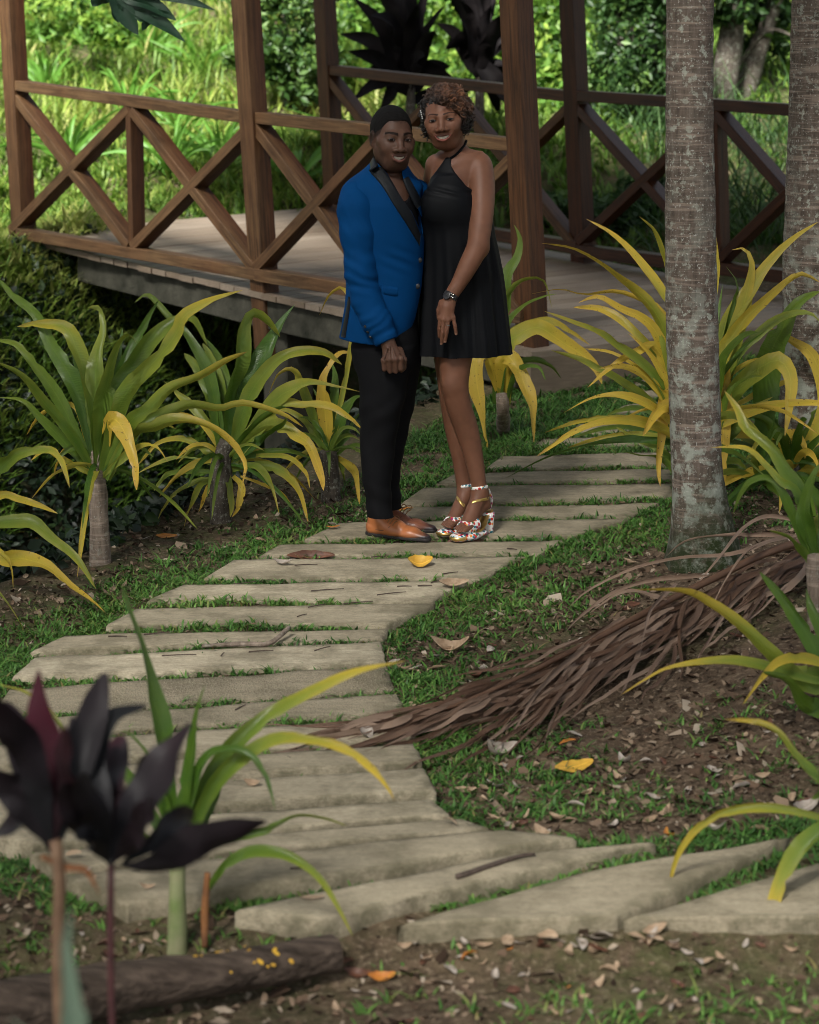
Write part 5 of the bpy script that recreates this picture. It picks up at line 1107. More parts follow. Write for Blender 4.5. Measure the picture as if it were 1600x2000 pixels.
def zloft(rows, off=0.0, cut=True, wr=None):
    """rows: (py, left px, right px, dy centre, ry) ; elliptical sections"""
    R = []
    for py, l, r, dy, ry in rows:
        a, b = q(l, py, dy), q(r, py, dy); R.append((a[2], (a[0]+b[0])/2, (b[0]-a[0])/2+off, YP+dy, ry+off))
    R = np.array(sorted(R)); z = R[:, 0]
    zz = np.linspace(z[0], z[-1], 200)
    C = np.stack([np.interp(zz, z, R[:, i]) for i in range(1, 5)], -1)
    ker = np.hanning(15); ker /= ker.sum(); pad = np.pad(C, ((7, 7), (0, 0)), 'edge'); C = np.stack([np.convolve(pad[:, i], ker, 'valid') for i in range(4)], -1)
    def fn(X, Y, Z):
        zc = np.clip(Z, z[0], z[-1]); cx, rx, cy, ry = [np.interp(zc, zz, C[:, i]) for i in range(4)]
        m = np.minimum(rx, ry); u = (X-cx)/rx; v = (Y-cy)/ry; k0 = np.sqrt(u*u+v*v); k1 = np.sqrt((u/rx)**2+(v/ry)**2)+1e-9
        d = np.where(k0 < .2, (k0-1)*m, k0*(k0-1)/k1)
        if wr is not None: d = d+wr(X, Y, Z, np.arctan2(v, u))
        return np.maximum(d, np.maximum(Z-z[-1], z[0]-Z)) if cut else d
    lo = [(C[:, 0]-C[:, 1]).min(), (C[:, 2]-C[:, 3]).min(), z[0]]; hi = [(C[:, 0]+C[:, 1]).max(), (C[:, 2]+C[:, 3]).max(), z[-1]]
    return fn, np.array(lo), np.array(hi)
def polyxz(pts, dy, y0=-9, y1=9):
    """extruded polygon of photo pixels : signed distance in the x,z plane, between depths"""
    Pp = np.array([q(x, y, dy)[[0, 2]] for x, y in pts])
    def fn(X, Y, Z):
        X, Z = X+0*Z, Z+0*X
        d = np.full(X.shape, 1e9); s = np.ones(X.shape)
        for i in range(len(Pp)):
            a, b = Pp[i], Pp[i-1]; e = b-a; wx, wz = X-a[0], Z-a[1]
            t = np.clip((wx*e[0]+wz*e[1])/(e@e+1e-12), 0, 1); d = np.minimum(d, (wx-e[0]*t)**2+(wz-e[1]*t)**2)
            c1, c2, c3 = Z >= a[1], Z < b[1], e[0]*wz > e[1]*wx
            s = np.where((c1 & c2 & c3) | (~c1 & ~c2 & ~c3), -s, s)
        r = s*np.sqrt(d)
        return np.maximum(r, np.maximum(Y-(YP+y1), (YP+y0)-Y))
    lo = np.array([Pp[:, 0].min(), YP+max(y0, -1), Pp[:, 1].min()]); hi = np.array([Pp[:, 0].max(), YP+min(y1, 1), Pp[:, 1].max()])
    return fn, lo, hi
def hit(grid, px, py):
    """first surface point of a grid along the view ray of a photo pixel"""
    px = np.atleast_1d(np.asarray(px, float)); py = np.atleast_1d(np.asarray(py, float)); Ys = np.arange(YP-.45, YP+.35, .002)
    a, b, c = ray(px, py); T = Ys[None, :]/b[:, None]
    pts = np.stack([a[:, None]*T, Ys[None, :]+0*T, CAMZ+c[:, None]*T], -1); d = grid.sample(pts)
    inside = d < 0; i = np.where(inside.any(1), inside.argmax(1), d.argmin(1))
    return pts[np.arange(len(px)), i]
def strip(grid, A, B, n=24, m=4, off=.004, th=.004, ext=0):
    """a sheet laid on the surface between two pixel polylines"""
    a, b = crom([(*p, 0) for p in A], n)[:, :2], crom([(*p, 0) for p in B], n)[:, :2]
    ts = np.linspace(0, 1, m); W = a[:, None]*(1-ts[:, None])+b[:, None]*ts[:, None]
    p = hit(grid, W[..., 0].ravel(), W[..., 1].ravel()).reshape(n, m, 3)
    if ext:
        e = nrm(b-a)*ext+b; Yc = p[:, -1, 1]; px_ = np.stack([P(e[i, 0], e[i, 1], Yc[i]) for i in range(n)])
        p = np.concatenate([p, px_[:, None]], 1); m += 1
    k = np.array([.25, .5, .25])
    for _ in range(3):
        pp = np.pad(p, ((1, 1), (0, 0), (0, 0)), 'edge'); p = k[0]*pp[:-2]+k[1]*pp[1:-1]+k[2]*pp[2:]
    view = nrm(np.array([0, 0, CAMZ])-p)
    top = p+view*(off+th)*np.where((np.arange(m) == 0) | (np.arange(m) == m-1), .75, 1)[None, :, None]; bot = p-view*.006
    V = np.concatenate([top.reshape(-1, 3), bot.reshape(-1, 3)]); N = n*m; F = []
    for i in range(n-1):
        for j in range(m-1):
            F.append((i*m+j, i*m+j+1, (i+1)*m+j+1, (i+1)*m+j)); F.append((N+i*m+j, N+(i+1)*m+j, N+(i+1)*m+j+1, N+i*m+j+1))
        F.append((i*m, (i+1)*m, N+(i+1)*m, N+i*m)); F.append((i*m+m-1, N+i*m+m-1, N+(i+1)*m+m-1, (i+1)*m+m-1))
    F.append(tuple(range(m))+tuple(N+j for j in range(m-1, -1, -1))); F.append(tuple((n-1)*m+j for j in range(m-1, -1, -1))+tuple(N+(n-1)*m+j for j in range(m)))
    return V, F
def frame(yaw, roll=0, pitch=0):
    a, r, p = map(math.radians, (yaw, roll, pitch))
    Rz = np.array([[math.cos(a), -math.sin(a), 0], [math.sin(a), math.cos(a), 0], [0, 0, 1]])
    Ry = np.array([[math.cos(r), 0, -math.sin(r)], [0, 1, 0], [math.sin(r), 0, math.cos(r)]])
    Rx = np.array([[1, 0, 0], [0, math.cos(p), -math.sin(p)], [0, math.sin(p), math.cos(p)]])
    return Ry@Rz@Rx

class Head:
    """face frame : x towards the viewer's right, -y out of the face, z up, origin mid head"""
    def __init__(s, c, R, sc, male): s.c, s.R, s.s, s.male = np.asarray(c), R, sc, male; s.ex = .032 if male else .0345; s.mx = 1.0 if male else 1.13
    def w(s, p): return s.c + (np.asarray(p, float)*s.s)@s.R.T
    def E(s, p, r): return ell(s.w(p), np.array(r)*s.s, s.R)
    def C(s, a, b, ra, rb): return cap(s.w(a), s.w(b), ra*s.s, rb*s.s)
    def cranium(s): return s.E((0, .022, .032), (.074, .092, .088))
    def surf(s, g, x, z):
        ys = np.arange(-.14, -.02, .0005); d = g.sample(s.w(np.stack([x+0*ys, ys, z+0*ys], -1))); i = int(np.argmax(d < 0)); return ys[i]
    def build(s, g):
        m = s.male; A = g.add
        A(s.cranium(), .01)
        A(s.E((0, -.014, -.02), (.066, .076, .088)), .03)
        A(s.E((0, -.043, -.085), (.027 if m else .022, .03, .022)), .035)
        for x in (-1, 1):
            A(s.C((x*(.046 if m else .044), .0, -.045), (x*.026, -.042, -.085), .022 if m else .017, .022 if m else .018), .03)   # jaw
            A(s.E((x*.036, -.062, -.026), (.024, .020, .022)), .035)          # cheek
            A(s.E((x*.052, -.045, -.004), (.02, .02, .014)), .02)            # cheekbone
            A(s.E((x*s.ex, -.094+(0 if m else .002), .008), (.017, .02, .0115)), .014, 'sub')    # eye socket
            A(s.C((x*.014, -.083, .026), (x*.046, -.068, .024), .008 if m else .005, .005), .02)   # brow
            A(s.E((x*s.ex, -.0735+(0 if m else .002), .0065), (.0158, .0135, .0122)), .004)      # closed lid mass round the eyeball
        A(s.C((0, -.083, .014), (0, -.103, -.024), .0075, .0115), .014)       # nose
        A(s.E((0, -.104, -.029), (.0145, .012, .0105)), .008)
        nw = .0185 if m else .0170
        for x in (-1, 1): A(s.E((x*nw, -.094, -.032), (.0112, .012, .0092)), .006)
        for x in (-1, 1): A(s.E((x*.0095, -.104, -.039), (.0048, .006, .003)), .003, 'sub')
        # muzzle, lips of an open smile laid on the surface
        A(s.E((0, -.062, -.058), (.036, .026, .026)), .02)
        SX = s.surf
        up = [(-.031, -.0505), (-.017, -.0545), (-.006, -.0550), (0, -.0562), (.006, -.0550), (.017, -.0545), (.031, -.0505)]
        lo = [(-.029, -.0525), (-.017, -.0655), (-.006, -.0718), (0, -.0724), (.006, -.0718), (.017, -.0655), (.029, -.0525)]
        if not m: lo = [(x*s.mx, z+.0012) for x, z in lo]; up = [(x*s.mx, z) for x, z in up]
        T = np.linspace(-1, 1, 9); mo = [(t*.0265*s.mx, -.0625+.0095*t*t) for t in T]
        yl = {}
        for nm, L in (('u', up), ('l', lo), ('m', mo)): yl[nm] = [np.array((x, SX(g, x, z), z)) for x, z in L]
        s.mouth = yl['m']
        for L, r in ((yl['u'], .0042), (yl['l'], .0068 if m else .0058)):
            for i in range(6): A(s.C(L[i]+[0, .0015, 0], L[i+1]+[0, .0015, 0], r*(.5 if i == 0 else 1), r*(.5 if i == 5 else 1)), .005)
        for i in range(8):
            r0, r1 = [.0054*math.sqrt(max(0.06, 1-T[k]**2)) for k in (i, i+1)]
            A(s.C(yl['m'][i]-[0, .004, 0], yl['m'][i+1]-[0, .004, 0], r0, r1), .002, 'sub'); A(s.C(yl['m'][i]+[0, .004, 0], yl['m'][i+1]+[0, .004, 0], r0, r1), .002, 'sub')
        for x in (-1, 1):
            A(s.E((x*.077, .012, -.002), (.009, .02, .031)), .006)            # ear
            A(s.E((x*.084, .008, .0), (.005, .011, .018)), .004, 'sub')
            A(s.E((x*.071, .0, -.028), (.008, .009, .01)), .006)
    def paint(s, V, skin, lip, dark):
        """vertex colours of the body"""
        L = (V-s.c)@s.R/s.s; n = len(V)
        col = np.tile(np.array(skin), (n, 1)).astype(float)
        v = vn(V[:, 0]*60, V[:, 1]*60, V[:, 2]*60, 5)*.1 + vn(V[:, 0]*14, V[:, 1]*14, V[:, 2]*14, 6)*.12
        col *= (1+v)[:, None]
        def blend(w, c):
            nonlocal col
            col = col*(1-w[:, None])+np.array(c)*w[:, None]
        front = (L[:, 1] < -.06)
        ml = -.0625+.0095*(L[:, 0]/.0265/s.mx)**2; ax = np.clip(np.abs(L[:, 0])/.0295/s.mx, 0, 1)
        hh = np.where(L[:, 2] > ml, .0115, .0165 if s.male else .0145)*np.sqrt(np.clip(1-ax**2.2, 0, 1))+1e-4
        wl = sst(1.08, .8, np.abs(L[:, 2]-ml)/hh)*front*(ax < 1); lo_ = L[:, 2] < ml
        blend(.85*wl*lo_, lip); blend(.75*wl*(~lo_), np.array(lip)*.45)
        my = np.interp(L[:, 0], [p[0] for p in s.mouth], [p[1] for p in s.mouth])
        h2 = .0062*np.sqrt(np.clip(1-(L[:, 0]/.0275/s.mx)**2, 0, 1))+1e-4
        blend(sst(1.15, .9, np.abs(L[:, 2]-ml)/h2)*(L[:, 1] > my+.0012)*(L[:, 1] < -.04), (.02, .006, .005))
        if s.male:
            hl = np.interp(L[:, 1], *s.hl); blend(.75*sst(-.012, .004, L[:, 2]-hl+.006*vn(V[:, 0]*150, V[:, 1]*150, V[:, 2]*150, 2)), dark)
            blend(.35*sst(-.062, -.09, L[:, 2])*(L[:, 1] < -.02)*sst(-.135, -.115, L[:, 2])+.25*(np.abs(L[:, 0]) > .05)*sst(-.02, -.06, L[:, 2])*(L[:, 1] < .0)*sst(-.1, -.085, L[:, 2]), dark)
        for x in (-1, 1):
            u = (L[:, 0]*x-.013)/.044; bz = (.0265 if s.male else .0275)+.006*np.sin(np.clip(u, 0, 1)*2.6)-.004*np.clip(u, 0, 1)
            th = .0066*(1-.55*np.clip(u, 0, 1)) if s.male else .0036*(1-.6*np.clip(u, 0, 1))
            blend(.95*sst(1.1, .6, np.abs(L[:, 2]-bz)/th)*(u > -.05)*(u < 1.05)*front, dark)
            e = np.sqrt(((L[:, 0]*x-.0095)/.005)**2+((L[:, 2]+.039)/.0032)**2); blend(.8*sst(1.1, .7, e)*(L[:, 1] < -.09), (.012, .005, .004))
        return col
    def extras(s, mb, white=1, iris=2, dark=3, teeth=4):
        """eyes, lashes and teeth : islands of the body mesh"""
        for x in (-1, 1):
            c = np.array((x*s.ex, -.0755+(0 if s.male else .002), .0065)); nu, nv = 20, 10; V = []
            for i in range(nv+1):
                for j in range(nu):
                    t = j/nu*2*np.pi; r = i/nv
                    ex = .0132*r*math.cos(t); ez = (.0046 if s.male else .0050)*r*math.sin(t)*(1-.45*(r*math.cos(t))**2)
                    ez -= .0006
                    V.append(c+[ex, -.0132*math.sqrt(max(0, 1-(ex/.019)**2-(ez/.019)**2))+.0015, ez])
            F = [(i*nu+j, i*nu+(j+1) % nu, (i+1)*nu+(j+1) % nu, (i+1)*nu+j) for i in range(nv) for j in range(nu)]
            mb.add(s.w(V), F, white, col=np.tile((.2, .17, .145), (len(V), 1)))
            V = []; gx = x*0+s.gaze
            for i in range(5):
                for j in range(16):
                    t = j/16*2*np.pi; r = i/4*.0068
                    ex, ez = gx+r*math.cos(t), np.clip(.0006+r*math.sin(t), -.0044, .0036) if s.male else np.clip(.0006+r*math.sin(t), -.005, .0042)
                    V.append(c+[ex, -.0137*math.sqrt(max(0, 1-(ex/.019)**2-(ez/.019)**2))+.0011, ez])
            F = [(i*16+j, i*16+(j+1) % 16, (i+1)*16+(j+1) % 16, (i+1)*16+j) for i in range(4) for j in range(16)]
            mb.add(s.w(V), F, iris, col=np.tile((.01, .005, .004), (len(V), 1)))
            lid = [c+[a*.0145, -.0137*math.sqrt(1-(a*.0145/.021)**2)+.002, .0050*(1-.9*a*a)-.0008] for a in np.linspace(-1, 1, 9)]
            V, F = tube(s.w(lid), [.0009, .0016, .0018, .0016, .001], 6); mb.add(V, F, dark, col=np.tile((.01, .005, .004), (len(V), 1)))
            lid = [c+[a*.0135, -.0135*math.sqrt(1-(a*.0135/.021)**2)+.002, -.0050*(1-a*a)] for a in np.linspace(-1, 1, 9)]
            V, F = tube(s.w(lid), .0008, 5); mb.add(V, F, dark, col=np.tile((.02, .01, .008), (len(V), 1)))
        V = []; nu = 29
        for j in range(nu):
            t = -1+2*j/(nu-1); xx = .0225*t*s.mx; y = np.interp(xx, [p[0] for p in s.mouth], [p[1] for p in s.mouth])+.0042+.0015*t*t; gap = .0009 if j % 4 == 0 else 0
            zc = -.0625+.0095*(xx/.0265/s.mx)**2; hh = .0058*math.sqrt(max(.02, 1-t*t))
            V += [(xx, y+gap, zc+hh), (xx, y-.0012+gap, zc), (xx, y+gap, zc-hh*.8)]
        F = [(3*j+i, 3*j+3+i, 3*j+4+i, 3*j+1+i) for j in range(nu-1) for i in (0, 1)]
        mb.add(s.w(V), F, teeth, col=np.tile((.55, .49, .39), (len(V), 1)))
def skin_mat(name, rough, ss):
    n = NT(name); c = n.attr('col'); p = n.pos()
    h = n.noise(p, 900, 2); 
    bw = n.n('ShaderNodeRGBToBW'); n.set(bw, 0, c.outputs['Color']); sp_ = n.math('MINIMUM', n.math('MULTIPLY', bw, 5.5), .25)
    n.bsdf(c.outputs['Color'], rough, sp_, n.bump(h, .12, .001), Subsurface_Weight=.06, Subsurface_Scale=.006); return n.m
M_SKIN_M = skin_mat('deep_brown_skin', .52, 0); M_SKIN_W = skin_mat('warm_brown_skin', .52, 0)
def plaincol(name, rough, spec=.5):
    n = NT(name); n.bsdf(n.attr('col').outputs['Color'], rough, spec); return n.m
M_EYE = plaincol('eye_white', .3, .3); M_IRIS = plaincol('iris', .25, .3); M_LASH = plaincol('lashes', .6); M_TEETH = plaincol('teeth', .2)
def person_mesh(g, head, skin, lip, dark, mat, parent, nails=None):
    V, Q = g.mesh(); V = smoothV(V, Q, 1, .5)
    col = head.paint(V, skin, lip, dark)
    if nails is not None:
        for c, r in nails:
            w = sst(1.0, .6, np.linalg.norm((V-c)/r, axis=1))[:, None]; col = col*(1-.45*w)+np.array((.42, .25, .18))*.45*w
    mb = MB(); mb.add(V, Q, 0, col=col); head.extras(mb)
    return mb.build('body', [mat, M_EYE, M_IRIS, M_LASH, M_TEETH], parent)
def cloth(name, g, mat, parent, sm=2, attrs=None):
    V, Q = g.mesh(); V = smoothV(V, Q, sm, .5); return obj(name, V, Q, mat, parent, True, attrs(V) if attrs else None)
def bbox(*prims, m=.02):
    return np.min([p[1] for p in prims], 0)-m, np.max([p[2] for p in prims], 0)+m
def chain(g, L, k=.012, n=22, sc=(1, 1, 1)):
    A = np.array([[*q(*a), r] for a, r in L]); B = crom(A, n)
    for a, b in zip(B[:-1], B[1:]): g.add(cap(a[:3], b[:3], a[3], b[3], sc), k)
def fabric(name, c1, c2, rough, spec, scale=900, b=.25, sheen=.0, stretch=(1, 1, 1)):
    n = NT(name); p = n.coord('Object', stretch); f = n.noise(p, scale, 2); g = n.noise(p, 6, 4)
    n.bsdf(n.mix(g.outputs[0], c1, c2), rough, spec, n.bump(f, b, .001), Sheen_Weight=sheen, Sheen_Roughness=.4); return n.m
M_BLUE = fabric('blue_suiting', (.0006, .030, .105), (.0008, .042, .145), .8, .07)
M_SATIN = fabric('black_satin', (.005, .006, .008), (.009, .011, .013), .5, .15)
M_BLACKC = fabric('black_trouser_cloth', (.004, .004, .0045), (.008, .008, .009), .8, .08)
M_KNIT = fabric('black_knit', (.004, .004, .005), (.006, .006, .007), .85, .12)
M_DRESS = fabric('black_crepe', (.0022, .0025, .0034), (.004, .0047, .006), .6, .12, 1200, .2)
M_METAL = simple('silver_metal', (.6, .58, .55), (.5, .5, .48), 50, .25, .5, Metallic=1.0)
M_GOLD = simple('gold_leather', (.75, .52, .18), (.6, .4, .13), 50, .3, .5, Metallic=.9)
M_BUTTON = simple('dark_button', (.012, .012, .014), (.02, .02, .022), 90, .3)
def hand(g, wrist, palm, knuckles, fingers, thumb, rw, rp, rf, k=.006, flat=(1, .7, 1)):
    g.add(cap(wrist, palm, rw, rp, flat), .012)
    for kn in knuckles: g.add(cap(palm, kn, rp*.62, rf*1.1, (1, 1, 1)), .008)
    for f in fingers:
        for i in range(len(f)-1): g.add(cap(f[i], f[i+1], rf*(1-.1*i), rf*(1-.1*(i+1))), .0022 if i else .004)
    for i in range(len(thumb)-1): g.add(cap(thumb[i], thumb[i+1], rf*1.25*(1-.1*i), rf*1.2*(1-.12*(i+1))), .006)
# ------------------------------------------------------------------ THE MAN
def man():
    root = thing('person', 'man in bright blue blazer, black trousers and tan lace-up shoes standing beside the woman', 'person', G(770, 1045, .013))
    root['group'] = 'couple posing on the path'
    H = 2.5e-3
    hd = Head(q(766.5, 271, -.03), frame(20, -2, 4), 1.025, True); hd.gaze = -.0028; hd.hl = ([-.075, -.06, -.05, -.042, -.035, -.012, .0, .03, .06, .11], [.076, .075, .073, .05, .024, .008, -.012, -.02, -.04, -.055])
    torso_rows = [(316, 728, 790, .02, .06), (326, 716, 798, .015, .075), (345, 697, 808, .01, .095), (365, 684, 816, 0, .11), (400, 672, 824, -.01, .125), (460, 672, 827, -.01, .126),
                  (510, 677, 827, -.01, .116), (560, 678, 825, -.01, .116), (600, 675, 818, -.01, .122), (640, 668, 808, -.005, .126), (672, 660, 796, 0, .126)]
    zt = lambda rows, **k: zloft(rows, **k)
    # ---- skin
    g = Grid(q(655, 740, -.32)-[0, 0, .0], [q(845, 200)[0], YP+.2, q(0, 196)[2]], .0034)
    g.add(zloft(torso_rows[2:9], off=-.024), .02)
    g.add(cap(q(757, 350, .02), q(762, 300, .0), .062, .056), .03)
    g.add(cap(q(700, 372, .0), q(800, 372, .03), .045, .045), .03)
    hd.build(g)
    # arm inside the sleeve and the closed hand
    g.add(cap(q(697, 390, -.08), q(705, 545, -.12), .045, .038), .02); g.add(cap(q(705, 545, -.12), q(757, 668, -.17), .038, .027), .01)
    kn = [q(750, 704, -.195), q(761, 702, -.203), q(773, 702, -.203), q(783, 701, -.195)]
    fing = []
    for i, (a, xm, ym) in enumerate(zip(kn, (751, 762, 773, 783), (721, 725, 725, 720))):
        fing.append([a, q(xm, ym, -.19), q(xm+1, ym-1, -.168), q(xm+1, ym-12, -.155)])
    th = [q(781, 684, -.165), q(789, 703, -.17), q(788, 718, -.165), q(784, 724, -.168)]
    hand(g, q(758, 670, -.172), q(765, 692, -.175), kn, fing, th, .027, .036, .0112, flat=(1, .78, 1))
    for a in kn: g.add(ell(a, (.0105, .009, .011)), .006)
    for i, (x0, x1) in enumerate(((757, 751), (761, 761), (767, 773))): g.add(cap(q(x0, 678, -.202), q(x1, 700, -.21), .0028, .003), .006)
    person_mesh(g, hd, (.085, .042, .027), (.17, .07, .055), (.008, .006, .005), M_SKIN_M, root)
    # ---- hair, close cropped
    h = Grid(*bbox(hd.cranium(), m=.02), .0028); h.add(hd.cranium(), .004)
    def cut(X, Y, Z):
        d = np.stack([X-hd.c[0]+0*Y+0*Z, Y-hd.c[1]+0*X+0*Z, Z-hd.c[2]+0*X+0*Y], -1)@hd.R/hd.s
        n = vn(X*160, Y*160, Z*160, 3)*.0012
        hl = np.interp(d[..., 1], *hd.hl)
        hl = hl - .018*np.clip(np.abs(d[..., 0])-.03, 0, 1)*0
        return n, (hl-d[..., 2])*.8+n*1.5
    X, Y, Z = h.pts((slice(None),)*3); n, c = cut(X, Y, Z)
    h.d = np.maximum(h.d-.0036+n, c).astype(np.float32)
    cloth('hair', h, simple('cropped_black_hair', (.004, .0035, .0035), (.010, .009, .008), 260, .85, .15, .9, 380, .006), root, 1)
    # ---- tank top
    t = Grid(*bbox(zloft(torso_rows, off=0)), .005); t.add(zloft(torso_rows[2:9], off=-.016), .01)
    t.add(polyxz([(741, 322), (757, 355), (768, 378), (779, 391), (788, 395), (796, 391), (801, 381), (801, 360), (800, 322)], -.1), .004, 'sub')
    cloth('vest_top', t, M_KNIT, root)
    # ---- jacket
    j = Grid(q(640, 690, -.34), [q(850, 300)[0], YP+.24, q(0, 300)[2]], .004)
    def wr(X, Y, Z, th):
        return .0025*vn(X*9+Z*5, Y*4, Z*9, 8)+.0015*vn(X*22, Y*8, Z*14+X*10, 9)
    j.add(zloft(torso_rows, off=.004, wr=wr), .015)
    j.add(ell(q(700, 372, -.03), (.06, .075, .045)), .05); j.add(ell(q(806, 366, .03), (.04, .06, .03)), .04)
    arm = [((692, 380, -.06), .056), ((695, 408, -.085), .066), ((699, 456, -.1), .065), ((704, 530, -.115), .0585), ((716, 585, -.13), .056), ((735, 625, -.15), .053), ((754, 664, -.165), .048)]
    s = Grid(q(640, 700, -.36), [q(800, 330)[0], YP+.08, q(0, 330)[2]], .0035)
    for (a, ra), (b, rb) in zip(arm[:-1], arm[1:]): s.add(cap(q(*a), q(*b), ra, rb, (1, .92, 1)), .03)
    e = q(704, 540, -.115); u = nrm(q(754, 664, -.165)-q(716, 585, -.13))
    def fold(X, Y, Z):
        r = np.exp(-((Z-e[2])/.11)**2); ph = Z*120+X*45+4*vn(X*12, Y*12, Z*12, 14)
        lo = np.exp(-((Z-q(735, 640)[2])/.09)**2); sh = np.exp(-((Z-q(0, 420)[2])/.07)**2)
        return (.0024*r*np.sin(ph)+.0020*lo*np.sin(Z*150-X*110+3*vn(X*14, Y*14, Z*14, 15))+.0015*sh*np.sin(X*130+Z*70)+.002*vn(X*16, Y*16, Z*10, 16)).astype(np.float32)
    s.whole(fold, 'add')
    cc = q(752, 663, -.165); s.whole(lambda X, Y, Z: (X-cc[0])*u[0]+(Y-cc[1])*u[1]+(Z-cc[2])*u[2]-.012)
    # other arm, going round behind the woman
    far = [((812, 378, .05), .058), ((840, 440, .16), .056), ((865, 500, .22), .052), ((905, 520, .24), .046)]
    fs = Grid(*bbox(*[cap(q(*a), q(*b), ra, rb) for (a, ra), (b, rb) in zip(far[:-1], far[1:])]), .005)
    for (a, ra), (b, rb) in zip(far[:-1], far[1:]): fs.add(cap(q(*a), q(*b), ra, rb), .03)
    # cut: V opening, slanted hem, curved front edge
    j.add(polyxz([(739, 300), (745, 322), (762, 350), (784, 388), (804, 415), (825, 462), (829, 470), (829, 440), (814, 405), (801, 384), (791, 364), (785, 342), (787, 300)], -.12, -.5, .0), .003, 'sub')
    hem = polyxz([(600, 664), (672, 667), (724, 672), (760, 672), (785, 667), (800, 654), (812, 622), (823, 570), (829, 500), (834, 420), (900, 300), (600, 300)], -.1)
    j.whole(lambda X, Y, Z: np.where((Y > YP+.09) & (X > q(800, 0)[0]), -9, hem[0](X, Y, Z)).astype(np.float32))
    # creases under the arm and at the waist button
    b0 = q(815, 508, -.1)
    j.whole(lambda X, Y, Z: (.0035*np.exp(-((Z-b0[2])/.05)**2-((X-b0[0]+.07)/.06)**2)*np.sin((Z-b0[2])*130+(X-b0[0])*60)).astype(np.float32), 'add')
    body = cloth('jacket', j, M_BLUE, root)
    cloth('sleeve', s, M_BLUE, body); cloth('sleeve', fs, M_BLUE, body)
    V, F = strip(j, [(718, 329), (724, 338), (744, 360), (771, 403), (796, 441), (822, 484)], [(738, 325), (743, 330), (759, 352), (781, 390), (801, 418), (823, 466)], 30, 5, .003, .004, ext=5)
    obj('lapel', V, F, M_SATIN, body)
    V, F = strip(j, [(797, 343), (806, 358), (818, 380), (829, 398)], [(789, 346), (796, 364), (805, 384), (818, 408)], 20, 4, .003, .004, ext=4)
    obj('lapel', V, F, M_SATIN, body)
    tp = crom([q(739, 322, -.085), q(733, 311, -.035), q(730, 305, .03), q(752, 297, .085), q(783, 312, .065), q(787, 342, -.03)], 30)
    bt = crom([q(723, 333, -.09), q(723, 324, -.03), q(724, 318, .04), q(752, 318, .13), q(800, 330, .09), q(799, 345, -.02)], 30)
    V = []; 
    for a_, b_ in zip(tp, bt): V += [a_, (a_+b_)/2+[0, -.002, .002], b_, b_+[0, .004, -.008], a_+[0, .008, -.004]]
    obj('collar', V, [(5*i+k, 5*i+(k+1) % 5, 5*i+5+(k+1) % 5, 5*i+5+k) for i in range(29) for k in range(5)]+[(4, 3, 2, 1, 0), (145, 146, 147, 148, 149)], M_SATIN, body)
    V, F = strip(j, [(742, 556), (760, 559), (779, 562)], [(748, 574), (763, 577), (779, 578)], 12, 4, .003, .003); obj('pocket_flap', V, F, M_BLUE, body)
    for px, py in ((820, 508), (816, 559)):
        p = hit(j, px, py)[0]; V, F = tube([p+[0, .004, 0], p-[0, .006, 0], p-[0, .0075, 0]], [.0105, .0105, .007], 14); obj('button', V, F, M_BUTTON, body)
    slv = [o for o in body.children if o.name.startswith('sleeve')][0]
    for px, py in ((714, 638), (719, 648), (724, 658)):
        p = hit(s, px, py)[0]; V, F = tube([p+[0, .004, 0], p-[0, .004, 0]], [.007, .006], 10); obj('cuff_button', V, F, M_BUTTON, slv)
    V, F = strip(j, [(681, 575), (675, 610), (665, 662)], [(686, 578), (682, 612), (674, 664)], 14, 3, .002, .003); obj('vent_lining', V, F, M_SATIN, body)
    # ---- trousers
    tr = Grid(q(670, 1030, -.3), [q(840, 600)[0], YP+.25, q(0, 600)[2]], .004)
    def wr2(X, Y, Z, th):
        return .004*vn(X*10+Z*8, Y*10, Z*11, 18)+.0025*np.sin(Z*75+X*40+3*vn(X*9, Y*9, Z*9, 19))*np.exp(-((Z-.12)/.14)**2)+.002*np.sin(Z*60-X*50+2*vn(X*8, Y*8, Z*8, 12))*np.exp(-((Z-.5)/.12)**2)
    tr.add(zloft([(615, 690, 812, 0, .11), (660, 686, 818, 0, .12), (700, 690, 815, 0, .115), (715, 694, 812, 0, .1)], wr=wr2), .02)
    tr.add(zloft([(680, 688, 806, -.03, .105), (737, 699, 797, -.06, .1), (792, 702, 789, -.07, .09), (834, 704, 778, -.075, .082), (875, 704, 771, -.08, .075), (902, 706, 768, -.085, .072), (944, 709, 764, -.09, .067), (985, 715, 767, -.1, .064), (1016, 719, 770, -.11, .062)], wr=wr2), .03)
    tr.add(zloft([(680, 735, 823, .05, .1), (710, 740, 822, .05, .1), (792, 742, 810, .05, .085), (847, 738, 797, .05, .075), (902, 733, 786, .045, .07), (944, 731, 780, .04, .066), (992, 736, 785, .03, .062)], wr=wr2), .03)
    cloth('trousers', tr, M_BLACKC, root)
    # ---- shoes
    shoe(root, G(717, 1043, .013), G(806, 1056, .013), (.40, .135, .045), True)
    shoe(root, G(718, 1033, .013), G(852, 1041, .013), (.2, .07, .036), False)
def shoe_mat():
    n = NT('burnished_leather'); c = n.attr('col'); p = n.pos(); f = n.noise(p, 500, 2); n.bsdf(c.outputs['Color'], .36, .5, n.bump(f, .12, .001)); return n.m
M_SHOE = shoe_mat(); M_SOLE = simple('dark_sole', (.012, .010, .010), (.02, .017, .015), 60, .6)
M_LACE = simple('tan_lace', (.26, .14, .06), (.2, .1, .045), 90, .8)
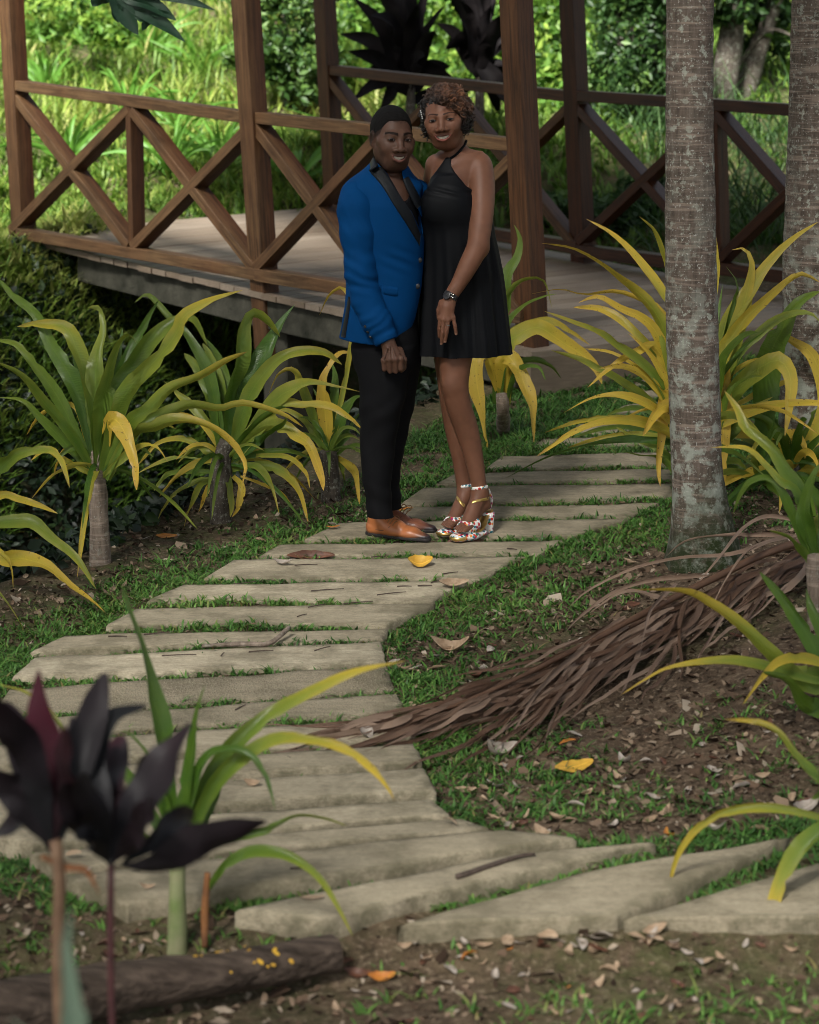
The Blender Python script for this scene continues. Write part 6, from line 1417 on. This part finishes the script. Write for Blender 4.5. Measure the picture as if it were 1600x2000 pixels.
def shoe(root, hl, toe, colr, near):
    d = toe-hl; d[2] = 0; L = .285; d = nrm(d); sd = np.array([-d[1], d[0], 0]); z0 = hl[2]
    toe = hl+d*L*(1 if near else .97)
    def at(t, h, s=0): return np.array([hl[0], hl[1], z0+h])+d*L*t+sd*s
    g = Grid(np.minimum(hl, toe)-.08, np.maximum(hl, toe)+[.08, .08, .2], .0028)
    g.add(cap(at(.13, .045), at(.2, .07), .031, .034), .02); g.add(cap(at(.12, .028), at(.45, .030), .033, .036), .02)
    g.add(cap(at(.25, .062), at(.52, .040), .030, .030), .02); g.add(cap(at(.45, .026), at(.70, .021, .004), .036, .036, (1, 1, .8)), .015); g.add(cap(at(.70, .021, .004), at(.93, .014, .002), .035, .022, (1, 1, .75)), .015)
    g.add(cap(at(.16, .075), at(.19, .095), .034, .034), .012); g.add(cap(at(.36, .082), at(.52, .052), .016, .014), .012)
    g.whole(lambda X, Y, Z: z0+.010-Z)
    def colour(V):
        t = ((V-hl)@d)/L; hh = V[:, 2]-z0; w = sst(.72, .97, t)*.85+.5*sst(.026, .012, hh)+.45*sst(.10, -.02, t); w = np.clip(w+.12*vn(V[:, 0]*40, V[:, 1]*40, V[:, 2]*40, 6), 0, 1)[:, None]
        return {'col': np.array(colr)*(1-w)+np.array((.022, .016, .018))*w}
    o = cloth('shoe', g, M_SHOE, root, 1, colour)
    s = Grid(np.minimum(hl, toe)-.08, np.maximum(hl, toe)+[.08, .08, .1], .003)
    s.add(cap(at(.1, .006), at(.45, .006), .032, .036), .01); s.add(cap(at(.45, .006), at(.72, .006, .004), .036, .037), .01); s.add(cap(at(.72, .006, .004), at(.945, .006, .002), .037, .023), .01)
    s.whole(lambda X, Y, Z: np.maximum(z0-Z, Z-z0-.014)); cloth('sole', s, M_SOLE, o, 0)
    ox, oy = (0, 0) if near else (25, -21)
    mb = MB()
    for L in ([(757, 1021), (763, 1013), (770, 1010)], [(761, 1024), (767, 1016), (774, 1013)], [(767, 1027), (772, 1020), (778, 1017)], [(770, 1010), (763, 1006), (759, 1012), (766, 1013)], [(770, 1010), (777, 1008), (780, 1015), (774, 1014)]):
        p = hit(g, [x+ox for x, y in L], [y+oy for x, y in L])-[0, .002, -.001]
        V, F = tube(crom(p, 10), .0021, 6); mb.add(V, F)
    mb.build('lace', M_LACE, o)
    mb = MB()
    for L in ([(722, 1030), (738, 1035), (752, 1036), (760, 1030), (765, 1025)], [(775, 1029), (781, 1036), (783, 1046)]):
        p = hit(g, [x+ox for x, y in L], [y+oy for x, y in L]); V, F = tube(crom(p, 16), .0011, 5); mb.add(V, F)
    mb.build('seam', M_SOLE, o)
man()
# ------------------------------------------------------------------ THE WOMAN
def floral_mat():
    n = NT('floral_print'); p = n.pos(); w = n.noise(p, 60, 2)
    v = n.n('ShaderNodeTexVoronoi', i_Vector=p, i_Scale=80.0); v2 = n.n('ShaderNodeTexVoronoi', i_Vector=p, i_Scale=170.0)
    hue = n.ramp(v.outputs['Color'], [(0, (.5, .03, .02)), (.3, (.30, .015, .12)), (.45, (.75, .25, .03)), (.6, (.02, .16, .2)), (.8, (.03, .14, .05))])
    hue.color_ramp.interpolation = 'CONSTANT'
    d = n.math('ADD', v.outputs['Distance'], n.math('MULTIPLY', w, .25))
    col = n.mix(n.ramp(d, [(.6, 1.), (.66, 0.)]), (.72, .7, .66), hue)
    leaf = n.ramp(v2.outputs['Distance'], [(.2, 1.), (.26, 0.)]); keep = n.ramp(v2.outputs['Color'], [(.55, 0.), (.56, .9)])
    col = n.mix(n.math('MULTIPLY', leaf, keep), col, (.03, .12, .12))
    n.bsdf(col, .4, .5); return n.m
M_FLORAL = floral_mat()
def hair_mat():
    n = NT('curly_hair'); c = n.attr('col'); n.bsdf(c.outputs['Color'], .45, .45); return n.m
M_CURL = hair_mat()
def woman():
    root = thing('person', 'woman in short black halter dress and floral platform sandals standing beside the man', 'person', G(915, 1044, .013))
    root['group'] = 'couple posing on the path'
    hd = Head(q(868, 234, .015), frame(-9, 6, 2), .985, False); hd.gaze = .001
    g = Grid(q(780, 1060, -.3)-[0, 0, .0], [q(985, 0)[0], YP+.34, q(0, 178)[2]], .0034)
    torso = [(300, 858, 936, .05, .05), (312, 846, 948, .05, .062), (330, 842, 950, .05, .075), (355, 840, 935, .05, .085), (385, 830, 926, .04, .1), (415, 826, 924, .04, .098), (450, 832, 918, .06, .088), (490, 834, 920, .07, .088), (550, 826, 932, .07, .1), (610, 822, 940, .07, .11), (640, 826, 938, .07, .11)]
    g.add(zloft(torso), .02)
    g.add(cap(q(893, 318, .055), q(884, 268, .045), .046, .043), .03)
    g.add(cap(q(893, 305, .05), q(940, 318, .045), .03, .036), .04); g.add(cap(q(880, 308, .06), q(853, 320, .085), .028, .036), .03)
    g.add(cap(q(884, 324, -.01), q(924, 310, .01), .007, .006), .02)
    hd.build(g)
    # her left arm with the hand resting on the thigh ; her right arm behind him
    arm = [((938, 329, .03), .050), ((941, 370, -.01), .0485), ((941, 415, -.055), .0435), ((936, 462, -.09), .0395), ((932, 484, -.10), .0385), ((914, 520, -.115), .0345), ((897, 552, -.125), .027), ((883, 574, -.135), .0235)]
    chain(g, arm, .012, 26)
    g.add(ell(q(944, 486, -.09), (.017, .017, .02)), .03)
    far = [((852, 324, .085), .043), ((842, 380, .14), .040), ((825, 450, .2), .035), ((790, 520, .21), .03), ((750, 560, .2), .024)]
    for (a, ra), (b, rb) in zip(far[:-1], far[1:]): g.add(cap(q(*a), q(*b), ra, rb), .012)
    f2 = [[q(744-5*i, 566+6*i, .19), q(722-5*i, 575+7*i, .185), q(708-4*i, 582+8*i, .17)] for i in range(4)]
    hand(g, q(752, 560, .2), q(742, 568, .195), [f[0] for f in f2], f2, [q(750, 556, .19), q(735, 556, .18), q(722, 560, .17)], .024, .03, .008)
    F = [[q(885, 620, -.152), q(889, 637, -.156), q(891, 652, -.152)], [q(876, 624, -.158), q(873, 648, -.162), q(869.5, 667, -.152)],
         [q(867, 624, -.158), q(864, 650, -.16), q(862, 671, -.15)], [q(860, 620, -.15), q(858, 642, -.145), q(858, 658, -.135)]]
    th = [q(862, 590, -.135), q(857, 606, -.13), q(857, 622, -.125)]
    hand(g, q(882, 576, -.136), q(874, 600, -.143), [f[0] for f in F], F, th, .0235, .030, .0085, flat=(1, .72, 1))
    for f in F[:3]: g.add(ell(f[0]-[0, .002, 0], (.008, .007, .009)), .006)
    # legs and feet
    legs = [[((898, 620, .03), .085), ((891, 690, .0), .066), ((888, 730, -.012), .0575), ((889, 762, -.012), .0525), ((897, 795, .0), .049), ((911, 838, .02), .046), ((925, 890, .03), .037), ((934, 938, .03), .030), ((938, 962, .03), .030)],
            [((880, 620, .1), .08), ((878, 690, .09), .063), ((879, 735, .085), .052), ((880, 760, .085), .047), ((885, 800, .095), .046), ((892, 845, .105), .043), ((900, 900, .11), .032), ((905, 945, .11), .0275), ((908, 965, .11), .028)]]
    for L in legs: chain(g, L, .006, 40)
    g.add(ell(q(880, 752, -.05), (.026, .016, .03)), .03)
    for dx, dyy, oy in ((0, 0, 0), (-26, .08, -4)):
        an = q(938+dx, 964+oy, .03+dyy); ball = q(911+dx, 1014+oy, -.055+dyy); toe = q(897+dx, 1026+oy, -.09+dyy)
        zf = G(915+dx, 1044+oy, .013)[2]-.002; ball[2] = zf+.056; toe[2] = zf+.044
        g.add(cap(an, q(947+dx, 985+oy, .045+dyy), .028, .024), .015); g.add(cap(an, ball, .028, .026, (1.1, 1, 1)), .02); g.add(cap(q(945+dx, 985+oy, .04+dyy), ball, .022, .024), .015)
        g.add(ell(q(944+dx, 958+oy, .005+dyy), (.010, .008, .011)), .01)
        fd = toe-ball; fd[2] = 0; fd = nrm(fd); sdv = np.array([-fd[1], fd[0], 0])
        for i in range(5):
            o = (i-2)*.0138*-1; bk = .006*abs(i-.8)**1.3
            t0 = ball+sdv*o*.95; t1 = ball+fd*(.058-bk)+sdv*o*1.02; t1[2] = zf+.043
            g.add(cap(t0, t1-fd*.012+[0, 0, .006], .0115, .009 if i else .011), .006); g.add(cap(t1-fd*.014+[0, 0, .005], t1, .0078 if i else .0105, .0072 if i else .010), .0025)
    nails = [(f[-1]+[0, -.006, -.003], np.array([.007, .01, .008])) for f in F[:3]]
    person_mesh(g, hd, (.145, .064, .037), (.21, .065, .052), (.02, .010, .008), M_SKIN_W, root, nails)
    # ---- dress
    d = Grid(q(790, 715, -.28), [q(1015, 0)[0], YP+.34, q(0, 285)[2]], .004)
    rows = [(345, 838, 920, .05, .088), (372, 833, 930, .05, .1), (390, 826, 950, .05, .120), (415, 821, 962, .05, .133), (450, 821, 967, .055, .139), (484, 820, 974, .06, .143), (530, 817, 982, .065, .149), (580, 814, 988, .07, .152), (640, 810, 995, .075, .166), (700, 806, 1001, .08, .178)]
    zt, zb = q(0, 380)[2], q(0, 700)[2]
    def pleat(X, Y, Z, th):
        t = np.clip((zt-Z)/(zt-zb), 0, 1)
        fine = .0012*np.sin(th*95+2*vn(X*6, Y*6, Z*3, 4))*np.clip(t*2, 0, 1)*sst(-.2, .6, np.cos(th)+.2)
        big = .011*t*np.sin(th*8.5+1.5+1.2*vn(X*3, Y*3, Z*2.5, 5))+.005*t*np.sin(th*19+Z*2)
        return fine+big+.003*vn(X*9, Y*7, Z*10, 6)
    d.add(zloft(rows, wr=pleat), .01)
    d.add(ell(q(851, 398, -.036), (.045, .042, .06)), .08); d.add(ell(q(890, 399, -.036), (.045, .042, .06)), .08)
    u = Grid(d.lo, d.ax[0][-1:].tolist()+d.ax[1][-1:].tolist()+d.ax[2][-1:].tolist(), .004)
    u.add(zloft(torso[:6], off=.0055), .02); u.add(cap(q(893, 318, .055), q(884, 280, .045), .0505, .048), .03)
    u.add(ell(q(851, 394, -.034), (.045, .042, .06)), .08); u.add(ell(q(890, 394, -.034), (.045, .042, .06)), .08)
    front = polyxz([(826, 400), (834, 372), (842, 350), (858, 328), (872, 308), (881, 309), (884, 328), (893, 345), (909, 364), (924, 374), (940, 378), (950, 400), (920, 430), (840, 430)], -.05)
    fz = front[0]; zc = q(0, 374)[2]
    X, Y, Z = u.pts((slice(None),)*3)
    f3 = fz(X, Y, Z).astype(np.float32); u.d = np.maximum(u.d, np.maximum(f3, Y-(YP+.06)))
    cutp = polyxz([(790, 400), (834, 376), (850, 352), (870, 330), (890, 344), (909, 366), (924, 377), (945, 382), (1020, 392), (1020, 720), (780, 720)], -.05)
    d.whole(lambda X, Y, Z: cutp[0](X, Y, Z).astype(np.float32))
    hz = q(0, 697)[2]
    h = np.clip(.5+.5*(d.d-u.d)/.02, 0, 1); d.d = (d.d*(1-h)+u.d*h-.02*h*(1-h)).astype(np.float32)
    d.whole(lambda X, Y, Z: (hz+.004*vn(X*9, Y*9, 0, 2)-(X-q(900, 0)[0])*.03*0-Z).astype(np.float32))
    d.whole(lambda X, Y, Z: (.003*np.exp(-((Z-q(0, 372)[2])/.02)**2)*np.sin(X*60+Z*240)).astype(np.float32), 'add')
    dr = cloth('dress', d, M_DRESS, root, 2)
    a = crom([q(876, 311, -.015), q(890, 302, -.0), q(904, 288, .02), q(911, 276, .06)], 16)
    pts = []
    for p in a:
        pts.append(p)
    hits = hit(g, [873, 880, 888, 896, 903, 908, 911], [313, 309, 304, 297, 289, 282, 275])
    V, Fc = tube(crom(hits-[0, .002, 0], 20), .0048, 8); obj('neck_strap', V, Fc, M_DRESS, dr)
    # ---- hair
    def inface(L): return (L[:, 1] < -.045) & (L[:, 2] < .066+.55*np.clip(-.012-L[:, 0], -.09, .02)+0*L[:, 0]) & (np.abs(L[:, 0]) < .066)
    hg = Grid(hd.w((0, .02, .03))-.16, hd.w((0, .02, .03))+.16, .004)
    hg.add(hd.E((.006, .03, .042), (.083, .094, .088)), .01); hg.add(hd.E((.05, .02, .03), (.042, .06, .06)), .03); hg.add(hd.E((.06, .03, -.02), (.032, .045, .042)), .03)
    hg.add(hd.E((-.066, .03, .0), (.018, .04, .06)), .02)
    hg.add(hd.E((.028, -.052, .082), (.04, .03, .022)), .02); hg.add(hd.E((.062, -.03, .05), (.022, .03, .034)), .02)
    def lump(X, Y, Z): return (.010*vn(X*48, Y*48, Z*48, 3)+.004*vn(X*130, Y*150, Z*150, 4)).astype(np.float32)
    hg.whole(lump, 'add')
    V, Q = hg.mesh()
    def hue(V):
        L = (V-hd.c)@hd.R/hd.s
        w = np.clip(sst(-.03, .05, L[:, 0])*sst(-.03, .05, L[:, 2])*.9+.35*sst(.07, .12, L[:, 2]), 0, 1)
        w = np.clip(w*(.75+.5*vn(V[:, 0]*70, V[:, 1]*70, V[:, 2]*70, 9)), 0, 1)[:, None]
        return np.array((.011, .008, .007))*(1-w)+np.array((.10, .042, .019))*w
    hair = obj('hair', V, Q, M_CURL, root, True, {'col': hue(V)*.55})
    rng = np.random.default_rng(4); mb = MB(); idx = rng.permutation(len(V)); cnt = 0
    for i in idx:
        L = (V[i]-hd.c)@hd.R/hd.s
        if L[1] > .09 or cnt > 620: continue
        c0 = hd.w((.006, .03, .03)); nr = nrm(V[i]-c0)
        tang = nrm(np.cross(nr, rng.normal(size=3))+np.array([.5*np.sign(L[0]+.03), 0, -.9])); tang = nrm(tang-nr*(tang@nr)*.8+nr*.15)
        ln = rng.uniform(.02, .045); r = rng.uniform(.0035, .0075); tn = rng.uniform(1.2, 2.2); ph = rng.uniform(0, 6.3)
        b = nrm(np.cross(tang, nr)); ts = np.linspace(0, 1, 20)
        p = V[i]+nr*(.002+.004*ts[:, None])+tang*(ln*(ts-.4))[:, None]+b*(r*np.cos(ph+ts*tn*6.283))[:, None]+nr*(r*np.sin(ph+ts*tn*6.283))[:, None]
        Lp = (p-hd.c)@hd.R/hd.s
        if inface(Lp).any(): continue
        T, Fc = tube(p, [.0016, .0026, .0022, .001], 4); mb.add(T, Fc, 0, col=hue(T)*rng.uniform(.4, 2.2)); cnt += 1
    mb.build('curls', M_CURL, hair)
    mb = MB()
    for i in range(5):
        p = hd.w((-.086+.001*i, -.03+.003*(i % 2), .046-.0075*i)); sph(mb, p, .0032)
    mb.build('hair_clip', simple('pearl_white', (.55, .54, .52), (.45, .45, .44), 200, .25), hair)
    # ---- watch, ring
    t = nrm(q(874, 596, -.142)-q(897, 552, -.125)); c = q(880.5, 577.5, -.136); a_ = nrm(np.cross(t, [0, 1, 0])); b_ = np.cross(t, a_)
    wr_ = thing_part = None
    mb = MB()
    for k in range(26):
        th0 = k/26*2*np.pi; p = c+a_*math.cos(th0)*.0265+b_*math.sin(th0)*.024
        V, Fc = beam(p-t*.010, p+t*.010, .0068, .0045, nrm(np.cross(t, p-c)), .0008); mb.add(V, Fc)
    w = mb.build('wristwatch', M_BUTTON, root, False)
    fc = c-a_*0+nrm(np.array([-.55, -.8, .1]))*.026; nn = nrm(np.array([-.55, -.8, .1])); nn = nrm(nn-t*(nn@t))
    V, Fc = tube([fc-nn*.003, fc+nn*.005, fc+nn*.006], [.0165, .0165, .014], 18); obj('watch_face', V, Fc, M_BUTTON, w)
    mb = MB()
    for i in range(9):
        an = -.35+i*.16; d2 = nrm(-np.array([0, 1, 0])*math.cos(an)+a_*math.sin(an)*-1); d2 = nrm(d2-t*(d2@t))
        sph(mb, c+d2*.0275+t*(.005*(-1)**i), .0034)
    mb.build('silver_studs', M_METAL, w)
    p = q(874.5, 635, -.160); V, Fc = torus(p, nrm(F[1][1]-F[1][0]), .0095, .0016); obj('ring', V, Fc, M_METAL, root)
    # ---- sandals
    sandal(root, 0, 0, 0, g, [(956, 974), (948, 975), (938, 977), (928, 979), (921, 981)]); sandal(root, -26, .08, -4, g, [(891, 970), (896, 976), (902, 983), (908, 989)])
def sph(mb, c, r, n=6, **k):
    V = []; 
    for i in range(n+1):
        for j in range(2*n):
            a, b = math.pi*i/n, math.pi*j/n; V.append(c+r*np.array([math.sin(a)*math.cos(b), math.sin(a)*math.sin(b), math.cos(a)]))
    F = [(i*2*n+j, (i+1)*2*n+j, (i+1)*2*n+(j+1) % (2*n), i*2*n+(j+1) % (2*n)) for i in range(n) for j in range(2*n)]
    mb.add(V, F, 0, **k)
def torus(c, ax, R, r, n=24, m=8, sc=1.0):
    a = nrm(np.cross(ax, [.3, .9, .2])); b = np.cross(ax, a); V = []
    for i in range(n):
        t = i/n*2*np.pi; d = a*math.cos(t)+b*math.sin(t)
        for j in range(m):
            s = j/m*2*np.pi; V.append(c+d*(R+r*math.cos(s))+ax*r*math.sin(s)*sc)
    F = [(i*m+j, ((i+1) % n)*m+j, ((i+1) % n)*m+(j+1) % m, i*m+(j+1) % m) for i in range(n) for j in range(m)]
    return V, F
def sandal(root, dx, dyy, oy, skin, gold):
    z0 = G(915+dx, 1044+oy, .013)[2]-.002
    def at(px, py, dy): return q(px+dx, py+oy, dy+dyy)
    gp = Grid(at(860, 1060, -.2)-[0, 0, .03], at(985, 975, .16)+[0, 0, .02], .003)
    toe = at(896, 1034, -.095); ball = at(915, 1034, -.055); mid = at(936, 1030, -.005)
    for p in (toe, ball, mid): p[2] = z0+.016
    gp.add(cap(toe, ball, .038, .043, (1, 1, .45)), .01); gp.add(cap(ball, mid, .043, .034, (1, 1, .45)), .01)
    gp.whole(lambda X, Y, Z: np.maximum(z0-Z, Z-z0-.032)); ob = cloth('sandal', gp, [M_FLORAL, M_GOLD], root, 1)
    tl = toe-np.array(ob.matrix_world.translation) if False else toe-np.array(world_loc(ob))
    for pl in ob.data.polygons:
        if (pl.center[0]-tl[0])*.35*-1+(pl.center[1]-tl[1])*-.94 > .012 and abs(pl.normal[2]) < .7: pl.material_index = 1
    # insole rising to the heel, block heel
    pts = [ball+[0, 0, .016], mid+[0, 0, .03], at(946, 1002, .045), at(953, 994, .065)]
    P_ = crom(pts, 14); sd = P_[-1]-P_[0]; sd = nrm(np.array([-sd[1], sd[0], 0])); V = []
    for i, p in enumerate(P_):
        w = np.interp(i, [0, 6, 13], [.036, .026, .026]); V += [p-sd*w, p+sd*w, p+sd*w-[0, 0, .008], p-sd*w-[0, 0, .008]]
    F = [(4*i+j, 4*i+(j+1) % 4, 4*i+4+(j+1) % 4, 4*i+4+j) for i in range(13) for j in range(4)]+[(3, 2, 1, 0), (52, 53, 54, 55)]
    obj('insole', V, F, M_GOLD, ob, False)
    hc = at(953, 1000, .055); b = hc.copy(); b[2] = z0; tp = hc.copy()
    V = []; F = []
    for i, z in enumerate(np.linspace(z0, tp[2], 6)):
        r = np.interp(i, [0, 1, 5], [.024, .023, .028])
        for j in range(14):
            t = j/14*2*np.pi; V.append([hc[0]+r*np.sign(math.cos(t))*abs(math.cos(t))**.6, hc[1]+r*np.sign(math.sin(t))*abs(math.sin(t))**.6, z])
    F = [(i*14+j, i*14+(j+1) % 14, (i+1)*14+(j+1) % 14, (i+1)*14+j) for i in range(5) for j in range(14)]+[tuple(range(14))[::-1], tuple(70+j for j in range(14))]
    obj('heel', V, F, M_FLORAL, ob)
    # band over the toes
    g2 = Grid(at(860, 1060, -.2)-[0, 0, .03], at(985, 960, .16)+[0, 0, .05], .003)
    f0, f1 = at(908, 1018, -.065), at(930, 1003, -.015)
    ka, kb = at(903, 1023, -.075), at(934, 1006, -.005); ka[2] = z0+.042; kb[2] = z0+.062
    g2.add(cap(ka, kb, .037, .037, (1, 1, .9)), .01)
    ax = nrm(np.array([f1[0]-f0[0], f1[1]-f0[1], 0])); c0 = at(903, 1022, -.072); c1 = at(925, 1008, -.02)
    g2.whole(lambda X, Y, Z: np.maximum(np.maximum((c0[0]-X)*ax[0]+(c0[1]-Y)*ax[1], (X-c1[0])*ax[0]+(Y-c1[1])*ax[1]), z0+.012-Z))
    cloth('toe_band', g2, M_FLORAL, ob, 1)
    # straps
    V, F = torus(at(936.5, 952, .03), nrm(np.array([-.12, .1, 1])), .0325, .0032, 30, 8, 2.1); obj('ankle_strap', V, F, M_FLORAL, ob)
    hp = hit(skin, [p[0] for p in gold], [p[1] for p in gold])-[0, .003, 0]
    V, F = strip(skin, [(x+1.2, y-3) for x, y in gold], [(x-1.2, y+3) for x, y in gold], 16, 4, .001, .003); obj('gold_strap', V, F, M_GOLD, ob)
    V, F = tube(crom([at(955, 996, .075), at(960, 976, .08), at(953, 955, .062)], 12), .007, 8); obj('heel_counter', V, F, M_FLORAL, ob)
woman()
# ================================================================== CAMERA, LIGHT
def finish():
    cam = bpy.data.cameras.new('camera'); co = bpy.data.objects.new('camera', cam); COL.objects.link(co)
    cam.sensor_fit = 'VERTICAL'; cam.sensor_height = 24; cam.sensor_width = 19.2; cam.lens = 24*FPX/2000
    cam.clip_end = 500; cam.clip_start = .05
    co.location = (0, 0, CAMZ); co.rotation_euler = (math.pi/2-PITCH, 0, 0)
    cam.dof.use_dof = True; cam.dof.focus_distance = 8.75; cam.dof.aperture_fstop = 2.4
    SC.camera = co
    w = bpy.data.worlds.new('World'); SC.world = w; w.use_nodes = True; t = w.node_tree
    sky = t.nodes.new('ShaderNodeTexSky'); sky.sky_type = 'NISHITA'; sky.sun_disc = False
    el, az = math.radians(SUN_EL), math.radians(SUN_AZ)
    sky.sun_elevation = el; sky.sun_rotation = az; sky.air_density = 1.0; sky.dust_density = 3.0; sky.ozone_density = 1.0
    bg = t.nodes['Background']; bg.inputs[1].default_value = SKY; hs = t.nodes.new('ShaderNodeHueSaturation'); hs.inputs['Saturation'].default_value = .35; t.links.new(sky.outputs[0], hs.inputs['Color']); t.links.new(hs.outputs[0], bg.inputs[0])
    sun = bpy.data.lights.new('sun', 'SUN'); so = bpy.data.objects.new('sun', sun); COL.objects.link(so)
    sun.energy = SUN; sun.angle = math.radians(SUN_ANG); sun.color = (1, .97, .92)
    d = Vector((math.sin(az)*math.cos(el), math.cos(az)*math.cos(el), math.sin(el)))   # towards the sun; azimuth clockwise from +Y
    so.rotation_euler = d.to_track_quat('Z', 'Y').to_euler()
    so.location = d*40
    v = SC.view_settings; v.view_transform = 'Standard'; v.look = 'None'; v.exposure = EXPO; v.gamma = 1; v.use_curve_mapping = False
    c = SC.cycles; c.max_bounces = 6; c.diffuse_bounces = 3; c.glossy_bounces = 2; c.transmission_bounces = 3; c.transparent_max_bounces = 6
    c.use_denoising = True; c.caustics_reflective = False; c.caustics_refractive = False
    c.filter_width = .9; c.use_adaptive_sampling = True; c.adaptive_threshold = .02
SUN, SUN_ANG, SUN_EL, SUN_AZ, SKY, EXPO = 5.0, 11, 46, -155, .06, 1.7
finish()
